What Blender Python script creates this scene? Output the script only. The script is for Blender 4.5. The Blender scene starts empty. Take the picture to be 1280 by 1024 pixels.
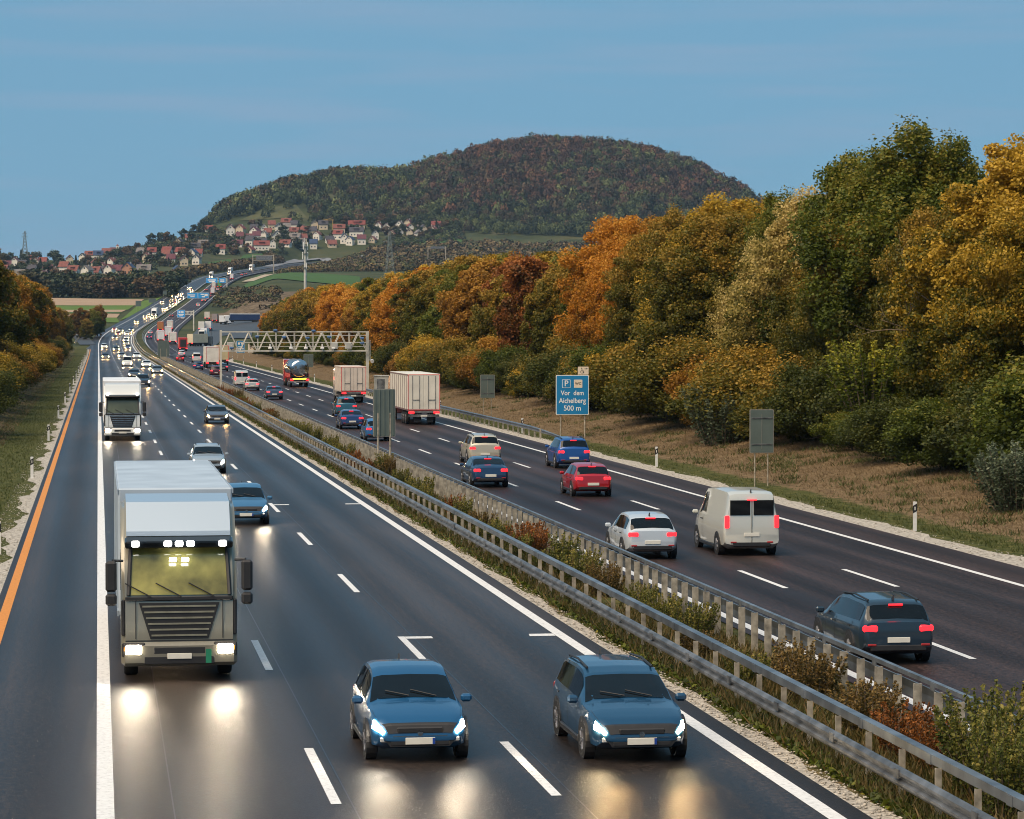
import bpy, bmesh, math, random
import numpy as np
from mathutils import Vector, Matrix
random.seed(7); RNG = np.random.default_rng(11)
SC = bpy.context.scene; COL = SC.collection
# ------------------------------------------------------------------ camera geometry (pinhole, photo is 1280 x 1024)
F = 3560.0; CAMH = 7.6
PSI = math.atan(517 / F); PIT = math.atan(102 / F)
CF = np.array([math.sin(PSI) * math.cos(PIT), math.cos(PSI) * math.cos(PIT), -math.sin(PIT)])
CR = np.array([math.cos(PSI), -math.sin(PSI), 0.0]); CU = np.cross(CR, CF)
CP = np.array([0.0, 0.0, CAMH])
def proj(p):
    q = np.asarray(p, float) - CP; d = q @ CF
    return 640 + F * (q @ CR) / d, 512 - F * (q @ CU) / d, d
def ray(u, v):
    return CF + CR * (u - 640) / F + CU * (512 - v) / F
def at_depth(u, v, d): return CP + d * ray(u, v)
def smooth(a, b, x):
    t = np.clip((np.asarray(x, float) - a) / (b - a), 0, 1); return t * t * (3 - 2 * t)
# ------------------------------------------------------------------ road line (plan shift and height along Y)
_yy = np.arange(-400, 9001, 10.0)
def _curve(xs, ys, w):
    v = np.interp(_yy, xs, ys); k = np.ones(w) / w
    p = np.pad(v, (w, w), mode='edge')
    p = np.convolve(np.convolve(p, k, 'same'), k, 'same'); return p[w:-w]
_xs = _curve([-400, 1000, 1100, 1200, 1300, 1400, 1500, 1550, 1750, 2000, 2200, 2400, 2600, 2750, 3000, 3400, 9000],
             [0, 0, 1.2, 4.0, 9, 15.5, 23, 27.5, 43.5, 62, 81, 112, 152, 190, 262, 380, 380], 7)
_zs = _curve([-400, 790, 900, 1000, 1100, 1200, 1300, 1400, 1550, 1750, 2000, 2200, 2450, 2650, 2800, 3000, 9000],
             [0, 0, .8, 2.4, 4.2, 6.0, 8.6, 11.6, 18.1, 27.3, 38.5, 47, 57, 66, 72, 78, 78], 9)
def xs(Y): return np.interp(Y, _yy, _xs)
def zr(Y): return np.interp(Y, _yy, _zs)
def head(Y): return math.atan2(float(xs(Y + 8) - xs(Y - 8)), 16.0)      # heading, clockwise from +Y
def rp(lat, Y, dz=0.0):
    a = head(Y); return np.array([float(xs(Y)) + lat / 1.0 * math.cos(a), Y - lat * math.sin(a), float(zr(Y)) + dz])
# ------------------------------------------------------------------ terrain
_D = [800, 900, 1000, 1100, 1200, 1300, 1400, 1550, 1750, 2000, 2200, 2450, 2650, 2850, 3050, 3300, 3500, 4200, 6000]
_b = [444, 437.7, 428.5, 422, 415, 407.4, 399.7, 385.6, 370, 355, 346]
_mid = [444, 437.7, 428.5, 421, 411, 400, 372, 357, 349, 342, 338]
def _c(far, base=_b): return list(base[:11 - (len(far) - 8 if len(far) > 8 else 0)]) + far if len(base) + len(far) == 19 else None
_T = [
 (-400, _b[:9] + [355, 346, 341, 336, 333, 331, 330, 332, 348, 372]),
 (100, _b[:9] + [355, 346, 340, 334, 330, 327, 325, 327, 345, 370]),
 (165, _b[:9] + [355, 346, 337, 329, 321, 314, 309, 311, 335, 365]),
 (240, _b[:9] + [355, 345, 335, 322, 310, 301, 294, 298, 325, 360]),
 (258, _b[:9] + [355, 345, 335, 322, 309, 296, 284, 288, 322, 360]),
 (268, _b[:9] + [355, 345, 336, 324, 309, 290, 273, 277, 318, 360]),
 (300, _mid[:9] + [349, 344, 337, 327, 311, 290, 256, 259, 312, 360]),
 (370, _mid[:9] + [343, 340, 336, 330, 312, 288, 236, 236, 300, 358]),
 (430, _mid[:9] + [342, 339, 333, 326, 311, 288, 227, 224, 292, 356]),
 (490, [444, 437.7, 428.5, 421, 412, 403, 385, 367, 352, 343, 338, 332, 324, 310, 287, 229, 225, 290, 356]),
 (560, _b[:9] + [345, 337, 330, 322, 308, 286, 223, 205, 280, 354]),
 (625, _b[:9] + [345, 336, 329, 321, 307, 285, 219, 185, 270, 352]),
 (680, _b[:9] + [345, 336, 329, 321, 307, 285, 217, 180, 266, 352]),
 (740, _b[:9] + [345, 336, 329, 321, 307, 285, 217, 183, 268, 352]),
 (800, _b[:9] + [345, 336, 329, 321, 307, 285, 220, 191, 272, 352]),
 (860, _b[:9] + [345, 336, 329, 321, 308, 286, 232, 209, 280, 352]),
 (910, _b[:9] + [345, 336, 329, 321, 309, 290, 252, 235, 292, 354]),
 (960, _b[:9] + [345, 336, 329, 321, 310, 298, 276, 266, 304, 356]),
 (1010, _b[:9] + [345, 336, 329, 322, 313, 304, 292, 286, 312, 358]),
 (1100, _b[:9] + [345, 336, 330, 323, 316, 310, 303, 300, 325, 360]),
 (1400, _b[:9] + [348, 340, 334, 329, 326, 324, 322, 322, 340, 366]),
 (2600, _b[:9] + [352, 344, 338, 334, 331, 329, 328, 330, 346, 370])]
_TU = np.array([t[0] for t in _T], float); _DD = np.arange(700, 6401, 20.0)
_TV = []
for _u, _v in _T:
    p = np.interp(_DD, _D, _v); k = np.ones(5) / 5
    q = np.pad(p, 5, mode='edge'); _TV.append(np.convolve(q, k, 'same')[5:-5])
_TV = np.array(_TV)
def ground(X, Y):
    X = np.asarray(X, float); Y = np.asarray(Y, float)
    dh = X * math.sin(PSI) + Y * math.cos(PSI); xh = X * math.cos(PSI) - Y * math.sin(PSI)
    dsafe = np.maximum(dh, 300)
    u = np.clip(640 + F * xh / dsafe, -399, 2599)
    iu = np.clip(np.searchsorted(_TU, u) - 1, 0, len(_TU) - 2)
    fu = (u - _TU[iu]) / (_TU[iu + 1] - _TU[iu]); fu = fu * fu * (3 - 2 * fu) * .5 + fu * .5
    fd = np.clip((dsafe - 700) / 20.0, 0, len(_DD) - 1.001); idd = fd.astype(int); fd = fd - idd
    V = ((_TV[iu, idd] * (1 - fd) + _TV[iu, idd + 1] * fd) * (1 - fu) + (_TV[iu + 1, idd] * (1 - fd) + _TV[iu + 1, idd + 1] * fd) * fu)
    zf = CAMH + (410 - V) * dsafe / F
    lat = X - xs(Y)
    fade = 1 - smooth(760, 960, Y)
    near = (2.6 * smooth(-6.2, -15, lat) + 1.0 * smooth(32.3, 41, lat) + 1.8 * smooth(41, 62, lat)) * fade
    near = np.where(lat < -3, near + .25 * np.sin(Y * .013 + 1) * smooth(-8, -20, lat), near)
    w = smooth(800, 1000, dh)
    nat = near * (1 - w) + zf * w
    z0 = zr(Y)
    dep = .03 + np.clip((Y - 700) / 1000, 0, 1.4) * .5
    far = smooth(700, 1000, Y)
    wl = smooth(-4.2 - 4 * far, -9 - 28 * far, lat) ; wr = smooth(31.2 + 3 * far, 33 + 34 * far, lat)
    wside = np.clip(np.where(lat < 10, wl, wr), 0, 1)
    wside = np.maximum(np.clip(wside, 0, 1), smooth(2780, 2960, Y))
    z = (z0 - dep) * (1 - wside) + nat * wside
    return z
def gz(x, y): return float(ground(np.array([x]), np.array([y]))[0])
def hit(u, v, d0=700, d1=4200):
    r = ray(u, v); ds = np.arange(d0, d1, 4.0)
    P = CP + ds[:, None] * r; g = ground(P[:, 0], P[:, 1])
    i = np.argmax(P[:, 2] < g)
    if P[i, 2] >= g[i]: i = len(ds) - 1
    return float(P[i, 0]), float(P[i, 1]), float(g[i]), float(ds[i])
# ------------------------------------------------------------------ object helpers
def tag(o, label=None, cat=None, group=None, kind=None):
    if label: o['label'] = label
    if cat: o['category'] = cat
    if group: o['group'] = group
    if kind: o['kind'] = kind
    return o
def link(name, me, parent=None):
    o = bpy.data.objects.new(name, me); COL.objects.link(o)
    if parent is not None: o.parent = parent
    return o
def empty(name, loc, rz=0.0, label=None, cat=None, group=None):
    o = bpy.data.objects.new(name, None); COL.objects.link(o)
    o.location = loc; o.rotation_euler = (0, 0, rz); o.empty_display_size = .3
    return tag(o, label, cat, group)
KIDS = {}
def kids(o):
    return [c for c in COL.objects if c.parent == o]
def copy_tree(o, parent=None, tree=None):
    c = o.copy(); COL.objects.link(c)
    if parent is not None: c.parent = parent
    for ch in (o.children if tree is None else tree.get(o, [])): copy_tree(ch, c)
    return c
ORD = ['first', 'second', 'third', 'fourth', 'fifth', 'sixth', 'seventh', 'eighth', 'ninth', 'tenth', 'eleventh', 'twelfth', 'thirteenth',
       'fourteenth', 'fifteenth', 'sixteenth', 'seventeenth', 'eighteenth', 'nineteenth']
_TENS = {20: 'twent', 30: 'thirt', 40: 'fort', 50: 'fift', 60: 'sixt', 70: 'sevent', 80: 'eight', 90: 'ninet'}
def nth(i):                                  # 0 -> first
    n = i + 1
    if n <= 19: return ORD[i]
    if n >= 100: return 'hundred and ' + (nth(n - 101) if n > 100 else 'zeroth')
    t = n // 10 * 10; r = n % 10
    return _TENS[t] + ('ieth' if r == 0 else 'y-' + ORD[r - 1])
class MB:
    """collects faces and links them as one mesh"""
    def __init__(s): s.v = []; s.f = []; s.m = []
    def add(s, vs, fs, m=0):
        b = len(s.v); s.v += [tuple(map(float, p)) for p in vs]
        s.f += [tuple(b + i for i in f) for f in fs]; s.m += [m] * len(fs)
    def box(s, c, d, m=0, rz=0.0, rx=0.0, bev=0.0, taper=None):
        x, y, z = d[0] / 2, d[1] / 2, d[2] / 2; b = min(bev, x * .9, y * .9, z * .9)
        M = Matrix.Rotation(rz, 3, 'Z') @ Matrix.Rotation(rx, 3, 'X')
        if b <= 0:
            P = [(-x, -y, -z), (x, -y, -z), (x, y, -z), (-x, y, -z), (-x, -y, z), (x, -y, z), (x, y, z), (-x, y, z)]
            Fs = [(0, 3, 2, 1), (4, 5, 6, 7), (0, 1, 5, 4), (1, 2, 6, 5), (2, 3, 7, 6), (3, 0, 4, 7)]
        else:
            P = []; ix = {}
            for sx in (-1, 1):
                for sy in (-1, 1):
                    for sz in (-1, 1):
                        for a in range(3):
                            q = [sx * (x - b), sy * (y - b), sz * (z - b)]; q[a] = (sx * x, sy * y, sz * z)[a]
                            ix[(sx, sy, sz, a)] = len(P); P.append(tuple(q))
            Fs = []
            for a in range(3):
                o1, o2 = [k for k in range(3) if k != a]
                for sg in (-1, 1):
                    ring = []
                    for s1, s2 in ((-1, -1), (1, -1), (1, 1), (-1, 1)):
                        k = [0, 0, 0]; k[a] = sg; k[o1] = s1; k[o2] = s2; ring.append(ix[(k[0], k[1], k[2], a)])
                    Fs.append(ring)
            for a in range(3):
                o1, o2 = [k for k in range(3) if k != a]
                for s1 in (-1, 1):
                    for s2 in (-1, 1):
                        k = [0, 0, 0]; k[o1] = s1; k[o2] = s2
                        k[a] = -1; A = ix[(k[0], k[1], k[2], o1)]; B = ix[(k[0], k[1], k[2], o2)]
                        k[a] = 1; C_ = ix[(k[0], k[1], k[2], o2)]; D_ = ix[(k[0], k[1], k[2], o1)]
                        Fs.append([A, B, C_, D_])
            for sx in (-1, 1):
                for sy in (-1, 1):
                    for sz in (-1, 1): Fs.append([ix[(sx, sy, sz, a)] for a in range(3)])
            Q = []
            for f in Fs:                                  # outward winding
                a, b2, c2 = (Vector(P[f[0]]), Vector(P[f[1]]), Vector(P[f[2]]))
                cen = sum((Vector(P[i]) for i in f), Vector()) / len(f)
                Q.append(tuple(f) if (b2 - a).cross(c2 - a).dot(cen) > 0 else tuple(reversed(f)))
            Fs = Q
        if taper: P = [(p[0] * (taper if p[2] > 0 else 1), p[1] * (taper if p[2] > 0 else 1), p[2]) for p in P]
        s.add([tuple(M @ Vector(p) + Vector(c)) for p in P], Fs, m)
    def tube(s, pts, r, n=6, m=0, cap=True):
        pts = [Vector(p) for p in pts]; rs = r if isinstance(r, (list, tuple)) else [r] * len(pts)
        V = []; 
        for i, p in enumerate(pts):
            t = (pts[min(i + 1, len(pts) - 1)] - pts[max(i - 1, 0)]).normalized()
            a = t.orthogonal().normalized() if abs(t.z) > .9 else t.cross(Vector((0, 0, 1))).normalized()
            b = t.cross(a)
            for k in range(n):
                an = 2 * math.pi * k / n; V.append(p + (a * math.cos(an) + b * math.sin(an)) * rs[i])
        Fs = [(i * n + k, i * n + (k + 1) % n, (i + 1) * n + (k + 1) % n, (i + 1) * n + k) for i in range(len(pts) - 1) for k in range(n)]
        if cap: Fs += [tuple(range(n))[::-1], tuple((len(pts) - 1) * n + k for k in range(n))]
        s.add(V, Fs, m)
    def cyl(s, p, axis, r, h, n=16, m=0, r2=None):
        a = Vector(axis).normalized(); s.tube([Vector(p) - a * h / 2, Vector(p) + a * h / 2], [r, r if r2 is None else r2], n, m)
    def prism(s, poly, axis, w0, w1, m=0):
        """poly: 2D points; axis 'x','y','z' = extrusion axis"""
        def P(q, w): return {'x': (w, q[0], q[1]), 'y': (q[0], w, q[1]), 'z': (q[0], q[1], w)}[axis]
        n = len(poly); V = [P(q, w0) for q in poly] + [P(q, w1) for q in poly]
        s.add(V, [tuple(range(n))[::-1], tuple(range(n, 2 * n))] + [(i, (i + 1) % n, n + (i + 1) % n, n + i) for i in range(n)], m)
    def grid(s, G, m=0, flip=False):
        R, C_ = len(G), len(G[0]); V = [p for row in G for p in row]
        Fs = [(i * C_ + j, i * C_ + j + 1, (i + 1) * C_ + j + 1, (i + 1) * C_ + j) for i in range(R - 1) for j in range(C_ - 1)]
        if flip: Fs = [f[::-1] for f in Fs]
        s.add(V, Fs, m)
    def mesh(s, name, mats, smooth=False):
        me = bpy.data.meshes.new(name); me.from_pydata(s.v, [], s.f)
        for m in (mats if isinstance(mats, (list, tuple)) else [mats]): me.materials.append(m)
        if len(me.polygons): me.polygons.foreach_set('material_index', s.m)
        if smooth: me.polygons.foreach_set('use_smooth', [True] * len(me.polygons))
        me.update(); return me
    def build(s, name, mats, parent=None, smooth=False):
        o = link(name, s.mesh(name, mats, smooth), parent)
        if smooth == 'auto': autosmooth(o)
        return o
def fixn(o):
    bm = bmesh.new(); bm.from_mesh(o.data); bmesh.ops.recalc_face_normals(bm, faces=bm.faces); bm.to_mesh(o.data); bm.free(); return o
def autosmooth(o, ang=40):
    me = o.data
    try: me.set_sharp_from_angle(angle=math.radians(ang))
    except Exception: pass
def np_mesh(name, V, Fq, mats, attr=None, matidx=None):
    """V (n,3), Fq (m,k) index array"""
    me = bpy.data.meshes.new(name); n = len(V); m, k = Fq.shape
    me.vertices.add(n); me.vertices.foreach_set('co', np.ascontiguousarray(V, np.float32).ravel())
    me.loops.add(m * k); me.polygons.add(m)
    me.loops.foreach_set('vertex_index', np.ascontiguousarray(Fq, np.int32).ravel())
    me.polygons.foreach_set('loop_start', np.arange(0, m * k, k, dtype=np.int32))
    for mt in (mats if isinstance(mats, (list, tuple)) else [mats]): me.materials.append(mt)
    if matidx is not None: me.polygons.foreach_set('material_index', matidx)
    if attr is not None:
        a = me.attributes.new('tint', 'FLOAT_COLOR', 'POINT'); a.data.foreach_set('color', np.ascontiguousarray(attr, np.float32).ravel())
    me.update(calc_edges=True); me.validate(); return me
# ------------------------------------------------------------------ materials
def newmat(name):
    m = bpy.data.materials.new(name); m.use_nodes = True; nt = m.node_tree
    return m, nt, nt.nodes['Principled BSDF']
def nd(nt, t, **kw):
    n = nt.nodes.new(t)
    for k, v in kw.items():
        if k in n.inputs: n.inputs[k].default_value = v
        else: setattr(n, k, v)
    return n
def ramp(nt, stops, fac=None):
    r = nt.nodes.new('ShaderNodeValToRGB'); e = r.color_ramp.elements
    while len(e) < len(stops): e.new(.5)
    for el, (p, c) in zip(e, stops): el.position = p; el.color = (*c, 1)
    if fac is not None: nt.links.new(fac, r.inputs[0])
    return r
def mat(name, col, rough=.6, metal=0.0, var=.15, scale=6.0, bump=0.0, spec=.5, coat=0.0, objcol=False, dirt=0.0):
    m, nt, b = newmat(name); L = nt.links
    b.inputs['Roughness'].default_value = rough; b.inputs['Metallic'].default_value = metal
    b.inputs['Specular IOR Level'].default_value = spec; b.inputs['Coat Weight'].default_value = coat; b.inputs['Coat Roughness'].default_value = .06
    tc = nd(nt, 'ShaderNodeTexCoord'); nz = nd(nt, 'ShaderNodeTexNoise', Scale=scale, Detail=5.0)
    L.new(tc.outputs['Object'], nz.inputs['Vector'])
    mr = nd(nt, 'ShaderNodeMapRange'); mr.inputs[1].default_value = .3; mr.inputs[2].default_value = .7
    mr.inputs[3].default_value = 1 - var; mr.inputs[4].default_value = 1 + var * .6
    L.new(nz.outputs['Fac'], mr.inputs[0])
    mx = nd(nt, 'ShaderNodeMix', data_type='RGBA', blend_type='MULTIPLY'); mx.inputs[0].default_value = 1
    if objcol:
        oi = nd(nt, 'ShaderNodeObjectInfo'); L.new(oi.outputs['Color'], mx.inputs[6])
    else: mx.inputs[6].default_value = (*col, 1)
    L.new(mr.outputs[0], mx.inputs[7]); L.new(mx.outputs[2], b.inputs['Base Color'])
    rr = nd(nt, 'ShaderNodeMapRange'); rr.inputs[3].default_value = max(0, rough - .08); rr.inputs[4].default_value = min(1, rough + .08)
    L.new(nz.outputs['Fac'], rr.inputs[0]); L.new(rr.outputs[0], b.inputs['Roughness'])
    if bump:
        bp = nd(nt, 'ShaderNodeBump', Strength=bump, Distance=.02); n2 = nd(nt, 'ShaderNodeTexNoise', Scale=scale * 6, Detail=4.0)
        L.new(tc.outputs['Object'], n2.inputs['Vector']); L.new(n2.outputs['Fac'], bp.inputs['Height']); L.new(bp.outputs[0], b.inputs['Normal'])
    return m
def emit(name, col, strength):
    m, nt, b = newmat(name)
    b.inputs['Base Color'].default_value = (*[c * .5 for c in col], 1); b.inputs['Roughness'].default_value = .15
    b.inputs['Emission Color'].default_value = (*col, 1); b.inputs['Emission Strength'].default_value = strength
    return m
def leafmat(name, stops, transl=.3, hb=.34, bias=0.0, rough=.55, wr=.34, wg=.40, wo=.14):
    """foliage: palette (autumn colour, plus shade painted low in the crown) driven by the per-clump (r), per-leaf (g) and height (b) values stored on the leaves, and a per-plant shift"""
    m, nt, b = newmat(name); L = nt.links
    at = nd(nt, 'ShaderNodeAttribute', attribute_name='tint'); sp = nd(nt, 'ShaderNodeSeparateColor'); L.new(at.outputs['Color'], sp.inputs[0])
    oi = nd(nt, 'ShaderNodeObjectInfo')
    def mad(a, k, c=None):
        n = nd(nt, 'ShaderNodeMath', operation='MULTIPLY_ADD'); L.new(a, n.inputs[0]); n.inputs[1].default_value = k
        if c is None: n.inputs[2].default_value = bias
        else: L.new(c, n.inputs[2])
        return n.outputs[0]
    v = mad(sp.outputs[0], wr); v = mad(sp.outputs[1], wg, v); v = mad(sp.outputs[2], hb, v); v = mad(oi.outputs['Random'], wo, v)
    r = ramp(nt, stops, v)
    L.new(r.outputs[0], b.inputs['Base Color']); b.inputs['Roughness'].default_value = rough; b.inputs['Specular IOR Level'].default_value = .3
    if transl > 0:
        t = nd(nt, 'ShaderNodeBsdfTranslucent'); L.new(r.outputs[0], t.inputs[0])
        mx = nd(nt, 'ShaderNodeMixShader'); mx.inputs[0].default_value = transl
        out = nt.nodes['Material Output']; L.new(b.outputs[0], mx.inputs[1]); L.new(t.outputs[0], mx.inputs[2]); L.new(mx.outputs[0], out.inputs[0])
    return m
M = {}
# ------------------------------------------------------------------ sky, sun, camera
SUN_EL, SUN_AZ = math.radians(52), math.radians(232)           # low sun behind and to the left of the camera (azimuth clockwise from +Y)
W = bpy.data.worlds.new("World"); SC.world = W; W.use_nodes = True
nt = W.node_tree; bg = nt.nodes['Background']
sky = nt.nodes.new('ShaderNodeTexSky'); sky.sky_type = 'NISHITA'; sky.sun_disc = False
sky.sun_elevation = SUN_EL; sky.sun_rotation = SUN_AZ; sky.air_density = 1.0; sky.dust_density = 0.0; sky.ozone_density = 8.0; sky.altitude = 300
hs = nt.nodes.new('ShaderNodeMix'); hs.data_type = 'RGBA'; hs.inputs[0].default_value = .90; hs.inputs[7].default_value = (1.72, 3.78, 5.55, 1)   # even blue of the dusk air
nt.links.new(sky.outputs[0], hs.inputs[6])
# thin streaks of high cloud
tcw = nt.nodes.new('ShaderNodeTexCoord'); mpw = nt.nodes.new('ShaderNodeMapping'); mpw.inputs['Scale'].default_value = (1.2, 1.2, 16)
nzw = nt.nodes.new('ShaderNodeTexNoise'); nzw.inputs['Scale'].default_value = 6; nzw.inputs['Detail'].default_value = 6
rmw = nt.nodes.new('ShaderNodeValToRGB'); rmw.color_ramp.elements[0].position = .46; rmw.color_ramp.elements[1].position = .74
mxw = nt.nodes.new('ShaderNodeMix'); mxw.data_type = 'RGBA'; mxw.inputs[7].default_value = (3.3, 4.1, 5.6, 1)
mlw = nt.nodes.new('ShaderNodeMath'); mlw.operation = 'MULTIPLY'; mlw.inputs[1].default_value = .42
for a, b_ in ((tcw.outputs['Generated'], mpw.inputs[0]), (mpw.outputs[0], nzw.inputs['Vector']), (nzw.outputs['Fac'], rmw.inputs[0]), (rmw.outputs[0], mlw.inputs[0]),
             (mlw.outputs[0], mxw.inputs[0]), (hs.outputs[2], mxw.inputs[6]), (mxw.outputs[2], bg.inputs['Color'])): nt.links.new(a, b_)
bg.inputs['Strength'].default_value = .10
sun = bpy.data.lights.new('sun', 'SUN'); sun.energy = 5.0; sun.angle = math.radians(60); sun.color = (1.0, .78, .55)
so = link('sun', sun); sd = Vector((math.sin(SUN_AZ) * math.cos(SUN_EL), math.cos(SUN_AZ) * math.cos(SUN_EL), math.sin(SUN_EL)))
so.rotation_euler = sd.to_track_quat('Z', 'Y').to_euler()
cam = bpy.data.cameras.new('camera'); cam.sensor_fit = 'HORIZONTAL'; cam.sensor_width = 36; cam.lens = F / 1280 * 36; cam.clip_start = 1; cam.clip_end = 20000
co = link('camera', cam); co.location = CP
co.rotation_euler = Matrix((CR, CU, -CF)).transposed().to_euler()
SC.camera = co
SC.view_settings.view_transform = 'Standard'; SC.view_settings.look = 'None'; SC.view_settings.exposure = 0.0; SC.view_settings.gamma = 1
SC.cycles.use_denoising = True
try: SC.cycles.denoiser = 'OPENIMAGEDENOISE'
except Exception: pass
SC.cycles.max_bounces = 6; SC.cycles.diffuse_bounces = 3; SC.cycles.glossy_bounces = 3; SC.cycles.transmission_bounces = 3; SC.cycles.transparent_max_bounces = 6
SC.cycles.sample_clamp_indirect = 6; SC.cycles.sample_clamp_direct = 0; SC.cycles.caustics_reflective = False; SC.cycles.caustics_refractive = False
SC.cycles.use_light_tree = True; SC.cycles.filter_width = 1.0
# ------------------------------------------------------------------ ground material: bands of gravel, grass and dry grass beside the road, meadow elsewhere
def ground_mat():
    m, nt, b = newmat('ground'); L = nt.links
    g = nd(nt, 'ShaderNodeNewGeometry'); sx = nd(nt, 'ShaderNodeSeparateXYZ'); L.new(g.outputs['Position'], sx.inputs[0])
    def noise(s, d=6.0): 
        n = nd(nt, 'ShaderNodeTexNoise', Scale=s, Detail=d); L.new(g.outputs['Position'], n.inputs['Vector']); return n.outputs['Fac']
    nf, nm, nl = noise(2.2), noise(.35), noise(.02)
    def madd(a, k, c):
        n = nd(nt, 'ShaderNodeMath', operation='MULTIPLY_ADD'); L.new(a, n.inputs[0]); n.inputs[1].default_value = k
        if isinstance(c, (int, float)): n.inputs[2].default_value = c
        else: L.new(c, n.inputs[2])
        return n.outputs[0]
    at = nd(nt, 'ShaderNodeAttribute', attribute_name='tint'); sp = nd(nt, 'ShaderNodeSeparateColor'); L.new(at.outputs['Color'], sp.inputs[0])
    grass = ramp(nt, [(.3, (.028, .036, .009)), (.5, (.065, .072, .018)), (.7, (.125, .105, .035))], nf)
    dry = ramp(nt, [(.28, (.075, .05, .026)), (.5, (.15, .103, .055)), (.72, (.235, .17, .095))], nf)
    earth = ramp(nt, [(.3, (.05, .035, .02)), (.5, (.13, .095, .06)), (.7, (.2, .155, .1))], nm)
    mead = ramp(nt, [(.3, (.03, .038, .018)), (.5, (.05, .06, .022)), (.7, (.085, .08, .035))], nl)
    def mixby(fac, A, B, k=3.0):
        # noisy edge
        s = madd(nm, 1.3, madd(nf, .6, -.95)); f = nd(nt, 'ShaderNodeMath', operation='ADD'); L.new(fac, f.inputs[0]); L.new(s, f.inputs[1])
        c = nd(nt, 'ShaderNodeMapRange'); c.inputs[1].default_value = .35; c.inputs[2].default_value = .65; L.new(f.outputs[0], c.inputs[0])
        mx = nd(nt, 'ShaderNodeMix', data_type='RGBA'); L.new(c.outputs[0], mx.inputs[0]); L.new(A, mx.inputs[6]); L.new(B, mx.inputs[7]); return mx.outputs[2]
    c = mixby(sp.outputs[0], mead.outputs[0], grass.outputs[0])
    c = mixby(sp.outputs[1], c, dry.outputs[0])
    c = mixby(sp.outputs[2], c, earth.outputs[0])
    L.new(c, b.inputs['Base Color']); b.inputs['Roughness'].default_value = .95; b.inputs['Specular IOR Level'].default_value = .15
    bp = nd(nt, 'ShaderNodeBump', Strength=.5, Distance=.06); L.new(nf, bp.inputs['Height']); L.new(bp.outputs[0], b.inputs['Normal'])
    return m
M['ground'] = ground_mat()
def build_ground():
    a = np.concatenate([[-6000, -2500, -1200, -600, -350, -220, -150, -110, -85, -70], np.arange(-60, -18, 1.0), np.arange(-18, 45, .5), np.arange(45, 130, .8),
                        [135, 145, 160, 185, 220, 280, 380, 600, 1000, 2000, 4000, 7000]])
    rows = np.concatenate([np.arange(-160, 400, 8.0), np.arange(400, 3700, 9.0), np.geomspace(3710, 12000, 30)])
    g = np.clip(rows / 400, 1, 4200 / 400)
    A, R = np.meshgrid(a, rows); G = np.repeat(g[:, None], len(a), 1)
    lat = np.where(np.abs(A) < 130, A * G, A * np.minimum(G, 3)); lat = np.sign(A) * np.where(np.abs(A) >= 130, np.maximum(np.abs(A) * np.minimum(G, 4), 129.2 * G + (np.abs(A) - 129)), np.abs(A * G))
    X = lat + xs(R) * (R < 1e9); Y = R
    Z = ground(X, Y)
    # the quarry mound and the cut in it: rough earth
    V = np.stack([X, Y, Z], -1).reshape(-1, 3)
    rr, cc = X.shape; idx = np.arange(rr * cc).reshape(rr, cc)
    Q = np.stack([idx[:-1, :-1], idx[:-1, 1:], idx[1:, 1:], idx[1:, :-1]], -1).reshape(-1, 4)
    u, v, d = proj(V); L_ = (X - xs(Y)).ravel(); yy = Y.ravel()
    nearw = 1 - smooth(900, 1000, yy)
    grass = nearw * np.where(L_ < 0, smooth(-60, -20, L_), np.where(L_ < 18, .75, 1 - smooth(60, 90, L_)))
    dry = nearw * (smooth(-5.6, -7.8, L_) * (1 - smooth(-11, -13, L_)) * .50 + smooth(31.4, 33.6, L_) * (1 - smooth(43, 46, L_)) + .38 * ((L_ > 11) & (L_ < 17)))
    earth = ((d > 1180) & (d < 1475)) * smooth(252, 268, u) * (1 - smooth(470, 500, u)) * .9
    tint = np.stack([np.clip(grass, 0, 1), np.clip(dry, 0, 1), np.clip(earth, 0, 1), np.ones_like(earth)], -1)
    me = np_mesh('ground', V, Q, M['ground'], tint); me.polygons.foreach_set('use_smooth', [True] * len(me.polygons))
    o = link('ground', me); tag(o, kind='structure')
build_ground()
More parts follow.
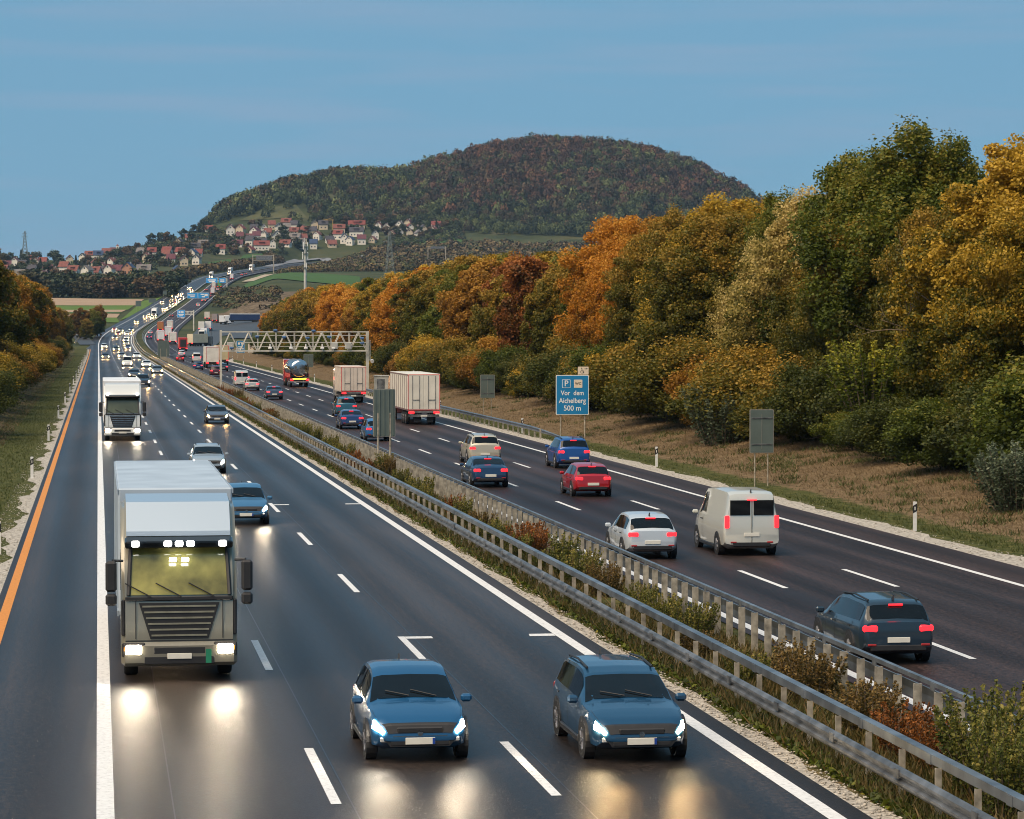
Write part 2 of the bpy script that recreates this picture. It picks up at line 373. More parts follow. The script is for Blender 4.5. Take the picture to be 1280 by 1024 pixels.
# ------------------------------------------------------------------ asphalt, markings
def asphalt_mat(name, base, lanes, rough, warm, spec):
    m, nt, b = newmat(name); L = nt.links
    uvn = nd(nt, 'ShaderNodeUVMap'); sx = nd(nt, 'ShaderNodeSeparateXYZ'); L.new(uvn.outputs[0], sx.inputs[0])
    tc = nd(nt, 'ShaderNodeTexCoord'); fine = nd(nt, 'ShaderNodeTexNoise', Scale=14.0, Detail=8.0, Roughness=.75); L.new(tc.outputs['Object'], fine.inputs['Vector'])
    mp = nd(nt, 'ShaderNodeMapping'); mp.inputs['Scale'].default_value = (1.1, .018, 1); L.new(uvn.outputs[0], mp.inputs[0])
    strk = nd(nt, 'ShaderNodeTexNoise', Scale=1.0, Detail=6.0, Roughness=.6); L.new(mp.outputs[0], strk.inputs['Vector'])
    mp2 = nd(nt, 'ShaderNodeMapping'); mp2.inputs['Scale'].default_value = (.12, .03, 1); L.new(uvn.outputs[0], mp2.inputs[0])
    patch = nd(nt, 'ShaderNodeTexNoise', Scale=1.0, Detail=3.0); L.new(mp2.outputs[0], patch.inputs['Vector'])
    # wheel tracks: paler, smoother bands at fixed offsets across each lane
    w = nd(nt, 'ShaderNodeMath', operation='MULTIPLY_ADD'); L.new(sx.outputs[0], w.inputs[0]); w.inputs[1].default_value = 2 * math.pi * 2 / 3.66; w.inputs[2].default_value = lanes
    cs = nd(nt, 'ShaderNodeMath', operation='COSINE'); L.new(w.outputs[0], cs.inputs[0])
    tr = nd(nt, 'ShaderNodeMapRange'); tr.inputs[1].default_value = -1; tr.inputs[2].default_value = 1; tr.inputs[3].default_value = 0; tr.inputs[4].default_value = 1; L.new(cs.outputs[0], tr.inputs[0])
    def mul(a, k, c=0.0):
        n = nd(nt, 'ShaderNodeMath', operation='MULTIPLY_ADD'); L.new(a, n.inputs[0]); n.inputs[1].default_value = k
        if isinstance(c, float): n.inputs[2].default_value = c
        else: L.new(c, n.inputs[2])
        return n.outputs[0]
    grain = nd(nt, 'ShaderNodeTexNoise', Scale=8.0, Detail=5.0, Roughness=.85); L.new(tc.outputs['Object'], grain.inputs['Vector'])
    f = mul(grain.outputs['Fac'], 2.6, mul(fine.outputs['Fac'], .5, mul(strk.outputs['Fac'], 1.2, mul(patch.outputs['Fac'], .9, mul(tr.outputs[0], .18, -2.18)))))
    r = ramp(nt, [(.05, tuple(c * .25 for c in base)), (.5, base), (.95, tuple(c * 2.6 * w_ for c, w_ in zip(base, warm)))], f)
    L.new(r.outputs[0], b.inputs['Base Color'])
    rg = mul(tr.outputs[0], -.06, mul(strk.outputs['Fac'], .22, mul(grain.outputs['Fac'], .30, rough - .24))); L.new(rg, b.inputs['Roughness'])
    b.inputs['Specular IOR Level'].default_value = spec
    bp = nd(nt, 'ShaderNodeBump', Strength=.55, Distance=.02); f2 = nd(nt, 'ShaderNodeTexNoise', Scale=16.0, Detail=5.0, Roughness=.75); L.new(tc.outputs['Object'], f2.inputs['Vector'])
    L.new(f2.outputs['Fac'], bp.inputs['Height']); L.new(bp.outputs[0], b.inputs['Normal'])
    return m
M['asphalt_l'] = asphalt_mat('asphalt_dark', (.027, .0225, .021), .6, .40, (1.08, .98, .90), .12)
M['asphalt_r'] = asphalt_mat('asphalt_brown', (.028, .0205, .020), 1.2, .52, (1.1, 1.0, .95), .10)
M['asphalt_side'] = mat('asphalt_side', (.05, .052, .056), .6, var=.3, scale=.3)
def paint_mat(name, col):
    m, nt, b = newmat(name); L = nt.links
    tc = nd(nt, 'ShaderNodeTexCoord'); n = nd(nt, 'ShaderNodeTexNoise', Scale=9.0, Detail=7.0, Roughness=.7); L.new(tc.outputs['Object'], n.inputs['Vector'])
    r = ramp(nt, [(.3, tuple(c * .45 for c in col)), (.46, tuple(c * .85 for c in col)), (.7, col)], n.outputs['Fac'])
    L.new(r.outputs[0], b.inputs['Base Color']); b.inputs['Roughness'].default_value = .6
    return m
M['paint_w'] = paint_mat('paint_white', (.82, .82, .81)); M['paint_o'] = paint_mat('paint_orange', (.72, .27, .03))
M['gravel'] = mat('gravel', (.46, .42, .36), .9, var=.6, scale=7, bump=1.0)
def ribbon(name, l0, l1, y0, y1, m, dz, step=6.0, skirt=0.0, w0=None, nx=1):
    """a strip of road surface between two lateral offsets"""
    n = max(2, int((y1 - y0) / step) + 1); V = []; UV = []
    for y in np.linspace(y0, y1, n):
        a, b = (l0(y) if callable(l0) else l0), (l1(y) if callable(l1) else l1)
        for k in range(nx + 1):
            la = a + (b - a) * k / nx; V.append(rp(la, y, dz)); UV.append((la, y))
    V = np.array(V); w = nx + 1
    Q = np.array([(i * w + k, i * w + k + 1, (i + 1) * w + k + 1, (i + 1) * w + k) for i in range(n - 1) for k in range(nx)], np.int32)
    me = np_mesh(name, V, Q, m); uvl = me.uv_layers.new(name='UVMap')
    uvl.data.foreach_set('uv', np.array(UV, np.float32)[Q.ravel()].ravel())
    o = link(name, me); return tag(o, kind='structure')
def exit_w(y): return 29.0 + 6.5 * float(smooth(640, 760, y)) * (1 - float(smooth(880, 960, y)))
ribbon('road', -2.8, 11.85, -80, 2900, M['asphalt_l'], 0.0, nx=4)
ribbon('road', 15.95, exit_w, -80, 2900, M['asphalt_r'], 0.0, nx=4)
ribbon('gravel_strip', lambda y: -3.25 - .22 * math.sin(y * .31) - .16 * math.sin(y * .83 + 1) - .1 * math.sin(y * 1.9), -2.8, -80, 900, M['gravel'], -.012, 1.5)
ribbon('gravel_strip', 11.85, lambda y: 12.2 + .1 * math.sin(y * .9) + .08 * math.sin(y * 2.1), -80, 1500, M['gravel'], -.012, 1.5)
ribbon('gravel_strip', exit_w, lambda y: exit_w(y) + 1.15 + .15 * math.sin(y * .37) + .12 * math.sin(y * 1.1 + 2) + .08 * math.sin(y * 2.3), -80, 900, M['gravel'], -.012, 1.5)
ribbon('orange_line', -2.62, -2.36, -80, 900, M['paint_o'], .006)
L0, D1, D2, L1, R0, DA, DB, R1 = .08, 3.73, 7.34, 11.3, 16.35, 19.85, 23.2, 26.95
for a in (L0, L1): ribbon('edge_line', a - .14, a + .14, -80, 2850, M['paint_w'], .005)
ribbon('edge_line', R0 - .13, R0 + .13, -80, 2850, M['paint_w'], .005)
ribbon('edge_line', R1 - .11, R1 + .11, -80, 700, M['paint_w'], .005); ribbon('edge_line', R1 - .11, R1 + .11, 930, 2850, M['paint_w'], .005)
def dashes(lat, ph, period=18.0, ln=6.1, y0=-60, y1=1500, w=.085):
    mb = MB(); y = y0 + (ph - y0) % period
    while y < y1:
        for s0, s1 in ((y, y + ln / 2), (y + ln / 2, y + ln)):
            mb.add([rp(lat - w, s0, .005), rp(lat + w, s0, .005), rp(lat + w, s1, .005), rp(lat - w, s1, .005)], [(0, 1, 2, 3)])
        y += period
    tag(mb.build('lane_marking', M['paint_w']), kind='structure')
dashes(D1, 63.2); dashes(D2, 63.5); dashes(DA, 81.0); dashes(DB, 81.0)
mbt = MB()
for y in (69.55, 122.6):
    mbt.add([rp(D2 + .09, y - .45, .005), rp(D2 + .75, y - .45, .005), rp(D2 + .75, y + .02, .005), rp(D2 + .09, y + .02, .005)], [(0, 1, 2, 3)])
    mbt.add([rp(L1 - .8, y - .3, .005), rp(L1 - .15, y - .3, .005), rp(L1 - .15, y + .2, .005), rp(L1 - .75, y + .2, .005)], [(0, 1, 2, 3)])
tag(mbt.build('distance_mark', M['paint_w']), kind='structure')
# thin sealed joints along the lanes
M['seal'] = mat('seal', (.012, .012, .013), .35)
for la in (1.15, 3.98, 7.62): ribbon('road_joint', la - .012, la + .012, -60, 420, M['seal'], .004)
# slip road into the service area, its apron, and the ramp joining from the left
def drape(name, poly, m, n=(12, 12), lift=.3, d0=700, kind='structure'):
    """quad patch of ground cover, its corners given where they stand in the view, laid on the terrain"""
    c = [np.array(hit(*p, d0=d0)[:3]) for p in poly]; G = []
    for i in range(n[0] + 1):
        row = []; s = i / n[0]
        for j in range(n[1] + 1):
            t = j / n[1]; p = (c[0] * (1 - t) + c[1] * t) * (1 - s) + (c[3] * (1 - t) + c[2] * t) * s
            row.append((p[0], p[1], gz(p[0], p[1]) + lift))
        G.append(row)
    mb = MB(); mb.grid(G); o = mb.build(name, m, smooth=True); return tag(o, kind=kind)
def path_strip(name, pts, w, m, lift=.35, sub=10):
    """pts: (u, v) along the middle of a lane, laid on the terrain"""
    P = [np.array(hit(*p)[:2]) for p in pts]; Q = []
    for i in range(len(P) - 1):
        for k in range(sub): Q.append(P[i] + (P[i + 1] - P[i]) * k / sub)
    Q.append(P[-1]); G = []
    for i, q in enumerate(Q):
        t = Q[min(i + 1, len(Q) - 1)] - Q[max(i - 1, 0)]; t = t / (np.linalg.norm(t) + 1e-6); nrm = np.array([t[1], -t[0]])
        row = []
        for s in (-1, -.33, .33, 1): p = q + nrm * w / 2 * s; row.append((p[0], p[1], max(gz(p[0], p[1]), gz(q[0], q[1])) + lift))
        G.append(row)
    mb = MB(); mb.grid(G); o = mb.build(name, m, smooth=True); return tag(o, kind='structure')
def fieldmat(name, stops, scale=.04, stretch=(1, 8, 1)):
    m, nt, b = newmat(name); L = nt.links; g = nd(nt, 'ShaderNodeNewGeometry'); mp = nd(nt, 'ShaderNodeMapping'); mp.inputs['Scale'].default_value = stretch
    L.new(g.outputs['Position'], mp.inputs[0]); n = nd(nt, 'ShaderNodeTexNoise', Scale=scale, Detail=7.0, Roughness=.65); L.new(mp.outputs[0], n.inputs['Vector'])
    r = ramp(nt, stops, n.outputs['Fac']); L.new(r.outputs[0], b.inputs['Base Color']); b.inputs['Roughness'].default_value = .95; b.inputs['Specular IOR Level'].default_value = .1
    return m
M['plough'] = fieldmat('plough', [(.3, (.26, .18, .12)), (.55, (.36, .26, .18)), (.75, (.43, .33, .23))], .05)
M['fieldgreen'] = fieldmat('field_green', [(.3, (.07, .12, .025)), (.6, (.11, .175, .04)), (.8, (.15, .20, .06))], .05)
M['meadow'] = fieldmat('meadow', [(.3, (.04, .085, .03)), (.6, (.065, .12, .035)), (.8, (.10, .14, .045))], .03)
M['slopegrass'] = fieldmat('slope_grass', [(.3, (.055, .062, .028)), (.55, (.09, .092, .042)), (.8, (.13, .115, .055))], .03, (1, 1, 1))
M['earth'] = fieldmat('earth', [(.3, (.07, .05, .03)), (.5, (.15, .105, .065)), (.7, (.24, .18, .12))], .08, (1, 1, 1))
M['track'] = fieldmat('track', [(.3, (.32, .27, .2)), (.7, (.42, .36, .28))], .2, (1, 1, 1))

# ------------------------------------------------------------------ evening air
hz = MB(); hz.box((600, 4500, 140), (9000, 12000, 330)); m, nt, b = newmat('air'); nt.nodes.remove(b)
pv = nd(nt, 'ShaderNodeVolumePrincipled', Density=.000035); pv.inputs['Color'].default_value = (.5, .74, 1.0, 1); pv.inputs['Anisotropy'].default_value = .2; nt.links.new(pv.outputs[0], nt.nodes['Material Output'].inputs['Volume'])
o = hz.build('haze', m); tag(o, kind='stuff'); o['label'] = 'thin blue evening haze over the valley'
# ------------------------------------------------------------------ fields and tracks beyond the bend
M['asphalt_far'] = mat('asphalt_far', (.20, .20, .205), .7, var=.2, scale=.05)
drape('field', [(60, 382.5), (170, 382.5), (180, 375), (60, 373)], M['plough'])
drape('meadow_strip', [(62, 388), (160, 388), (168, 382.7), (62, 382.7)], M['fieldgreen'])
drape('field', [(66, 391), (152, 391), (158, 388.2), (66, 388.2)], M['plough'])
drape('meadow_strip', [(66, 393), (150, 393), (152, 391.2), (66, 391.2)], M['meadow'])
drape('field', [(66, 398), (146, 398), (150, 393.2), (66, 393.2)], M['plough'])
drape('meadow_strip', [(66, 404), (150, 404), (146, 398.2), (66, 398.2)], M['fieldgreen'])
drape('meadow_strip', [(150, 401), (163, 397), (203, 372), (178, 377)], M['fieldgreen'])
drape('meadow', [(302, 361), (452, 366), (450, 347), (322, 344.5)], M['meadow'], (14, 20), .5)
drape('meadow', [(250, 336), (292, 327), (288, 324), (262, 328)], M['meadow'])
drape('meadow', [(300, 324), (350, 323), (347, 318.5), (305, 319)], M['meadow'])
drape('meadow', [(492, 307), (580, 303), (572, 293), (505, 299)], M['meadow'])
drape('hill_meadow', [(298, 277), (385, 275), (370, 257), (326, 263)], M['slopegrass'], (16, 16), .6)
drape('hill_meadow', [(392, 262), (438, 258), (432, 240), (402, 244)], M['slopegrass'], (10, 10), .6)
path_strip('track', [(310, 353.5), (318, 350.5), (330, 347), (338, 344.5)], 9, M['track'], .8)
drape('service_yard', [(236, 424), (330, 413), (326, 402.5), (252, 403)], M['asphalt_side'], (16, 16), .25)
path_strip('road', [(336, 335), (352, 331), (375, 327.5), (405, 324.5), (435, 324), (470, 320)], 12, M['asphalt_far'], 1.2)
path_strip('slip_road', [(233, 446), (246, 437), (258, 429), (262, 420)], 9, M['asphalt_side'], .25)
path_strip('slip_road', [(300, 424), (303, 417), (311, 411)], 8, M['asphalt_side'], .3)
path_strip('ramp', [(66, 399), (80, 407), (95, 417), (105, 427), (110, 432)], 5.5, M['asphalt_side'], .3)
path_strip('shoulder', [(116, 437), (128, 426), (141, 412), (156, 402)], 4.5, M['asphalt_side'], .12)
# ------------------------------------------------------------------ metals
M['zinc'] = mat('zinc', (.27, .29, .31), .42, metal=.8, var=.45, scale=1.5)
M['zinc_old'] = mat('zinc_old', (.20, .205, .21), .5, metal=.65, var=.6, scale=2.0)
M['post_metal'] = mat('post_metal', (.42, .375, .30), .6, metal=.4, var=.5, scale=5.0)
M['sign_back'] = mat('sign_back', (.13, .165, .15), .55, metal=.3, var=.15, scale=1.2)
M['sign_edge'] = mat('sign_edge', (.36, .33, .28), .5, metal=.5)
M['gantry'] = mat('gantry_paint', (.68, .64, .55), .5, metal=.3, var=.25, scale=1.0)
M['white_plastic'] = mat('white_plastic', (.75, .75, .73), .45, var=.2, scale=3); M['black_plastic'] = mat('black_plastic', (.015, .015, .017), .5)
M['sign_blue'] = mat('sign_blue', (.010, .19, .42), .4, var=.06, scale=2); M['sign_white'] = mat('sign_white', (.78, .76, .72), .45, var=.05); M['sign_cream'] = mat('sign_cream', (.72, .60, .46), .5, var=.1)
M['device_blue'] = mat('device_blue', (.10, .19, .36), .3, metal=.3)
M['cabin'] = mat('cabin', (.46, .46, .43), .6, var=.25, scale=1.0)
# ------------------------------------------------------------------ guard rails
def sweep(mb, prof, y0, y1, lat, m=0, step=4.0, end=None):
    """profile [(lateral, height)] carried along the road"""
    n = max(2, int((y1 - y0) / step) + 1); ys = np.linspace(y0, y1, n); G = []
    for y in ys:
        f = 0.0 if end is None else float(end(y)); G.append([rp(lat + a + (f * 2.2 if end else 0), y, h * (1 - f) - f * .25) for a, h in prof])
    mb.grid(G, m)
def wbeam(side, z=.6):       # side = +1 faces +lateral
    p = [(0, .155), (.035, .15), (.08, .10), (.08, .055), (.02, .02), (.02, -.02), (.08, -.055), (.08, -.10), (.035, -.15), (0, -.155), (-.012, -.155), (.008, 0), (-.012, .155), (0, .155)]
    return [(side * a, z + h) for a, h in p]
def boxprof(w, h, z): return [(-w / 2, z), (w / 2, z), (w / 2, z + h), (-w / 2, z + h), (-w / 2, z)]
PROF_C = [(-.05, -.025), (.05, -.025), (.05, .025), (.03, .025), (.03, -.012), (-.03, -.012), (-.03, .025), (-.05, .025)]
def cpost(mb, lat, y, h, s=1.0, m=0, z0=-.05):
    p = rp(lat, y); a = -head(y)
    c, sn = math.cos(a), math.sin(a); P = [(p[0] + s * (q[0] * c - q[1] * sn), p[1] + s * (q[0] * sn + q[1] * c)) for q in PROF_C]
    mb.prism(P, 'z', p[2] + z0, p[2] + h, m)
def barrier(name, label, beams, posts, y1):
    e = empty(name, tuple(rp(posts[0], 40)), 0, label, 'guard rail'); 
    def par(o): o.parent = e; o.matrix_parent_inverse = Matrix.Translation(-Vector(e.location)); return o
    for nm, prof, lat, m in beams:
        mb = MB(); sweep(mb, prof, 28, y1, lat); mb2 = mb; y = 31.0                                           # bolted joints every 4 m show as short sleeves
        top = max(h for a, h in prof); out = max(prof, key=lambda q: abs(q[0]))[0]
        while y < min(y1, 210):
            p = rp(lat + out * 1.02, y); mb2.box((p[0], p[1], p[2] + top - .09), (.02, .26, .15)); y += 4
        par(fixn(mb.build(nm, m)))
    lat, h, sp, m, s, ystart = posts; y = ystart; n = 0
    while y < y1 and n < 99:
        mb = MB(); cpost(mb, lat, y, h, s); par(mb.build('post', m)); y += sp; n += 1
    mb = MB()
    while y < min(y1, 700): cpost(mb, lat, y, h, s); y += sp
    if mb.v: o = par(mb.build('post', m)); o['kind'] = 'stuff'
    return e
barrier('guard_rail', 'grey double steel guard rail with box beam on the median side of the oncoming carriageway',
        [('beam', wbeam(-1, .58), 12.4, M['zinc_old']), ('box_beam', boxprof(.17, .15, .80), 12.92, M['zinc'])], (12.78, .82, 2.0, M['post_metal'], 1.0, 30.3), 1500)
barrier('guard_rail', 'grey guard rail with close-set brown posts along the inner edge of the right carriageway',
        [('beam', wbeam(1, .55), 15.72, M['zinc']), ('box_beam', boxprof(.10, .085, .95), 15.34, M['zinc'])], (15.10, .97, 1.333, M['post_metal'], 1.5, 38.0), 1500)
# short rail on the right verge, its near end bent down into the ground
def verge_rail(y0, y1, lat, label, cut=True):
    e = empty('guard_rail', tuple(rp(lat, y0)), 0, label, 'guard rail', None)
    def par(o): o.parent = e; o.matrix_parent_inverse = Matrix.Translation(-Vector(e.location)); return o
    mb = MB(); sweep(mb, wbeam(-1, .62), y0, y1, lat, step=2.0, end=(lambda y: 1 - smooth(y0, y0 + 14, y)) if cut else None); par(fixn(mb.build('beam', M['zinc'])))
    y = y0 + 10; k = 0
    while y < y1 and k < 99: mb = MB(); cpost(mb, lat + .1, y, .68, 1.2); par(mb.build('post', M['post_metal'])); y += 2.6; k += 1
verge_rail(183, 340, 29.9, 'short guard rail on the right verge bending into the ground near the parking sign')
verge_rail(975, 1240, -8.0, 'pale guard rail curving along the left shoulder beyond the joining ramp', False)
# ------------------------------------------------------------------ delineator posts
def delineator():
    e = empty('delineator_post', (0, 0, 0)); mb = MB()
    mb.prism([(-.06, -.05), (.06, -.05), (.0, .07)], 'z', 0, 1.0); mb.build('post_body', M['white_plastic'], e)
    mb = MB(); V = [(-.064, -.056, .60), (.064, -.056, .68), (0, .078, .64), (-.064, -.056, .86), (.064, -.056, .94), (0, .078, .90)]
    mb.add(V, [(0, 1, 4, 3), (1, 2, 5, 4), (2, 0, 3, 5)]); mb.build('black_band', M['black_plastic'], e)
    mb = MB(); mb.box((0, -.06, .77), (.03, .006, .12), bev=.002); mb.build('reflector', M['sign_white'], e)
    return e
dl = delineator(); first = True
def put_del(lat, y, label, group):
    global first
    o = dl if first else copy_tree(dl); first = False
    p = rp(lat, y); o.location = (p[0], p[1], max(gz(p[0], p[1]), p[2] - .02)); o['label'] = label; o['category'] = 'delineator'; o['group'] = group; o.scale = (1.25, 1.25, 1.1)
for i in range(14): put_del(-3.35, 97.5 + 48.6 * i, f'white post with black band on the left gravel edge, {nth(i)} counting from the nearest', 'delineator posts on the left verge')
for i in range(13):
    put_del(30.3, 103.5 + 50 * i, f'white post with black band on the right verge, {nth(i)} counting from the nearest', 'delineator posts on the right verge')
# ------------------------------------------------------------------ signs
def text_obj(name, body, size, m, parent, loc, align='CENTER', ext=.004, sx=1.0):
    cu = bpy.data.curves.new('t', 'FONT'); cu.body = body; cu.size = size; cu.extrude = ext; cu.align_x = align; cu.align_y = 'CENTER'; cu.offset = .012 * size
    o = bpy.data.objects.new('t', cu); COL.objects.link(o); dg = bpy.context.evaluated_depsgraph_get(); dg.update()
    me = bpy.data.meshes.new_from_object(o.evaluated_get(dg)); bpy.data.objects.remove(o); me.materials.clear(); me.materials.append(m)
    t = link(name, me, parent); t.location = loc; t.rotation_euler = (math.pi / 2, 0, 0); t.scale = (sx, 1, 1); return t
def rrect(w, h, r, n=5):
    P = []
    for cx, cz, a0 in ((w / 2 - r, h / 2 - r, 0), (-w / 2 + r, h / 2 - r, 90), (-w / 2 + r, -h / 2 + r, 180), (w / 2 - r, -h / 2 + r, 270)):
        for k in range(n + 1): a = math.radians(a0 + 90 * k / n); P.append((cx + r * math.cos(a), cz + r * math.sin(a)))
    return P
def panel(mb, c, w, h, t, m=0, r=.08): mb.prism([(c[0] + a, c[2] + b) for a, b in rrect(w, h, r)], 'y', c[1] - t / 2, c[1] + t / 2, m)
def bar(mb, x, z, w, h, y, m=0): mb.box((x, y, z), (w, .008, h), m)
# service area sign
p = rp(32.3, 193.5); z0 = gz(p[0], p[1]); e = empty('parking_sign', (p[0], p[1], z0), -.08, 'blue rest area sign reading Vor dem Aichelberg 500 m on two poles', 'road sign')
B = 1.62 - (z0 - 0.0) * .0; W_, H_ = 2.28, 2.75
mb = MB(); panel(mb, (0, 0, B + H_ / 2), W_, H_, .06); mb.build('sign_border', M['sign_white'], e)
mb = MB(); panel(mb, (0, -.034, B + H_ / 2), W_ - .1, H_ - .1, .012); mb.build('sign_face', M['sign_blue'], e)
for x in (-.8, .87): mb = MB(); mb.cyl((x, .08, (B + H_) / 2 - .15), (0, 0, 1), .05, B + H_ - .1, 10); mb.build('pole', M['post_metal'], e)
zc = B + H_ - .6
mb = MB(); panel(mb, (-.42, -.044, zc), .58, .58, .008, 0, .05); sq = mb.build('parking_symbol', M['sign_white'], e)
mb = MB(); panel(mb, (-.42, -.05, zc), .52, .52, .008, 0, .04); mb.build('symbol_face', M['sign_blue'], sq)
t = text_obj('lettering', 'P', .56, M['sign_white'], sq, (-.42, -.058, zc))
mb = MB(); panel(mb, (.4, -.044, zc), .58, .56, .008, 0, .04); sq = mb.build('toilet_symbol', M['sign_cream'], e)
text_obj('lettering', 'WC', .25, M['black_plastic'], sq, (.4, -.052, zc))
for s, z, sz, sx in (('Vor  dem', B + 1.5, .46, .9), ('Aichelberg', B + .97, .50, .86), ('500 m', B + .45, .50, .95)): text_obj('lettering', s, sz, M['sign_white'], e, (0, -.044, z), sx=sx)
mb = MB(); panel(mb, (.75, 0, B + H_ + .3), .74, .54, .04, 0, .03); ac = mb.build('access_plate', M['sign_cream'], e)
mb = MB(); cx, cz = .66, B + H_ + .3                                   # wheelchair user: head, back, seat, leg, wheel
mb.cyl((cx - .02, -.026, cz + .17), (0, 1, 0), .035, .01, 10); mb.box((cx, -.026, cz + .07), (.04, .01, .16)); mb.box((cx + .05, -.026, cz - .02), (.13, .01, .035)); mb.box((cx + .12, -.026, cz - .09), (.035, .01, .14), 0)
mb.tube([(cx - .0 + .1 * math.cos(a), -.026, cz - .08 + .1 * math.sin(a)) for a in np.linspace(2.0, 6.2, 12)], .012, 5)
mb.box((cx + .27, -.026, cz + .12), (.2, .01, .03)); mb.box((cx + .33, -.026, cz + .17), (.1, .01, .03)); mb.build('pictogram', M['black_plastic'], ac)
# grey sign backs
def sign_back(lat, y, w, h, zb, label, ribs=1, rot=.06, legs=True, base=None):
    p = rp(lat, y); z0 = gz(p[0], p[1]) if base is None else base
    e = empty('road_sign', (p[0], p[1], z0), rot, label, 'road sign', 'sign panels seen from behind')
    mb = MB(); panel(mb, (0, 0, zb + h / 2), w, h, .04, 0, .06); mb.build('board', M['sign_edge'], e)
    mb = MB(); panel(mb, (0, -.024, zb + h / 2), w - .07, h - .07, .012, 0, .05); mb.build('back_sheet', M['sign_back'], e)
    if ribs > 1:
        mb = MB()
        for k in range(ribs): mb.box(((k + .5) / ribs * w - w / 2, -.05, zb + h / 2), (.05, .05, h * .96), bev=.01)
        mb.build('stiffener', M['sign_back'], e)
    else:
        mb = MB(); mb.box((0, -.036, zb + h / 2), (.02, .015, h * .8)); mb.build('seam', M['sign_edge'], e)
        for f in (.2, .8):
            mb = MB(); mb.box((0, -.045, zb + h * f), (w * .86, .03, .06), bev=.008); [mb.cyl((x, -.066, zb + h * f), (0, 1, 0), .022, .015, 8) for x in (-w * .27, w * .27)]; mb.build('bracket', M['zinc_old'], e)
    for x in (-w * .27, w * .27): mb = MB(); mb.cyl((x, .06 if ribs < 2 else 0, (zb + h * .5) / 2), (0, 0, 1), .035 if ribs < 2 else .06, zb + h * .5, 8); mb.build('pole', M['post_metal'], e)
    return e
sign_back(31.5, 133.5, 1.2, 2.1, 1.62, 'grey-green back of a tall sign on thin poles, nearest on the right verge')
sign_back(32.2, 236, 1.25, 1.95, 1.75, 'grey back of a sign behind the right verge guard rail, left of the parking sign')
sign_back(31.9, 437, 1.5, 2.0, 1.6, 'small grey back of a sign on the right verge just behind the gantry')
sign_back(14.75, 148, 1.18, 2.5, 1.95, 'dark ribbed back of a tall sign standing in the planted median', 5, .05)
sign_back(14.4, 640, 2.6, 3.6, 1.2, 'grey ribbed back of a sign in the median far ahead, before the red truck', 4)
for u, v, w, h, k in ((173, 393, 2.9, 2.9, 'nearest of three by the green bank'), (190.5, 388, 3.9, 2.2, 'wide one, middle of three by the green bank'), (206, 377, 2.2, 2.2, 'farthest of three by the green bank')):
    X, Y, z, d = hit(u, v - 4 if k[0] == 'm' else v - 1); e = sign_back(0, 100, w, h, 3.6, f'grey back of a sign, {k}'); e.location = (X, Y, z)
# ------------------------------------------------------------------ toll gantry over the right carriageway
GY = 329.0
gp = rp(13.95, GY); e = empty('gantry', tuple(gp), 0, 'pale lattice gantry with cameras and sensors spanning the right carriageway', 'gantry')
XL, XR, ZT, ZB = 0.0, 16.9, 7.15, 4.95
def gm(nm, fn, m=M['gantry']):
    mb = MB(); fn(mb); return mb.build(nm, m, e)
gm('leg', lambda b: (b.box((XL, 0, 3.6), (.26, .26, 7.5), bev=.02), b.box((XL, 0, .03), (.6, .6, .1))))
zR = gz(gp[0] + XR, GY) - gp[2]
gm('leg', lambda b: (b.box((XR, 0, (ZT + zR) / 2), (.34, .34, ZT - zR + .1), bev=.02), b.box((XR, 0, zR + .03), (.8, .8, .14))))
for yy, nm in ((-.75, 'truss'), (.75, 'truss')):
    def tr(b, yy=yy):
        b.box(((XL + XR) / 2, yy, ZT), (XR - XL, .13, .13)); b.box(((XL + XR) / 2, yy, ZB), (XR - XL, .15, .15)); 
        b.box(((XL + XR) / 2 + 2.0, yy, ZT - .42), (XR - XL - 4.2, .06, .06)); b.box(((XL + XR) / 2 + .9, yy, (ZT + ZB) / 2 - .12), (XR - XL - 2.2, .08, .08)); b.box(((XL + XR) / 2 + 1.6, yy, ZB + .5), (XR - XL - 4, .05, .05))
        n = 8; st = (XR - XL) / n
        for k in range(n):
            x0 = XL + k * st; xm = x0 + st / 2
            b.tube([(x0 + .1, yy, ZB + .07), (xm, yy, ZT - .06)], .05, 6); b.tube([(xm, yy, ZT - .06), (x0 + st - .1, yy, ZB + .07)], .05, 6)
            if k > 1: b.box((x0, yy, (ZT + ZB) / 2), (.07, .07, ZT - ZB - .15))
    gm(nm, tr)
gm('cross_brace', lambda b: [b.box((XL + (k + .5) * 1.3, 0, zz), (.06, 1.4, .06)) for k in range(13) for zz in (ZT + .02, ZB + .03)])
for k, x in enumerate((5.6, 8.0, 9.7, 11.6, 12.9, 14.3)):
    def dev(b, x=x): b.box((x, -1.0, ZB + .32), (.42, .3, .26), bev=.05); b.cyl((x, -1.0, ZB + .6), (0, 0, 1), .09, .42, 8); b.box((x, -.95, ZB + .14), (.1, .1, .2))
    if k < 5: gm('camera', dev, M['white_plastic'])
for x, z in ((6.2, ZT + .16), (10.6, ZT + .12), (1.2, 5.3), (4.1, ZT - .55), (7.2, ZT - .6), (9.9, ZT - .7), (12.4, ZT - .6), (16.2, ZT - .75), (16.2, ZT - 1.3)):
    gm('scanner', lambda b, x=x, z=z: (b.box((x, -.92, z), (.5, .3, .26), bev=.08), b.box((x, -.85, z - .17), (.12, .12, .12))), M['device_blue'])
for x in (13.0, 14.6): gm('equipment_box', lambda b, x=x: (b.box((x, -.9, ZB + .6), (.75, .35, .75), bev=.03), b.box((x, -1.09, ZB + .6), (.5, .02, .5))), M['cabin'])
gm('floodlight', lambda b: (b.box((XR + .32, 0, 3.9), (.35, .06, .06)), b.cyl((XR + .55, -.1, 3.75), (0, 1, .3), .2, .3, 12), b.box((XR + .3, 0, 5.0), (.08, .08, 2.4))), M['white_plastic'])
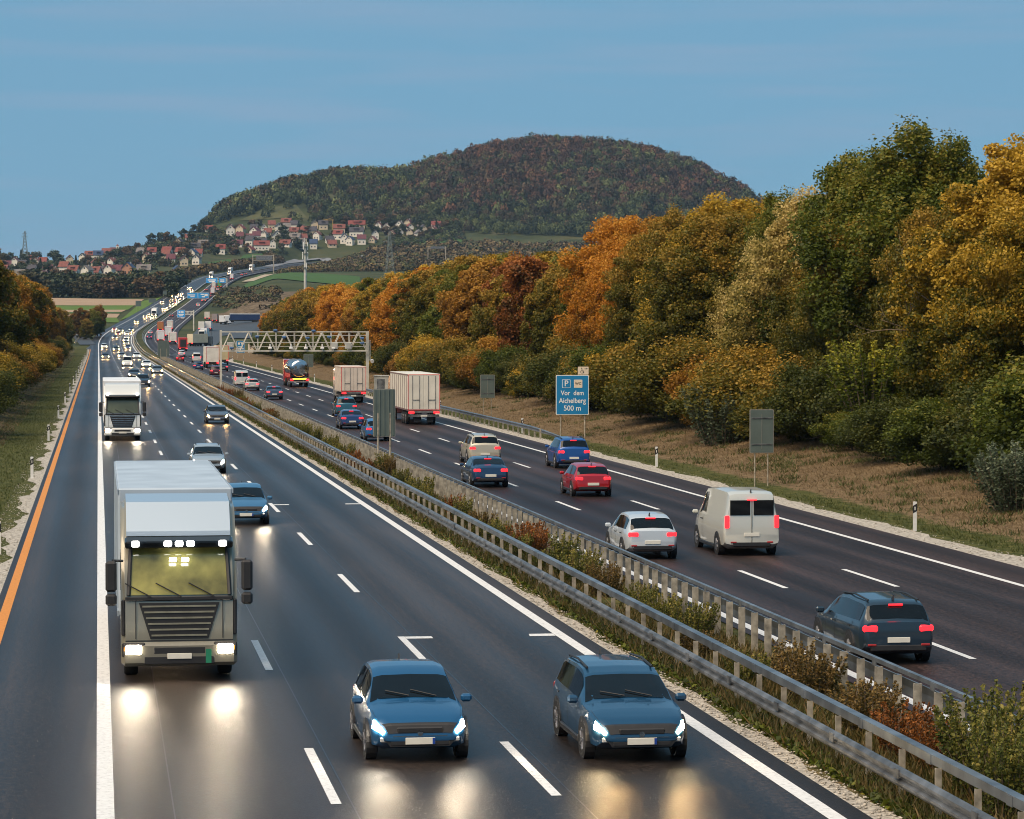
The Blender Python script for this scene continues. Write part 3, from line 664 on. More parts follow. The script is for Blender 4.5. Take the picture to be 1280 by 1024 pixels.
# cabin and camera mast by the gantry foot
p = rp(33.2, 331); z0 = gz(p[0], p[1]); e = empty('equipment_cabin', (p[0], p[1], z0), -.2, 'pale concrete equipment cabin on the verge beside the gantry leg', 'cabin')
mb = MB(); mb.box((0, 0, .95), (2.6, 1.8, 1.9), bev=.03); mb.build('wall', M['cabin'], e); mb = MB(); mb.box((0, 0, 1.97), (2.75, 1.95, .12), bev=.03); mb.build('roof', M['cabin'], e)
mb = MB(); mb.box((-.5, -.915, .85), (.9, .03, 1.55), bev=.01); d = mb.build('door', M['zinc_old'], e); mb = MB(); mb.box((-.15, -.95, .9), (.05, .04, .16)); mb.build('handle', M['black_plastic'], d)
p = rp(31.6, 300); z0 = gz(p[0], p[1]); e = empty('camera_mast', (p[0], p[1], z0), 0, 'short mast with white camera and tilted arm behind the pale trailer truck', 'camera mast')
mb = MB(); mb.cyl((0, 0, 1.0), (0, 0, 1), .06, 2.0, 8); mb.build('mast', M['zinc_old'], e); mb = MB(); mb.tube([(0, 0, 1.9), (1.5, 0, 3.1)], .05, 6); mb.build('arm', M['zinc'], e)
mb = MB(); mb.box((-.15, -.1, 2.1), (.5, .3, .28), bev=.06); mb.build('camera', M['white_plastic'], e)
# signs on the nose of the slip road
p = rp(34.5, 700); e = empty('exit_sign', (p[0], p[1], gz(p[0], p[1])), 0, 'small blue parking sign at the slip road nose, seen under the gantry', 'road sign')
def small_sign(e, W_, H_, zb, face, marks, m2):
    mb = MB(); panel(mb, (0, 0, zb + H_ / 2), W_, H_, .08); mb.build('sign_border', M['sign_white'], e)
    mb = MB(); panel(mb, (0, -.05, zb + H_ / 2), W_ - .16, H_ - .16, .02); mb.build('sign_face', face, e)
    mb = MB()
    for x, z, w, h in marks: bar(mb, x * W_, zb + z * H_, w * W_, h * H_, -.066)
    mb.build('lettering', m2, e)
small_sign(e, 2.1, 3.0, 1.3, M['sign_blue'], [(-.2, .78, .24, .2), (.2, .78, .26, .2), (0, .5, .6, .08), (0, .34, .7, .08), (0, .12, .5, .08)], M['sign_white'])
for x in (-.7, .7): mb = MB(); mb.cyl((x, .08, 1.2), (0, 0, 1), .06, 2.4, 8); mb.build('pole', M['post_metal'], e)
p = rp(37.6, 700); e = empty('truck_sign', (p[0], p[1], gz(p[0], p[1])), 0, 'pale sign with a dark truck symbol right of the small blue parking sign', 'road sign')
small_sign(e, 2.6, 2.5, .9, M['sign_cream'], [(-.1, .62, .5, .1), (.22, .58, .14, .16), (0, .48, .7, .04), (-.25, .43, .1, .08), (.2, .43, .1, .08)], M['black_plastic'])
for x in (-.9, .9): mb = MB(); mb.cyl((x, .08, 1.0), (0, 0, 1), .06, 2.0, 8); mb.build('pole', M['post_metal'], e)
p = rp(32.2, 705); e = empty('white_sign', (p[0], p[1], gz(p[0], p[1])), 0, 'blank pale grey panel left of the small blue parking sign', 'road sign')
small_sign(e, 1.6, 1.8, 2.3, M['cabin'], [(0, .5, .6, .04)], M['sign_white'])
for x in (-.5, .5): mb = MB(); mb.cyl((x, .08, 1.6), (0, 0, 1), .05, 3.2, 8); mb.build('pole', M['post_metal'], e)
# overhead direction signs
def overhead(u0, u1, v0, v1, Y, panels, label, leg_lats, cant=None):
    d = rp(20, Y) @ np.array([math.sin(PSI), math.cos(PSI), 0])
    a, b = at_depth(u0, v1, d), at_depth(u1, v0, d); base = rp(20, Y)
    e = empty('overhead_sign', tuple(base), -PSI, label, 'overhead sign')
    k = d / F
    def X(u): return (u - proj(base)[0]) * k
    def Z(v): return at_depth(u0, v, d)[2] - base[2]
    for (pu0, pu1, rows) in panels:
        w, h = X(pu1) - X(pu0), Z(v0) - Z(v1); cx, cz = (X(pu0) + X(pu1)) / 2, (Z(v0) + Z(v1)) / 2
        mb = MB(); panel(mb, (cx, 0, cz), w, h, .15, 0, .2); s = mb.build('sign_panel', M['sign_white'], e)
        mb = MB(); panel(mb, (cx, -.09, cz), w - .2, h - .2, .04, 0, .2); mb.build('sign_face', M['sign_blue2'], s)
        mb = MB()
        for (x, z, ww, hh) in rows: bar(mb, cx + x * w, cz + z * h, ww * w, hh * h, -.12)
        mb.build('lettering', M['sign_white'], s)
    for u in leg_lats:
        x = X(u); mb = MB(); mb.box((x, .3, (Z(v0) + 0) / 2 - .4), (.5, .5, Z(v0) + .8)); mb.build('leg', M['gantry'], e)
    ul, ur = min(leg_lats + [u0]), max(leg_lats + [u1])
    mb = MB()
    for zz in ((Z(v0) - .2, Z(v0) - 1.5) if cant is None else (Z(v0) - .6, Z(v0) - 1.9)): mb.box(((X(ul) + X(ur)) / 2, .3, zz), (X(ur) - X(ul) - .52, .3, .3))
    n = 12
    for i in range(n): mb.box((X(ul) + (i + .5) / n * (X(ur) - X(ul)), .3, (Z(v0) - (.85 if cant is None else 1.25))), (.2, .2, 1.0))
    mb.build('beam', M['gantry'], e); return e
M['sign_blue2'] = mat('sign_blue_far', (.015, .28, .66), .45, var=.05)
txt = [(-.05, .22, .6, .14), (-.1, -.02, .5, .14), (.05, -.26, .5, .12)]
overhead(221.5, 231.5, 387.5, 397, 1225, [(221.5, 231.5, [(-.2, .22, .22, .2), (.15, .22, .3, .2), (0, -.08, .7, .12), (0, -.28, .5, .1)])], 'blue services sign hanging from a cantilever arm over the right carriageway', [242.0], True)
overhead(234, 261, 366, 373.2, 1640, [(234, 247.3, [(-.1, .1, .7, .16), (.0, -.2, .4, .16)]), (247.6, 261, [(-.1, .2, .3, .2), (.25, .1, .3, .4), (.0, -.2, .3, .2)])], 'wide blue overhead direction signs over the climbing right carriageway, lower pair', [])
overhead(257.5, 282.2, 347.6, 354, 1900, [(257.5, 272, [(0, .1, .7, .2), (0, -.2, .5, .16)]), (273.6, 282.2, [(0, .1, .6, .2), (0, -.2, .6, .16)])], 'pair of blue overhead signs farther uphill, the upper pair near the hill', [283.6])
for u0, u1, v0, v1, Dp, lab in ((316, 342, 318.5, 327.5, 2350, 'long grey sign gantry seen from behind on the climbing road below the village'), (535, 557, 308, 312.5, 2420, 'small grey sign gantry in the scrub below the forest at the right')):
    a, b = at_depth(u0, v1, Dp), at_depth(u1, v0, Dp); zg = min(gz(a[0], a[1]), gz(b[0], b[1])); k = Dp / F; w = (u1 - u0) * k
    e = empty('sign_gantry', ((a[0] + b[0]) / 2, (a[1] + b[1]) / 2, zg), -PSI, lab, 'gantry'); zt, zb = b[2] - zg, a[2] - zg
    mb = MB(); mb.box((w * .04, -.2, (zt + zb) / 2 + .5), (w * .78, .3, (zt - zb) * .6)); mb.build('sign_panel', M['zinc_old'], e)
    mb = MB(); [mb.box((0, .2, zz), (w, .4, .4)) for zz in (zt - .6, zb + 1.2)]; mb.build('beam', M['post_metal'], e)
    for s in (-1, 1): mb = MB(); mb.box((s * w / 2, .2, zt / 2), (.7, .7, zt)); mb.build('leg', M['post_metal'], e)
# ------------------------------------------------------------------ masts and pylons
p = at_depth(381.5, 303, 900); zg = gz(p[0], p[1]); e = empty('radio_mast', (p[0], p[1], zg), 0, 'tall slim concrete radio mast with antenna panels rising behind the trees', 'radio mast'); Hm = p[2] - zg
mb = MB(); mb.tube([(0, 0, 0), (0, 0, Hm - 1)], [.62, .38], 14); mb.build('shaft', M['mastc'] if 'mastc' in M else M['cabin'], e)
for z in (Hm - 1.4, Hm - 3.6, Hm - 8.0): mb = MB(); mb.cyl((0, 0, z), (0, 0, 1), .9, .14, 14); mb.build('platform', M['zinc_old'], e)
for k, (x, y, z) in enumerate(((.75, 0, Hm - 1.2), (-.6, .5, Hm - 1.0), (-.5, -.6, Hm - 1.2), (.8, .1, Hm - 4.2), (-.8, -.1, Hm - 4.2), (.3, -.7, Hm - 7.4))):
    mb = MB(); mb.box((x, y, z), (.32, .25, 2.3 if z > Hm - 5 else 1.8), bev=.05); mb.build('antenna', M['white_plastic'], e)
for x in (-.25, .25): mb = MB(); mb.cyl((x, 0, Hm + .2), (0, 0, 1), .05, 2.6, 6); mb.build('rod_antenna', M['white_plastic'], e)
M['pylon'] = mat('pylon', (.20, .23, .22), .6, metal=.4)
def pylon(u, vtop, Dp, wbase, label, arms=((.78, 5.5), (.9, 4.0)), vb=None):
    t = at_depth(u, vtop, Dp); zg = gz(t[0], t[1]); h = t[2] - zg
    e = empty('pylon', (t[0], t[1], zg), -PSI + .3, label, 'pylon'); mb = MB(); wt = wbase * .12; n = 9
    lv = [(i / n) ** .85 * h for i in range(n + 1)]; wd = [wbase + (wt - wbase) * (z / h) ** .8 for z in lv]
    r = max(.09, Dp / F * .28)
    for sx, sy in ((1, 1), (-1, 1), (-1, -1), (1, -1)): mb.tube([(sx * w / 2, sy * w / 2, z) for w, z in zip(wd, lv)], r, 4)
    for i in range(n):
        for s in (-1, 1):
            for a, b in (((s * wd[i] / 2, -wd[i] / 2), (s * wd[i + 1] / 2, wd[i + 1] / 2)), ((s * wd[i] / 2, wd[i] / 2), (s * wd[i + 1] / 2, -wd[i + 1] / 2))):
                mb.tube([(a[0], a[1], lv[i]), (b[0], b[1], lv[i + 1])], r * .6, 4); mb.tube([(a[1], a[0], lv[i]), (b[1], b[0], lv[i + 1])], r * .6, 4)
    mb.build('lattice', M['pylon'], e)
    for f, l in arms:
        mb = MB()
        for s in (-1, 1): mb.tube([(0, 0, f * h), (s * l, 0, f * h - .1)], r * .8, 4); mb.tube([(0, 0, f * h + 1.2), (s * l, 0, f * h)], r * .6, 4)
        mb.build('cross_arm', M['pylon'], e)
    return e
pylon(487, 289, 1700, 6.5, 'slender lattice pylon standing in front of the village, right of the radio mast', ((.8, 4), (.9, 3)))
pylon(31, 289, 2900, 8, 'dark lattice pylon on the skyline at the far left', ((.82, 3.5), (.92, 2.5)))
# lamp post at the slip road and the turquoise roof canopy left
p = at_depth(264, 436, 790); e = empty('lamp_post', (p[0], p[1], gz(p[0], p[1])), 0, 'thin grey lamp post with a white base box beside the slip road', 'lamp post'); hz = at_depth(264, 410, 790)[2] - gz(p[0], p[1])
mb = MB(); mb.tube([(0, 0, 0), (0, 0, hz)], [.14, .08], 8); mb.build('pole', M['zinc'], e); mb = MB(); mb.box((0, -.5, hz), (.25, 1.0, .12), bev=.03); mb.build('lamp_head', M['zinc'], e); mb = MB(); mb.box((.3, 0, .9), (.5, .4, 1.8), bev=.04); mb.build('base_box', M['white_plastic'], e)
# ------------------------------------------------------------------ foliage
def unit(n, rng):
    v = rng.normal(size=(n, 3)); return v / np.linalg.norm(v, axis=1, keepdims=True)
def leaves(P, N, size, rng, asp=1.35, rot=True):
    """diamond leaf sprays at P facing N"""
    n = len(P); a = np.cross(N, unit(n, rng)); a /= np.linalg.norm(a, axis=1, keepdims=True) + 1e-9; b = np.cross(N, a)
    s = size * (.65 + .7 * rng.random(n))[:, None]; fold = N * s * .22
    V = np.stack([P - a * s * asp * .5, P - b * s * .5 + fold, P + a * s * asp * .5, P + b * s * .5 + fold], 1).reshape(-1, 3)
    return V, np.arange(n * 4).reshape(n, 4)
def crown(name, seed, R, zb, zt, ncl, per, leaf, m, lobes=.24, upright=0.0, rc=.27):
    rng = np.random.default_rng(seed); H = (zt - zb) / 2; zc = zb + H
    d = unit(ncl, rng); ph = rng.random(6) * 6.28
    az = np.arctan2(d[:, 1], d[:, 0])
    lob = 1 + lobes * (np.sin(3 * az + ph[0] + 2 * d[:, 2]) * .6 + np.sin(5 * az + ph[1] - 3 * d[:, 2]) * .4 + np.sin(4 * d[:, 2] + ph[2]) * .5)
    rad = (.42 + .58 * rng.random(ncl) ** .5) * lob * (.86 + .28 * rng.random(ncl)); rad = np.minimum(rad, np.where(d[:, 2] > .75, .98, 1.12))
    egg = 1 - .34 * np.clip(d[:, 2], 0, 1) ** 1.5 + .10 * np.clip(-d[:, 2], 0, 1)
    C = np.stack([d[:, 0] * R * egg * rad, d[:, 1] * R * egg * rad, zc + d[:, 2] * H * rad], -1)
    crr = R * rc * (.55 + .8 * rng.random(ncl))
    tc = rng.random(ncl)
    idx = np.repeat(np.arange(ncl), per); q = unit(len(idx), rng) * (rng.random(len(idx)) ** .38)[:, None]
    q[:, 2] *= .72 + upright; P = C[idx] + q * crr[idx][:, None]
    P[:, 2] = zb + (P[:, 2] - P[:, 2].min()) * (zt - zb) / (P[:, 2].max() - P[:, 2].min())
    # shoots poking out of the outline
    if upright: P[:, 2] += upright * crr[idx] * (rng.random(len(idx)) ** 2) * 1.6
    outd = (P - np.array([0, 0, zc])); outd /= np.linalg.norm(outd, axis=1, keepdims=True) + 1e-6
    N = outd * .25 + np.array([0, 0, .35]) + q * .45 + unit(len(idx), rng) * 1.0; N /= np.linalg.norm(N, axis=1, keepdims=True)
    V, Q = leaves(P, N, leaf, rng)
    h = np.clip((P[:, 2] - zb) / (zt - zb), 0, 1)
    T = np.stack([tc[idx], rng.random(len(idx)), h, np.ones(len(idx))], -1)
    return np_mesh(name, V, Q, m, np.repeat(T, 4, 0)), C
def trunk_mesh(name, seed, h, r, C, m, nl=9, lean=0.0):
    rng = np.random.default_rng(seed); mb = MB()
    pts = [(lean * z / h + .12 * math.sin(z * .7 + seed), .12 * math.cos(z * .9 + seed), z) for z in np.linspace(-.3, h, 7)]
    mb.tube(pts, [r * (1.25 - .95 * i / 6) for i in range(7)], 8)
    for c in C[rng.permutation(len(C))[:nl]]:
        z0 = min(max(h * .25, c[2] * .62), h * .9); s = Vector((lean * z0 / h, 0, z0)); e_ = Vector(c); md = (s + e_) / 2 + Vector((0, 0, -.25))
        rr = r * .38; mb.tube([s, md, e_], [rr, rr * .65, rr * .25], 5)
    return mb.mesh(name, m, True)
M['bark'] = mat('bark', (.10, .08, .06), .9, var=.5, scale=3, bump=.6); M['twig'] = mat('twig', (.19, .145, .10), .9, var=.4, scale=3)
PAL = {
 'green': [(.10, (.020, .030, .004)), (.36, (.042, .060, .006)), (.60, (.078, .100, .009)), (.82, (.125, .145, .014)), (.98, (.24, .20, .025))],
 'golden': [(.10, (.030, .040, .005)), (.36, (.062, .072, .007)), (.54, (.12, .112, .010)), (.74, (.34, .215, .016)), (.92, (.54, .34, .035))],
 'orange': [(.10, (.050, .046, .006)), (.34, (.17, .098, .009)), (.60, (.42, .175, .012)), (.85, (.58, .24, .018)), (.98, (.66, .34, .05))],
 'rust': [(.10, (.038, .032, .007)), (.36, (.115, .068, .010)), (.62, (.245, .115, .014)), (.84, (.40, .195, .022)), (.98, (.5, .28, .04))],
 'olive': [(.10, (.026, .032, .005)), (.36, (.058, .066, .008)), (.62, (.120, .110, .011)), (.84, (.25, .165, .018)), (.98, (.42, .25, .035))],
 'pale': [(.10, (.036, .044, .008)), (.38, (.085, .088, .014)), (.62, (.24, .19, .035)), (.84, (.50, .37, .11)), (.98, (.60, .46, .18))]}
PAL['lime'] = [(.10, (.03, .05, .006)), (.42, (.08, .11, .012)), (.7, (.19, .21, .02)), (.92, (.38, .34, .03))]
PAL['silver'] = [(.10, (.03, .045, .022)), (.42, (.065, .088, .045)), (.7, (.12, .15, .085)), (.92, (.20, .235, .15))]
for k, s in PAL.items(): M['leaf_' + k] = leafmat('leaves_' + k, s, hb=.60, bias=-.15)  # by height: tops turn first, and darker low leaves paint in the crown's shade
M['leaf_hedge'] = leafmat('leaves_hedge', [(.10, (.016, .024, .005)), (.45, (.045, .058, .009)), (.75, (.085, .095, .013)), (.97, (.20, .15, .025))], hb=.30, bias=-.05)
M['leaf_dark'] = leafmat('leaves_dark', PAL['green'], hb=.5, bias=-.2)
# prototypes: crown meshes shared by the copies, each tree keeps its own scale, turn and palette
TREES = []
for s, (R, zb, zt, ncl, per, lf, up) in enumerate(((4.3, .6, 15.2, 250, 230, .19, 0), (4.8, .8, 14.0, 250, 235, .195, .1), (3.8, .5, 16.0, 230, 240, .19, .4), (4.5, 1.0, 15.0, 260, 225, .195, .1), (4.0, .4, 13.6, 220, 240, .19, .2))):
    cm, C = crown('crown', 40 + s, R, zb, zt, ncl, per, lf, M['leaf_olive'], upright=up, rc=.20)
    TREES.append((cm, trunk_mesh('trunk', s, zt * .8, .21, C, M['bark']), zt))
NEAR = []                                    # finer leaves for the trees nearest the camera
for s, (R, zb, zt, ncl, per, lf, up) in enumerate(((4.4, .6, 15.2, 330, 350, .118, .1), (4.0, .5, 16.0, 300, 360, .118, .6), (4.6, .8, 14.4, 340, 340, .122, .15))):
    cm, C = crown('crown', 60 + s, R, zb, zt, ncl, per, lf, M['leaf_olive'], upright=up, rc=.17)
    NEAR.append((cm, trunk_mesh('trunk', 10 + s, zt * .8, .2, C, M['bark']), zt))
BUSH = []
for s in range(3):
    cm, C = crown('crown', 80 + s, 2.1, .05, 3.6, 90, 420, .07, M['leaf_green'], rc=.27, upright=.3)
    BUSH.append((cm, trunk_mesh('stem', 30 + s, 2.2, .06, C, M['bark'], 8), 3.6))
def plant(kind, proto, X, Y, h, palette, label, cat, group, rw=1.0, rz=None, part='trunk', zoff=-.15, leanx=0.0):
    cm, tm, h0 = proto; z = gz(X, Y) + zoff; s = h / h0
    e = empty(kind, (X, Y, z), random.random() * 6.28 if rz is None else rz, label, cat, group); e.scale = (s * rw, s * rw, s); e.rotation_euler[0] = leanx
    t = link(part, tm, e); c = link('crown', cm, e)
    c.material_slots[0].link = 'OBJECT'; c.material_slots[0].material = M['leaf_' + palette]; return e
WORDS = {'green': 'dark green', 'golden': 'golden yellow', 'orange': 'bright orange', 'rust': 'rusty brown', 'olive': 'olive and brown', 'pale': 'pale straw yellow', 'lime': 'yellow-green', 'silver': 'silvery green', 'dark': 'very dark green', 'hedge': 'deep green'}
rt = random.Random(5)
# skyline of the row and its colours from near to far, read off the photograph
_su = [300, 325, 345, 400, 440, 480, 520, 560, 600, 650, 690, 740, 790, 850, 900, 930, 990, 1040, 1070, 1110, 1200, 1240, 1300, 1600]
_sv = [402, 390, 376, 352, 350, 342, 335, 322, 312, 308, 312, 292, 270, 256, 243, 239, 247, 226, 214, 205, 200, 172, 164, 150]
_pu = [(335, 'orange'), (352, 'olive'), (372, 'rust'), (392, 'olive'), (410, 'golden'), (428, 'orange'), (448, 'rust'), (466, 'golden'), (486, 'green'), (500, 'orange'), (520, 'rust'), (545, 'olive'), (572, 'green'), (600, 'rust'), (632, 'olive'), (655, 'red'), (685, 'golden'), (715, 'olive'), (745, 'green'), (790, 'orange'), (835, 'olive'),
       (880, 'golden'), (925, 'olive'), (972, 'pale'), (1020, 'pale'), (1075, 'olive'), (1130, 'green'), (1180, 'olive'), (1225, 'golden'), (1260, 'green'), (1290, 'golden'), (1400, 'olive')]
def pal_at(u): return min(_pu, key=lambda q: abs(q[0] - u))[1]
M['leaf_red'] = leafmat('leaves_red', [(.1, (.05, .04, .009)), (.42, (.13, .062, .013)), (.72, (.26, .085, .018)), (.95, (.40, .15, .03))]); WORDS['red'] = 'reddish'
def row_tree(Y, lt, lo, hi, i, rowname, pal=None, rw=None):
    X = float(xs(Y)) + lt; u, v, d = proj((X, Y, 8.0)); top = at_depth(u, float(np.interp(u, _su, _sv)), d)[2] - gz(X, Y); h = top * rt.uniform(lo, hi)
    pal = pal or pal_at(u + rt.uniform(-6, 6)); pr = NEAR[i % 3] if Y < 262 else TREES[i % 5]
    plant('roadside_tree', pr, X, Y, h, pal, f'{WORDS[pal]} roadside tree, {nth(i)} from the near end of the right {rowname} row', 'tree', 'trees in the row right of the motorway', rw or rt.uniform(.92, 1.12))
Y = 92.0; i = 0
while Y < 770: row_tree(Y, 44.6 + rt.uniform(-1.4, 1.8), .80, .97, i, 'front'); i += 1; Y += 5.8 + Y * .0125 + rt.uniform(-1, 1)
Y = 95.0; i = 0
while Y < 790: row_tree(Y, 51.5 + rt.uniform(-2, 2.5), .93, 1.0, i, 'back', rt.choice(['golden', 'orange', 'olive', 'rust', 'golden', 'olive', 'green']) if Y > 190 else rt.choice(['olive', 'green']), rt.uniform(1.0, 1.2)); i += 1; Y += 7.4 + Y * .012 + rt.uniform(-1, 1)
# single trees with a look of their own
for (u, v, Yt, lt, pal, pr, lab, rw) in ((1140, 156, 147, 46.5, 'green', 1, 'tallest tree of the row, dark green against the sky with bare lower branches', 1.25), (1262, 164, 133, 45.5, 'golden', 0, 'tall golden tree against the sky at the right edge of the view', 1.1),
                                         (1088, 186, 157, 47.5, 'green', 2, 'green tree leaning against the left side of the tallest tree', 1.05), (1192, 172, 143, 48.5, 'green', 1, 'green tree close behind the right side of the tallest tree', 1.0), (1015, 230, 173, 44.5, 'pale', 0, 'pale straw coloured tree left of the tallest green tree', 1.05),
                                         (775, 268, 246, 46, 'orange', 2, 'tall orange-topped tree above the parking sign', 1.0), (966, 240, 186, 47, 'green', 1, 'slim green tree at the dip in the skyline left of the pale tree', .9), (905, 238, 203, 46.5, 'golden', 0, 'wide golden tree crown between the parking sign and the pale tree', 1.1)):
    Yt = (lt / ((u - 123) * math.cos(PSI) / F) - lt * math.sin(PSI)) / math.cos(PSI); X = float(xs(Yt)) + lt; d = proj((X, Yt, 10))[2]; h = at_depth(u, v, d)[2] - gz(X, Yt)
    plant('roadside_tree', NEAR[pr], X, Yt, h, pal, lab, 'tree', 'trees in the row right of the motorway', rw)
# bare twigs fanning out in front of the tall tree: crooked, forking branches on a thin trunk
mb = MB(); X, Yt = 42.3, 144.0; z0 = gz(X, Yt)
def limb(p, dv, L_, r, depth):
    pts = [p]; q = p.copy(); dr = dv.copy()
    for k in range(4):
        dr = (dr + Vector((rt.gauss(0, .16), rt.gauss(0, .14), rt.gauss(.03, .12)))).normalized(); q = q + dr * L_ / 4; pts.append(q.copy())
        if depth and k > 0 and rt.random() < .75: limb(q, (dr + Vector((rt.gauss(0, .5), rt.gauss(0, .4), rt.gauss(.15, .3)))).normalized(), L_ * rt.uniform(.3, .55), r * .5, depth - 1)
    mb.tube(pts, [r, r * .8, r * .6, r * .42, r * .2], 5)
tr = [Vector((.1, 0, -.2)), Vector((0, .05, 2.4)), Vector((.12, 0, 4.8)), Vector((.05, .05, 6.6))]; mb.tube(tr, [.15, .13, .11, .08], 8)
for k in range(11):
    a = rt.uniform(-1.3, .45); limb(tr[3] + Vector((0, 0, rt.uniform(-1.6, .1))), Vector((math.sin(a), rt.uniform(-.3, 0), abs(math.cos(a)) * .8 + .1)).normalized(), rt.uniform(2.2, 3.8), .045, 2)
o = mb.build('bare_tree', M['twig'], smooth=True); o.location = (X, Yt, z0); tag(o, 'thin bare tree with forking leafless branches in front of the tallest green tree', 'tree')
# understorey shrubs along the top of the dry slope
Y = 82.0; i = 0
while Y < 720:
    X = float(xs(Y)) + 40.7 + rt.uniform(-1.3, 1.6); pal = rt.choice(['hedge', 'green', 'olive', 'hedge', 'golden', 'dark', 'green', 'rust'])
    plant('shrub', BUSH[i % 3], X, Y, rt.uniform(1.8, 6.2), pal, f'{WORDS[pal]} shrub above the right dry slope, {nth(i)} from the near end', 'shrub', 'shrubs below the roadside trees', rt.uniform(1.1, 1.5), part='stem')
    Y += 3.1 + Y * .013 + rt.uniform(-1.2, 1.4); i += 1
# left side
i = 0
for k in range(44):
    Y = 240 + k * 15.5 + rt.uniform(-4, 4); row = k % 2; X = (-13.2 + 2.0 * float(smooth(700, 850, Y)) if row == 0 else -19.5) - max(0, (Y - 640)) * .004 + rt.uniform(-1.2, 1.2); pal = rt.choice(['rust', 'orange', 'rust', 'golden', 'olive', 'orange']) if Y < 700 else rt.choice(['rust', 'olive', 'green'])
    h = rt.uniform(12.5, 15.5) * (1.0 if Y < 660 else .85)
    plant('roadside_tree', TREES[k % 5], X, Y, h, pal, f'{WORDS[pal]} tree on the left embankment, {nth(k)} from the near end', 'tree', 'trees on the left embankment', rt.uniform(.95, 1.2))
Y = 190; i = 0
while Y < 830:
    pal = rt.choice(['olive', 'rust', 'hedge', 'golden']); X = -10.4 + rt.uniform(-1.2, .9)
    plant('shrub', BUSH[i % 3], X, Y, rt.uniform(2.5, 4.8), pal, f'{WORDS[pal]} shrub below the left trees, {nth(i)} from the near end', 'shrub', 'shrubs below the left trees', rt.uniform(1.1, 1.6), part='stem'); Y += 4.5 + Y * .012; i += 1
# round tree cluster between ramp and motorway
M['leaf_rustdark'] = leafmat('leaves_rustdark', PAL['rust'], bias=-.2)
WORDS['rustdark'] = 'dark rust brown'
for k, (u, v, D, top, pal) in enumerate(((101, 424, 1060, 384, 'rustdark'), (114, 424, 1075, 386, 'green'), (122, 421, 1100, 380, 'rustdark'), (92, 421, 1090, 392, 'rustdark'), (108, 428, 1040, 398, 'olive'))):
    p = at_depth(u, v, D); h = at_depth(u, top, D)[2] - gz(p[0], p[1])
    plant('round_tree', TREES[k], p[0], p[1], h, pal, f'{WORDS[pal]} round tree in the clump beside the joining ramp, {["front left one", "middle one", "rightmost and tallest one", "leftmost one", "small one in front"][k]}', 'tree', 'clump of round trees beside the ramp', 1.15)
# ---- distant trees: one light mesh each
def far_tree(name, seed, R, H, n, leaf, m, ncl=26, taper=.0):
    rng = np.random.default_rng(seed); me, C = crown(name, seed, R, H * .06, H, ncl, n // ncl, leaf, m, rc=.42, lobes=.18); return me
M['leaf_far_green'] = leafmat('leaves_far_green', [(.1, (.010, .017, .009)), (.5, (.022, .034, .013)), (.9, (.050, .065, .022))], 0, .35)
M['leaf_far_olive'] = leafmat('leaves_far_olive', [(.1, (.018, .020, .010)), (.5, (.045, .045, .018)), (.9, (.095, .08, .030))], 0, .35)
M['leaf_far_brown'] = leafmat('leaves_far_brown', [(.1, (.025, .018, .011)), (.5, (.070, .045, .022)), (.9, (.14, .085, .035))], 0, .35)
M['leaf_far_fir'] = leafmat('leaves_far_fir', [(.1, (.006, .012, .009)), (.5, (.013, .024, .015)), (.9, (.026, .042, .022))], 0, .35)
FAR = [far_tree('far_tree', 200 + k, 4.2, 10, 900, .95, M['leaf_far_green']) for k in range(4)]
def fir_mesh():
    rng = np.random.default_rng(3); n = 700; t = rng.random(n) ** .8; a = rng.random(n) * 6.28; r = (1 - t) * 2.3 * (.4 + .6 * rng.random(n) ** .5) * (.8 + .2 * np.sin(t * 50))
    P = np.stack([np.cos(a) * r, np.sin(a) * r, t * 10 + .3], -1); N = np.stack([np.cos(a), np.sin(a), .7 + 0 * a], -1) + unit(n, rng) * .4; N /= np.linalg.norm(N, axis=1, keepdims=True)
    V, Q = leaves(P, N, .8, rng); T = np.stack([rng.random(n), rng.random(n), t, np.ones(n)], -1); return np_mesh('fir_tree', V, Q, M['leaf_far_fir'], np.repeat(T, 4, 0))
FIR = fir_mesh()
FARN = {'far_green': 'dark green', 'far_olive': 'olive', 'far_brown': 'brownish', 'far_fir': 'blackish green'}
def put_far(X, Y, h, pal, label, group, rw=1.0, me=None, z=None, kind='tree'):
    me = me or FAR[rt.randrange(4)]; o = link(kind, me); s = h / 10; o.location = (X, Y, (gz(X, Y) if z is None else z) - .2 * s); o.scale = (s * rw, s * rw, s); o.rotation_euler[2] = rt.random() * 6.28
    if pal != 'far_fir': o.material_slots[0].link = 'OBJECT'; o.material_slots[0].material = M['leaf_' + pal]
    return tag(o, label, 'tree', group)
k = 0
for (v, u0, u1, n, hpx) in ((372, 56, 222, 16, 24), (366, 20, 224, 18, 26), (360, 40, 226, 16, 20)):
    for i in range(n):
        u = u0 + (u1 - u0) * (i + .5) / n + rt.uniform(-3, 3); X, Y, z, d = hit(u, v + rt.uniform(-1, 1)); h = hpx * d / F * rt.uniform(.75, 1.2); pal = rt.choice(['far_green', 'far_green', 'far_olive', 'far_green', 'far_brown'])
        put_far(X, Y, h, pal, f'{FARN[pal]} tree behind the brown field, {nth(i)} from left in the {["front", "middle", "back"][k]} row', 'tree belt behind the fields', rt.uniform(1.0, 1.3))
    k += 1
for u, v, wpx, hpx, lab in ((64, 372.5, 21, 15, 'round grey-green willow at the field edge, the left and smaller of two'), (107, 373, 26, 17, 'round grey-green willow at the field edge, the right and larger of two')):
    X, Y, z, d = hit(u, v); put_far(X, Y, hpx * d / F, 'far_olive', lab, None, wpx / hpx * 1.15 * .8 / .8)
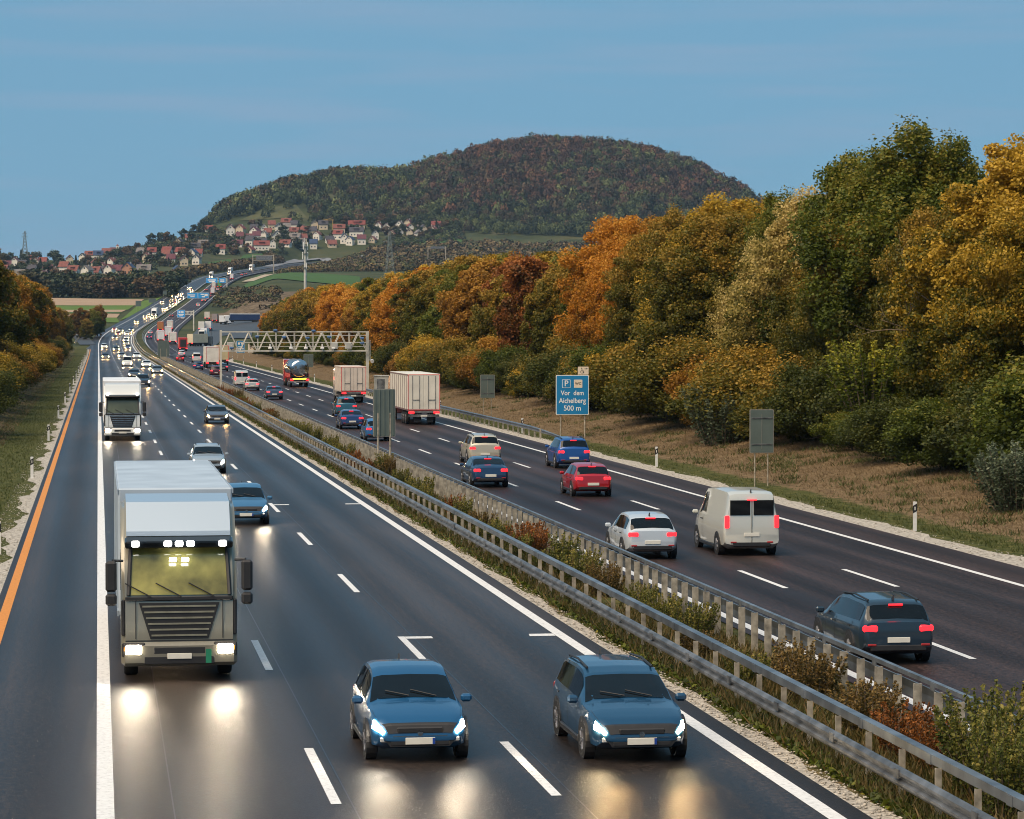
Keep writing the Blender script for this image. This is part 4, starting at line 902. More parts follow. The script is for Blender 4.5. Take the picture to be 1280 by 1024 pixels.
# skyline and village trees: given where they stand on the slope
def scatter_far(n, ubox, vf0, vf1, hp, pals, lab, group, firs=.12, avoid=None):
    i = 0; tries = 0
    while i < n and tries < n * 20:
        tries += 1; u = rt.uniform(*ubox); a, b = vf0(u), vf1(u); v = a + (b - a) * rt.random()
        if avoid and avoid(u, v): continue
        X, Y, z, d = hit(u, v)
        lt = X - float(xs(Y))
        if -22 < lt < 48 and Y < 2950: continue
        fir = rt.random() < firs; pal = 'far_fir' if fir else rt.choice(pals); h = rt.uniform(*hp) * d / F * (1.1 if fir else 1)
        put_far(X, Y, h, pal, lab(pal, i), group, rt.uniform(.95, 1.3), FIR if fir else None, kind='fir_tree' if fir else 'tree'); i += 1
L1_ = lambda x0, y0, x1, y1: (lambda u: y0 + (y1 - y0) * (u - x0) / (x1 - x0))
scatter_far(92, (0, 250), L1_(0, 352, 250, 330), L1_(0, 322, 250, 296), (9, 15), ['far_green', 'far_green', 'far_olive', 'far_brown'], lambda p, i: f'{FARN[p]} tree among the houses of the left village slope', 'trees in the left village', .15)
scatter_far(46, (0, 262), L1_(0, 323, 262, 289), L1_(0, 326, 262, 292), (9, 17), ['far_green', 'far_green', 'far_olive'], lambda p, i: f'{FARN[p]} tree on the skyline ridge left of the hill', 'skyline trees', .2)
scatter_far(88, (258, 570), L1_(258, 322, 570, 296), L1_(258, 284, 570, 277), (8, 13), ['far_green', 'far_green', 'far_olive', 'far_brown'], lambda p, i: f'{FARN[p]} tree among the houses below the forest hill', 'trees in the hill village', .12)
# ---- forests and scrub: read as one mass
def forest(name, pts, hs, pals, leafs, nleaf, seed, mlist, Rk=.42, ms=('for_mix', 'for_green', 'for_rust')):
    rng = np.random.default_rng(seed); Vs, Qs, Ts, Is = [], [], [], []; base = 0
    tm = []
    for k in range(6):
        r2 = np.random.default_rng(seed * 10 + k); n = nleaf; d = unit(n, r2); d[:, 2] = np.abs(d[:, 2]) * 1.0 - .12; rad = (.72 + .28 * r2.random(n)) * (1 + .16 * np.sin(4 * np.arctan2(d[:, 1], d[:, 0]) + k) + .12 * np.sin(5 * d[:, 2] + k))
        P = d * rad[:, None]; N = d * .7 + unit(n, r2) * .55 + np.array([0, 0, .2]); N /= np.linalg.norm(N, axis=1, keepdims=True); V, Q = leaves(P, N, leafs, r2, 1.2)
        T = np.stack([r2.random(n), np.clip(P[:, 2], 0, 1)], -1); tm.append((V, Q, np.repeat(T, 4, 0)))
    for (p, h, t, mi) in zip(pts, hs, pals, mlist):
        V, Q, T = tm[rng.integers(6)]; a = rng.random() * 6.28; c, s = math.cos(a), math.sin(a); R = h * Rk * (.85 + .35 * rng.random())
        W_ = np.stack([(V[:, 0] * c - V[:, 1] * s) * R + p[0], (V[:, 0] * s + V[:, 1] * c) * R + p[1], V[:, 2] * h * .75 + p[2] + h * .25], -1)
        Vs.append(W_); Qs.append(Q + base); base += len(V); Ts.append(np.stack([np.full(len(V), t), T[:, 0], T[:, 1], np.ones(len(V))], -1)); Is.append(np.full(len(Q), mi))
    me = np_mesh(name, np.concatenate(Vs), np.concatenate(Qs), [M[q] for q in ms], np.concatenate(Ts), np.concatenate(Is).astype(np.int32))
    return link(name, me)
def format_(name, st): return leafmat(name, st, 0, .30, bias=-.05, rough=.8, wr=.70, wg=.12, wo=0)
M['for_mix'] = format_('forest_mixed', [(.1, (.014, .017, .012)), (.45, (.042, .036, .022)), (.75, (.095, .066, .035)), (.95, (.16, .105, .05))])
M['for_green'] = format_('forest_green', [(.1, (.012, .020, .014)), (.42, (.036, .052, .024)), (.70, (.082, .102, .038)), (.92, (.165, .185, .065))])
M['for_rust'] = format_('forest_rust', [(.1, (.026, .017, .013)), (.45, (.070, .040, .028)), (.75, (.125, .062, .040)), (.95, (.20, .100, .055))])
M['scr_brown'] = format_('scrub_brown', [(.1, (.035, .026, .014)), (.45, (.085, .062, .030)), (.75, (.14, .100, .048)), (.95, (.22, .16, .08))])
M['scr_olive'] = format_('scrub_olive', [(.1, (.026, .030, .014)), (.45, (.060, .064, .026)), (.75, (.105, .105, .042)), (.95, (.19, .17, .07))])
M['scr_gold'] = format_('scrub_gold', [(.1, (.045, .035, .014)), (.45, (.115, .080, .028)), (.75, (.20, .135, .045)), (.95, (.30, .21, .08))])
SCR = ('scr_brown', 'scr_olive', 'scr_gold')
def vnoise(x, y, s): return math.sin(x / s + 1.3 * math.sin(y / s * .7)) * .5 + math.sin(y / s * 1.3 + 1.7 + 1.1 * math.sin(x / s * .8)) * .5
pts, hs, tt, mi = [], [], [], []; rf = random.Random(9)
Yd = 2860.0
while Yd < 3640:
    uu = 236.0; du = 10.2 / Yd * F
    while uu < 1030:
        u = uu + rf.uniform(-.45, .45) * du; D = Yd + rf.uniform(-5, 5); uu += du
        p = at_depth(u, 410, D); z = gz(p[0], p[1]); vv = 410 - (z - CAMH) * F / D
        lim = float(np.interp(u, [236, 262, 300, 340, 400, 450, 500, 560, 620, 700, 1010], [296, 284, 272, 276, 280, 282, 282, 290, 294, 296, 300]))
        if vv > lim: continue
        if u < 262 and vv > 288: continue
        # grassy clearings on the left shoulder
        if (296 < u < 388 and vv < 277 and vv > np.interp(u, [296, 320, 350, 388], [270, 264, 256, 258]) and rf.random() > .06): continue
        if (396 < u < 440 and 241 < vv < 262 and rf.random() > .2): continue
        h = rf.uniform(10, 18.5) * (1 if vv < 272 else .75); pts.append((p[0], p[1], z)); hs.append(h); tt.append(rf.random())
        nz = vnoise(p[0], p[1], 55) + .6 * vnoise(p[0] + 300, p[1], 17); low = (vv - 175) / 110
        q = rf.random() + .28 * nz
        k_ = float(smooth(430, 600, u)) * (1 - float(smooth(240, 282, vv)))
        if rf.random() < k_: mi.append(2 if q > .57 else (0 if q > .27 else 1))
        elif vv > 255: mi.append(1 if q > .25 else 0)
        else: mi.append(1 if q > .55 else (0 if q > .2 else 1))
    Yd += 9.6
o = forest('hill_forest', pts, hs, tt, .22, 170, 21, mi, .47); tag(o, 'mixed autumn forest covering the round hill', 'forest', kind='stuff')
pts, hs, tt, mi = [], [], [], []
Yd = 2120.0
while Yd < 2860:
    uu = 300.0; du = 6.5 / Yd * F
    while uu < 1000:
        u = uu + rf.uniform(-.5, .5) * du; D = Yd + rf.uniform(-5, 5); uu += du
        p = at_depth(u, 410, D); z = gz(p[0], p[1]); vv = 410 - (z - CAMH) * F / D; lt = p[0] - float(xs(p[1]))
        if -26 < lt < 44: continue
        lim0 = float(np.interp(u, [300, 340, 400, 450, 480, 560, 600, 1000], [350, 344, 322, 315, 309, 303, 292, 292]))
        if vv < lim0 or (u < 345 and vv > 338) or (492 < u < 582 and 292 < vv < 307): continue
        if vnoise(p[0], p[1], 25) < -.55: continue
        if 44 <= lt < 120 and u < 460: hmax = 4.0
        else: hmax = 7
        pts.append((p[0], p[1], z)); hs.append(rf.uniform(2.5, hmax)); tt.append(rf.random()); mi.append(0 if rf.random() < .6 else (1 if rf.random() < .8 else 2))
    Yd += 8.5
o = forest('scrub', pts, hs, tt, .42, 50, 23, mi, .7, SCR); tag(o, 'brown and green scrub between the field and the village', 'scrub', kind='stuff')
pts, hs, tt, mi = [], [], [], []
for k in range(5200):
    u = rf.uniform(0, 580); a, b = (float(np.interp(u, [0, 165, 258, 300, 580], [354, 345, 326, 326, 300])), float(np.interp(u, [0, 165, 258, 300, 580], [326, 311, 290, 284, 279]))); v = a + (b - a) * rf.random(); X, Y, z, dd = hit(u, v, 1700)
    if -26 < X - float(xs(Y)) < 52 or vnoise(X, Y, 38) < -.15 or (248 < u < 350 and 318 < v < 336): continue
    pts.append((X, Y, z)); hs.append(rf.uniform(2.0, 5.0)); tt.append(rf.random()); mi.append(1 if rf.random() < .7 else 0)
o = forest('shrubbery', pts, hs, tt, .4, 44, 27, mi, .62); tag(o, 'garden shrubs and hedges between the village houses', 'shrubbery', kind='stuff')
pts, hs, tt, mi = [], [], [], []
for k in range(260):
    u = rf.uniform(268, 350); v = rf.uniform(362, 388); X, Y, z, dd = hit(u, v, 900)
    if vnoise(X, Y, 12) > -.1: pts.append((X, Y, z)); hs.append(rf.uniform(1.0, 3.2)); tt.append(rf.random()); mi.append(0 if rf.random() < .6 else 1)
o = forest('scrub', pts, hs, tt, .45, 40, 29, mi, .8, SCR); tag(o, 'low scrub on the brown earth mound', 'scrub', kind='stuff')
pts, hs, tt, mi = [], [], [], []
for (path, n, hh) in ((((203, 352.5), (240, 349), (290, 340), (337, 331), (345, 327)), 420, (5, 8)), (((186, 376), (205, 366), (222, 355)), 0, (3, 5)), (((128, 372.3), (155, 372), (178, 372)), 60, (3, 5))):
    P = [np.array(hit(*q)[:2]) for q in path]
    for k in range(n):
        f = rf.random() * (len(P) - 1); a = int(f); q = P[a] + (P[a + 1] - P[a]) * (f - a); x, y = q[0] + rf.uniform(-6, 6), q[1] + rf.uniform(-10, 10)
        if abs(x - float(xs(y)) - 14) < 24: x = float(xs(y)) - 14 + rf.uniform(-6, 0)
        pts.append((x, y, gz(x, y))); hs.append(rf.uniform(*hh)); tt.append(rf.random() * .6); mi.append(0 if rf.random() < .8 else 2)
o = forest('hedge', pts, hs, tt, .4, 60, 25, mi, .6, SCR); tag(o, 'long dark brown hedge along the climbing motorway below the village', 'hedge', kind='stuff')
# ---- grasses: blades and weeds on verge, slope and median
def blades(name, X, Y, h, w, m, seed, lean=.4, tri=True):
    rng = np.random.default_rng(seed); n = len(X); Z = ground(X, Y); a = rng.random(n) * 6.28; hh = h * (.5 + .8 * rng.random(n)); ww = w * (.6 + .8 * rng.random(n))
    ax = np.cos(a); ay = np.sin(a); lx = rng.normal(size=n) * lean * hh; ly = rng.normal(size=n) * lean * hh
    B = np.stack([X, Y, Z - .03], -1); S = np.stack([ax * ww, ay * ww, np.zeros(n)], -1); T = B + np.stack([lx, ly, hh], -1)
    V = np.stack([B - S, B + S, T], 1).reshape(-1, 3); t = np.stack([rng.random(n), rng.random(n), rng.random(n), np.ones(n)], -1)
    o = link(name, np_mesh(name, V, np.arange(n * 3).reshape(n, 3), m, np.repeat(t, 3, 0))); return o
rg = np.random.default_rng(4)
M['g_green'] = leafmat('grass_green', [(.1, (.02, .032, .006)), (.5, (.05, .068, .012)), (.9, (.11, .115, .03))], .15)
M['g_dry'] = leafmat('grass_dry', [(.1, (.12, .082, .042)), (.5, (.18, .125, .066)), (.9, (.26, .19, .105))], .15)
M['g_weed'] = leafmat('weeds', [(.1, (.025, .03, .008)), (.4, (.06, .062, .014)), (.7, (.13, .10, .03)), (.95, (.20, .13, .05))], .2)
def dist(n, y0, y1, k=1.6):                                           # denser near the camera
    r = rg.random(n); return (y0 ** (1 - k) + r * (y1 ** (1 - k) - y0 ** (1 - k))) ** (1 / (1 - k))
n = 160000; y = dist(n, 66, 600); x = 33.0 + rg.random(n) ** .8 * 8.8 + rg.normal(size=n) * .35; tag(blades('dry_grass', x, y, .14, .022, M['g_dry'], 1, .9), 'dry brown grass on the right slope', 'grass', kind='stuff')
cy = dist(260, 88, 420); cx = 33.2 + rg.random(260) * 7.5; kk = rg.integers(0, 260, 15000); y = cy[kk] + rg.normal(size=15000) * .5; x = cx[kk] + rg.normal(size=15000) * .35; tag(blades('weeds', x, y, .22, .03, M['g_green'], 12, .6), 'green weeds scattered over the right slope', 'weeds', kind='stuff')
n = 26000; y = dist(n, 60, 600); x = 30.6 + np.abs(rg.normal(size=n)) * 1.1; kp = np.sin(y * .33) + np.sin(y * .11 + 2) + rg.normal(size=n) > -.3; x, y = x[kp], y[kp]; o = blades('grass', x, y, .13, .022, M['g_green'], 2, .6); tag(o, 'green grass along the right verge', 'grass', kind='stuff')
n = 36000; y = dist(n, 80, 800); x = -3.7 - rg.random(n) ** .8 * 3.6; tag(blades('grass', x, y, .13, .025, M['g_green'], 3, .6), 'green grass on the left verge', 'grass', kind='stuff')
n = 30000; y = dist(n, 110, 800); x = -6.2 - rg.random(n) * 6.5; tag(blades('dry_grass', x, y, .2, .03, M['g_dry'], 5, .8), 'dry grass on the left embankment slope', 'grass', kind='stuff')
n = 60000; y = dist(n, 38, 700, 1.5); x = xs(y) + 12.35 + rg.random(n) * 3.0; keep = (np.sin(y * .55) + np.sin(y * .21 + 1) + rg.normal(size=n) * .8 > -.9) | (x - xs(y) < 13.0); x, y = x[keep], y[keep]
tag(blades('weeds', x, y, .30, .028, M['g_weed'], 6, .45), 'weeds and dry grass growing in the median', 'weeds', kind='stuff')
# low leafy weeds under the near rail
n = 14000; y = dist(n, 40, 300, 1.4); x = 12.3 + rg.random(n) ** 1.4 * 1.1; z = ground(x, y) + rg.random(n) * .14; P = np.stack([x, y, z], -1); N = unit(n, rg) + np.array([0, 0, 1.0]); N /= np.linalg.norm(N, axis=1, keepdims=True)
V, Q = leaves(P, N, .09, rg); T = np.stack([rg.random(n), rg.random(n), rg.random(n) * .7, np.ones(n)], -1)
tag(link('undergrowth', np_mesh('undergrowth', V, Q, M['leaf_green'], np.repeat(T, 4, 0))), 'low dark weeds under the near median guard rail', 'weeds', kind='stuff')
# stones along the gravel edges
n = 9000; y = dist(n, 40, 260, 1.5); side = rg.integers(0, 3, n); x = np.where(side == 0, 11.9 + rg.random(n) * .55, np.where(side == 1, -2.85 - rg.random(n) * 1.1, 29.1 + rg.random(n) * 1.4)); P = np.stack([x, y, np.full(n, .0)], -1)
tv = np.array([(1, 0, 0), (-1, 0, 0), (0, 1, 0), (0, -1, 0), (0, 0, .8), (0, 0, -.5)]); tf = np.array([(0, 2, 4), (2, 1, 4), (1, 3, 4), (3, 0, 4), (2, 0, 5), (1, 2, 5), (3, 1, 5), (0, 3, 5)])
s = (.015 + .035 * rg.random(n) ** 2)[:, None, None]; rot = rg.random(n) * 6.28; c, sn = np.cos(rot)[:, None], np.sin(rot)[:, None]
tvr = np.stack([tv[None, :, 0] * c - tv[None, :, 1] * sn, tv[None, :, 0] * sn + tv[None, :, 1] * c, np.repeat(tv[None, :, 2], n, 0)], -1); V = (P[:, None] + tvr * s * (1, 1, .7)).reshape(-1, 3); Q = (np.arange(n)[:, None, None] * 6 + tf[None]).reshape(-1, 3)
tag(link('gravel', np_mesh('gravel', V, Q, M['gravel'])), 'loose pale stones along the road edges', 'gravel', kind='stuff')
# median bushes: stems with small leaves
def stem_bush(seed, h, w, ns, nl, leaf):
    rng = np.random.default_rng(seed); st = []; P = []; N = []; h_ = []; mb = MB()
    for k in range(ns):
        a = rng.random() * 6.28; r = w * rng.random() ** .5; b = np.array([math.cos(a) * r * .45, math.sin(a) * r * .45, -.05]); t = np.array([math.cos(a) * r, math.sin(a) * r, h * (.55 + .45 * rng.random())])
        mid = (b + t) / 2 + np.array([0, 0, h * .06]); mb.tube([b, mid, t], [.012, .009, .004], 4, cap=False)
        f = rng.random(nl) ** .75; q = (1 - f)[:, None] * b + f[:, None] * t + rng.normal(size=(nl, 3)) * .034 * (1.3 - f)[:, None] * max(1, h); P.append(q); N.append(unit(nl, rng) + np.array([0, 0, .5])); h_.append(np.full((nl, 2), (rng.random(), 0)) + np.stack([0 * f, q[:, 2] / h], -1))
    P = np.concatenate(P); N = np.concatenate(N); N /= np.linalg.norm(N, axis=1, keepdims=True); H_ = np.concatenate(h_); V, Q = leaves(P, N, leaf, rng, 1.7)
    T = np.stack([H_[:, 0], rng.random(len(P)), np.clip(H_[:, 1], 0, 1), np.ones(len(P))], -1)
    return np_mesh('foliage', V, Q, M['leaf_lime'], np.repeat(T, 4, 0)), mb.mesh('stems', M['twig'])
MBUSH = [stem_bush(1, 1.9, .95, 80, 120, .046), stem_bush(2, 1.15, .75, 60, 80, .042), stem_bush(3, .9, .65, 52, 70, .04), stem_bush(4, 1.3, .6, 48, 80, .042)]
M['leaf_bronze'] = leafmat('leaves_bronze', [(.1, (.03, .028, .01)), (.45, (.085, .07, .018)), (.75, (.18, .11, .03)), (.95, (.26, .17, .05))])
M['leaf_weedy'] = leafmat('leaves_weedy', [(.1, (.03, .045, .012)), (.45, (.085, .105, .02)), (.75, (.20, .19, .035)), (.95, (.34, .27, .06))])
WORDS.update(red='reddish', bronze='bronze brown', weedy='yellow-green')
def mbush(X, Y, k, pal, label, s=1.0):
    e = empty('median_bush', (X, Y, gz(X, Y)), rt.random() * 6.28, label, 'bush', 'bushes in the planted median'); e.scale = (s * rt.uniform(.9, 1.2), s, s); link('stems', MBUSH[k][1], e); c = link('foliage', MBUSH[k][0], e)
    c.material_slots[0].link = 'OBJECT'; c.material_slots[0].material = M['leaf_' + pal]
mbush(14.35, 44.6, 0, 'weedy', 'largest yellow-green bush growing through the median rails at the lower right corner', 1.0); mbush(14.0, 42.6, 0, 'weedy', 'yellow-green bush half cut by the right edge of the view at the bottom', .85)
near = [(14.3, 47.2, 1, 'red'), (14.0, 48.6, 2, 'red'), (14.4, 50.0, 2, 'red'), (14.2, 51.6, 1, 'bronze'), (14.5, 53.4, 2, 'bronze'), (14.4, 56.6, 1, 'bronze'), (13.6, 59.0, 2, 'weedy'), (14.4, 58.2, 3, 'bronze')]
Y = 64.0; i = 0
while Y < 330:
    near.append((14.1 + rt.uniform(-.6, .5), Y, rt.choice([1, 2, 2, 3]), rt.choice(['weedy', 'bronze', 'weedy', 'weedy', 'weedy', 'red']))); Y += (1.9 if 70 < Y < 90 or 98 < Y < 112 else 3.6) + rt.uniform(-.8, 1.6) + Y * .008
near += [(14.2, 92.5, 3, 'red'), (14.5, 94.0, 3, 'red'), (14.4, 95.6, 1, 'red'), (14.6, 147.0, 3, 'weedy'), (14.9, 146, 3, 'bronze')]
near.sort(key=lambda q: q[1])
for i, q in enumerate(near): mbush(*q, f'{WORDS[q[3]]} median bush, {nth(i)} of the smaller ones from the near end', rt.uniform(.75, 1.05))
for (u, v, D, h, pal, lab, k) in ((1080, 452, 150, 3.4, 'lime', 'bright yellow-green shrub glowing among dark leaves below the tallest tree', 0), (905, 548, 172, 3.3, 'silver', 'silvery green willow shrub at the slope edge left of the tall sign back', 0), (1272, 632, 113, 2.6, 'silver', 'silvery willow shrub cut by the right edge of the view', 0)):
    p = at_depth(u, v, D); mbush(p[0], p[1], k, pal, lab, h / 1.75); e = [o for o in COL.objects if o.get('label') == lab][0]; e['group'] = 'bushes on the right slope'; e['category'] = 'shrub'; e.name = 'shrub'
    e.scale.x *= 1.5; e.scale.y *= 1.5
    if pal == 'lime': e.location.z += 2.4; e.location.y -= 1.5
# ------------------------------------------------------------------ vehicles
def carpaint():
    m, nt, b = newmat('car_paint'); oi = nd(nt, 'ShaderNodeObjectInfo'); nt.links.new(oi.outputs['Color'], b.inputs['Base Color'])
    b.inputs['Metallic'].default_value = .25; b.inputs['Roughness'].default_value = .32; b.inputs['Coat Weight'].default_value = .8; b.inputs['Coat Roughness'].default_value = .05
    return m
M['paint'] = carpaint()
M['boxpaint'] = mat('trailer_paint', (1, 1, 1), .5, var=.16, scale=.9, objcol=True)
M['glass'] = mat('car_glass', (.006, .008, .010), .03, var=.1, spec=.35); M['tyre'] = mat('tyre', (.014, .014, .014), .85); M['rim'] = mat('rim', (.4, .4, .42), .35, metal=.9)
M['trim'] = mat('trim', (.02, .02, .022), .55); M['plate'] = mat('plate', (.72, .70, .62), .5, var=.05); M['chrome'] = mat('chrome', (.6, .6, .6), .18, metal=1.0)
M['head'] = emit('headlight_lit', (1.0, .86, .66), 200); M['headfar'] = emit('headlight_far', (1.0, .60, .24), 70); M['headwarm'] = emit('headlight_warm', (1.0, .58, .16), 150)
M['tail'] = emit('tail_light_lit', (1.0, .02, .028), 2.6); M['tailfar'] = emit('tail_light_far', (1.0, .025, .03), 6); M['lampoff'] = mat('lamp_unlit', (.35, .03, .03), .2); M['lensoff'] = mat('lens_unlit', (.5, .5, .5), .1)
M['ledbar'] = emit('work_lamp', (1.0, .97, .92), 16); M['hazard'] = emit('orange_lamp', (1.0, .42, .03), 6)
M['plate_blue'] = mat('plate_blue', (.01, .05, .3), .5)
KIND = {
 'hatch': dict(L=4.2, zt=[(-2.10, .62), (-2.07, .95), (-2.0, 1.02), (-1.62, 1.37), (-1.2, 1.46), (-.5, 1.50), (.0, 1.475), (.30, 1.39), (1.0, .99), (1.5, .91), (1.86, .79), (2.04, .68), (2.10, .50)],
    belt=[(-2.1, .60), (-2.07, .90), (-1.9, .95), (0, .92), (1.0, .90), (1.5, .85), (1.86, .74), (2.04, .64), (2.1, .48)],
    w=[(-2.1, .72), (-2.04, .79), (-1.9, .84), (-1.4, .88), (0, .90), (1.3, .88), (1.75, .83), (2.0, .73), (2.1, .60)], ws=(.36, .95), rw=(-1.97, -1.64), sw=(-1.55, .5), wh=.32, ax=(1.3, -1.28)),
 'estate': dict(L=4.7, zt=[(-2.35, .62), (-2.32, .98), (-2.26, 1.02), (-2.0, 1.38), (-1.8, 1.45), (-.5, 1.49), (.05, 1.46), (.35, 1.38), (1.12, .98), (1.7, .90), (2.08, .78), (2.28, .67), (2.35, .50)],
    belt=[(-2.35, .60), (-2.32, .92), (-2.1, .95), (0, .92), (1.12, .90), (1.7, .84), (2.08, .73), (2.28, .63), (2.35, .48)],
    w=[(-2.35, .74), (-2.28, .81), (-2.1, .86), (-1.4, .90), (0, .91), (1.5, .89), (2.0, .82), (2.24, .73), (2.35, .60)], ws=(.42, 1.07), rw=(-2.23, -2.02), sw=(-1.95, .6), wh=.33, ax=(1.43, -1.4)),
 'sedan': dict(L=4.75, zt=[(-2.38, .62), (-2.34, .96), (-2.25, 1.04), (-1.75, 1.08), (-1.15, 1.36), (-.8, 1.42), (-.2, 1.44), (.15, 1.41), (.4, 1.33), (1.1, .97), (1.7, .89), (2.1, .77), (2.3, .66), (2.38, .48)],
    belt=[(-2.38, .60), (-2.34, .90), (-2.1, .97), (0, .92), (1.1, .89), (1.7, .83), (2.1, .72), (2.3, .62), (2.38, .46)],
    w=[(-2.38, .74), (-2.3, .81), (-2.1, .86), (-1.4, .90), (0, .91), (1.5, .89), (2.0, .83), (2.26, .73), (2.38, .60)], ws=(.46, 1.05), rw=(-1.7, -1.2), sw=(-1.25, .62), wh=.33, ax=(1.45, -1.4)),
 'suv': dict(L=4.6, zt=[(-2.30, .70), (-2.27, 1.08), (-2.2, 1.15), (-1.95, 1.56), (-1.7, 1.64), (-.5, 1.69), (.0, 1.66), (.30, 1.57), (.98, 1.14), (1.6, 1.05), (2.0, .94), (2.22, .80), (2.30, .55)],
    belt=[(-2.3, .66), (-2.27, 1.02), (-2.1, 1.08), (0, 1.06), (.98, 1.04), (1.6, .98), (2.0, .88), (2.22, .75), (2.3, .53)],
    w=[(-2.3, .78), (-2.24, .85), (-2.0, .90), (-1.4, .93), (0, .94), (1.4, .92), (1.95, .86), (2.2, .77), (2.3, .66)], ws=(.37, .93), rw=(-2.17, -1.97), sw=(-1.9, .5), wh=.37, ax=(1.38, -1.35)),
 'van': dict(L=5.2, zt=[(-2.6, .75), (-2.58, 1.85), (-2.5, 2.08), (-2.2, 2.17), (-.5, 2.2), (.7, 2.14), (1.05, 2.0), (1.75, 1.30), (2.2, 1.12), (2.48, .95), (2.6, .6)],
    belt=[(-2.6, .73), (-2.58, 1.22), (0, 1.22), (1.2, 1.2), (1.75, 1.18), (2.2, 1.05), (2.48, .88), (2.6, .58)],
    w=[(-2.6, .92), (-2.5, .95), (0, .98), (1.6, .97), (2.2, .90), (2.5, .78), (2.6, .66)], ws=(1.08, 1.7), rw=(-2.598, -2.57), sw=(.35, 1.35), wh=.35, ax=(1.65, -1.6))}
class Shape:
    def __init__(s, k):
        s.d = d = KIND[k]; s.f = {q: (np.array([p[0] for p in d[q]]), np.array([p[1] for p in d[q]])) for q in ('zt', 'belt', 'w')}
    def half(s, y):
        g = lambda q: float(np.interp(y, *s.f[q])); zt, be, w = g('zt'), g('belt'), g('w'); h = s.d['L'] / 2
        zb = float(np.interp(abs(y), [0, h - .25, h], [.2, .24, .40])); be = min(be, zt - .015)
        cab = min(1, max(0, (zt - be - .06) / .45)); wr = .935 * w - .015 - .17 * cab * (.75 if h > 2.5 else 1); z6 = be + (zt - .055 - be) * (cab > 0) * min(1, cab * 3) if cab > 0 else be + (zt - be) * .5
        H = be - zb
        return [(0, zb), (.8 * w, zb), (.97 * w, zb + .12 * H), (w, zb + .45 * H), (.99 * w, zb + .78 * H), (.945 * w, be), (wr, z6), (wr * .8, z6 + (zt - z6) * .75), (0, zt)]
    def S(s, y, t, sg):
        P = s.half(y); t = min(max(t, 0), 8 - 1e-6); i = int(t); f = t - i; return Vector((sg * (P[i][0] * (1 - f) + P[i + 1][0] * f), y, P[i][1] * (1 - f) + P[i + 1][1] * f))
    def body(s):
        h = s.d['L'] / 2; ks = sorted({round(v, 3) for q in ('zt', 'belt', 'w') for v in s.f[q][0]} | set(np.round(np.linspace(-h, h, 22), 3))); mb = MB(); R = []
        for y in ks:
            P = s.half(y); R.append([(p[0], y, p[1]) for p in P] + [(-p[0], y, p[1]) for p in P[-2:0:-1]])
        n = len(R[0]); V = [p for r in R for p in r]
        Fs = [(i * n + j, i * n + (j + 1) % n, (i + 1) * n + (j + 1) % n, (i + 1) * n + j) for i in range(len(R) - 1) for j in range(n)]
        Fs += [tuple(range(n)), tuple(range((len(R) - 1) * n, len(R) * n))[::-1]]; mb.add(V, Fs); return mb
    def patch(s, y0, y1, t0, t1, sg, off=.008, ny=6, nt_=4, mb=None, m=0):
        mb = mb or MB(); G = []
        for a in range(ny + 1):
            y = y0 + (y1 - y0) * a / ny; row = []
            for b in range(nt_ + 1):
                t = t0 + (t1 - t0) * b / nt_; p = s.S(y, t, sg); e = .02
                du = s.S(y + e, t, sg) - s.S(y - e, t, sg); dv = s.S(y, t + .05, sg) - s.S(y, t - .05, sg); n = du.cross(dv)
                n = n.normalized() if n.length > 1e-9 else Vector((0, 0, 1)); c = p - Vector((0, p.y * .85, .7))
                if n.dot(c) < 0: n = -n
                row.append(tuple(p + n * off))
            G.append(row)
        mb.grid(G, m); return mb
    def wind(s, y0, y1, t0=6.12, mb=None, m=0, off=.008):
        mb = mb or MB(); s.patch(y0, y1, t0, 8, 1, off, 6, 4, mb, m); s.patch(y0, y1, t0, 8, -1, off, 6, 4, mb, m); return mb
def fixme(me):
    bm = bmesh.new(); bm.from_mesh(me); bmesh.ops.remove_doubles(bm, verts=bm.verts, dist=1e-4); bmesh.ops.recalc_face_normals(bm, faces=bm.faces); bm.to_mesh(me); bm.free()
    me.polygons.foreach_set('use_smooth', [True] * len(me.polygons))
    try: me.set_sharp_from_angle(angle=math.radians(42))
    except Exception: pass
    return me
CARM = {}
def wheel_mb(r=.32, w=.21):
    a = MB(); prof = [(-w / 2, r * .62), (-w / 2, r * .93), (-w * .36, r), (w * .36, r), (w / 2, r * .93), (w / 2, r * .62)]; n = 22
    G = [[(x, q * math.cos(2 * math.pi * k / n), q * math.sin(2 * math.pi * k / n)) for k in range(n + 1)] for x, q in prof]; a.grid(G)
    b = MB()
    for s in (1, -1): b.cyl((s * w * .42, 0, 0), (1, 0, 0), r * .63, .03, 18)
    for k in range(5):
        an = 2 * math.pi * k / 5
        for s in (1, -1): b.box((s * w * .5, math.cos(an) * r * .3, math.sin(an) * r * .3), (.03, r * .5, .055), rx=an)
    return a, b
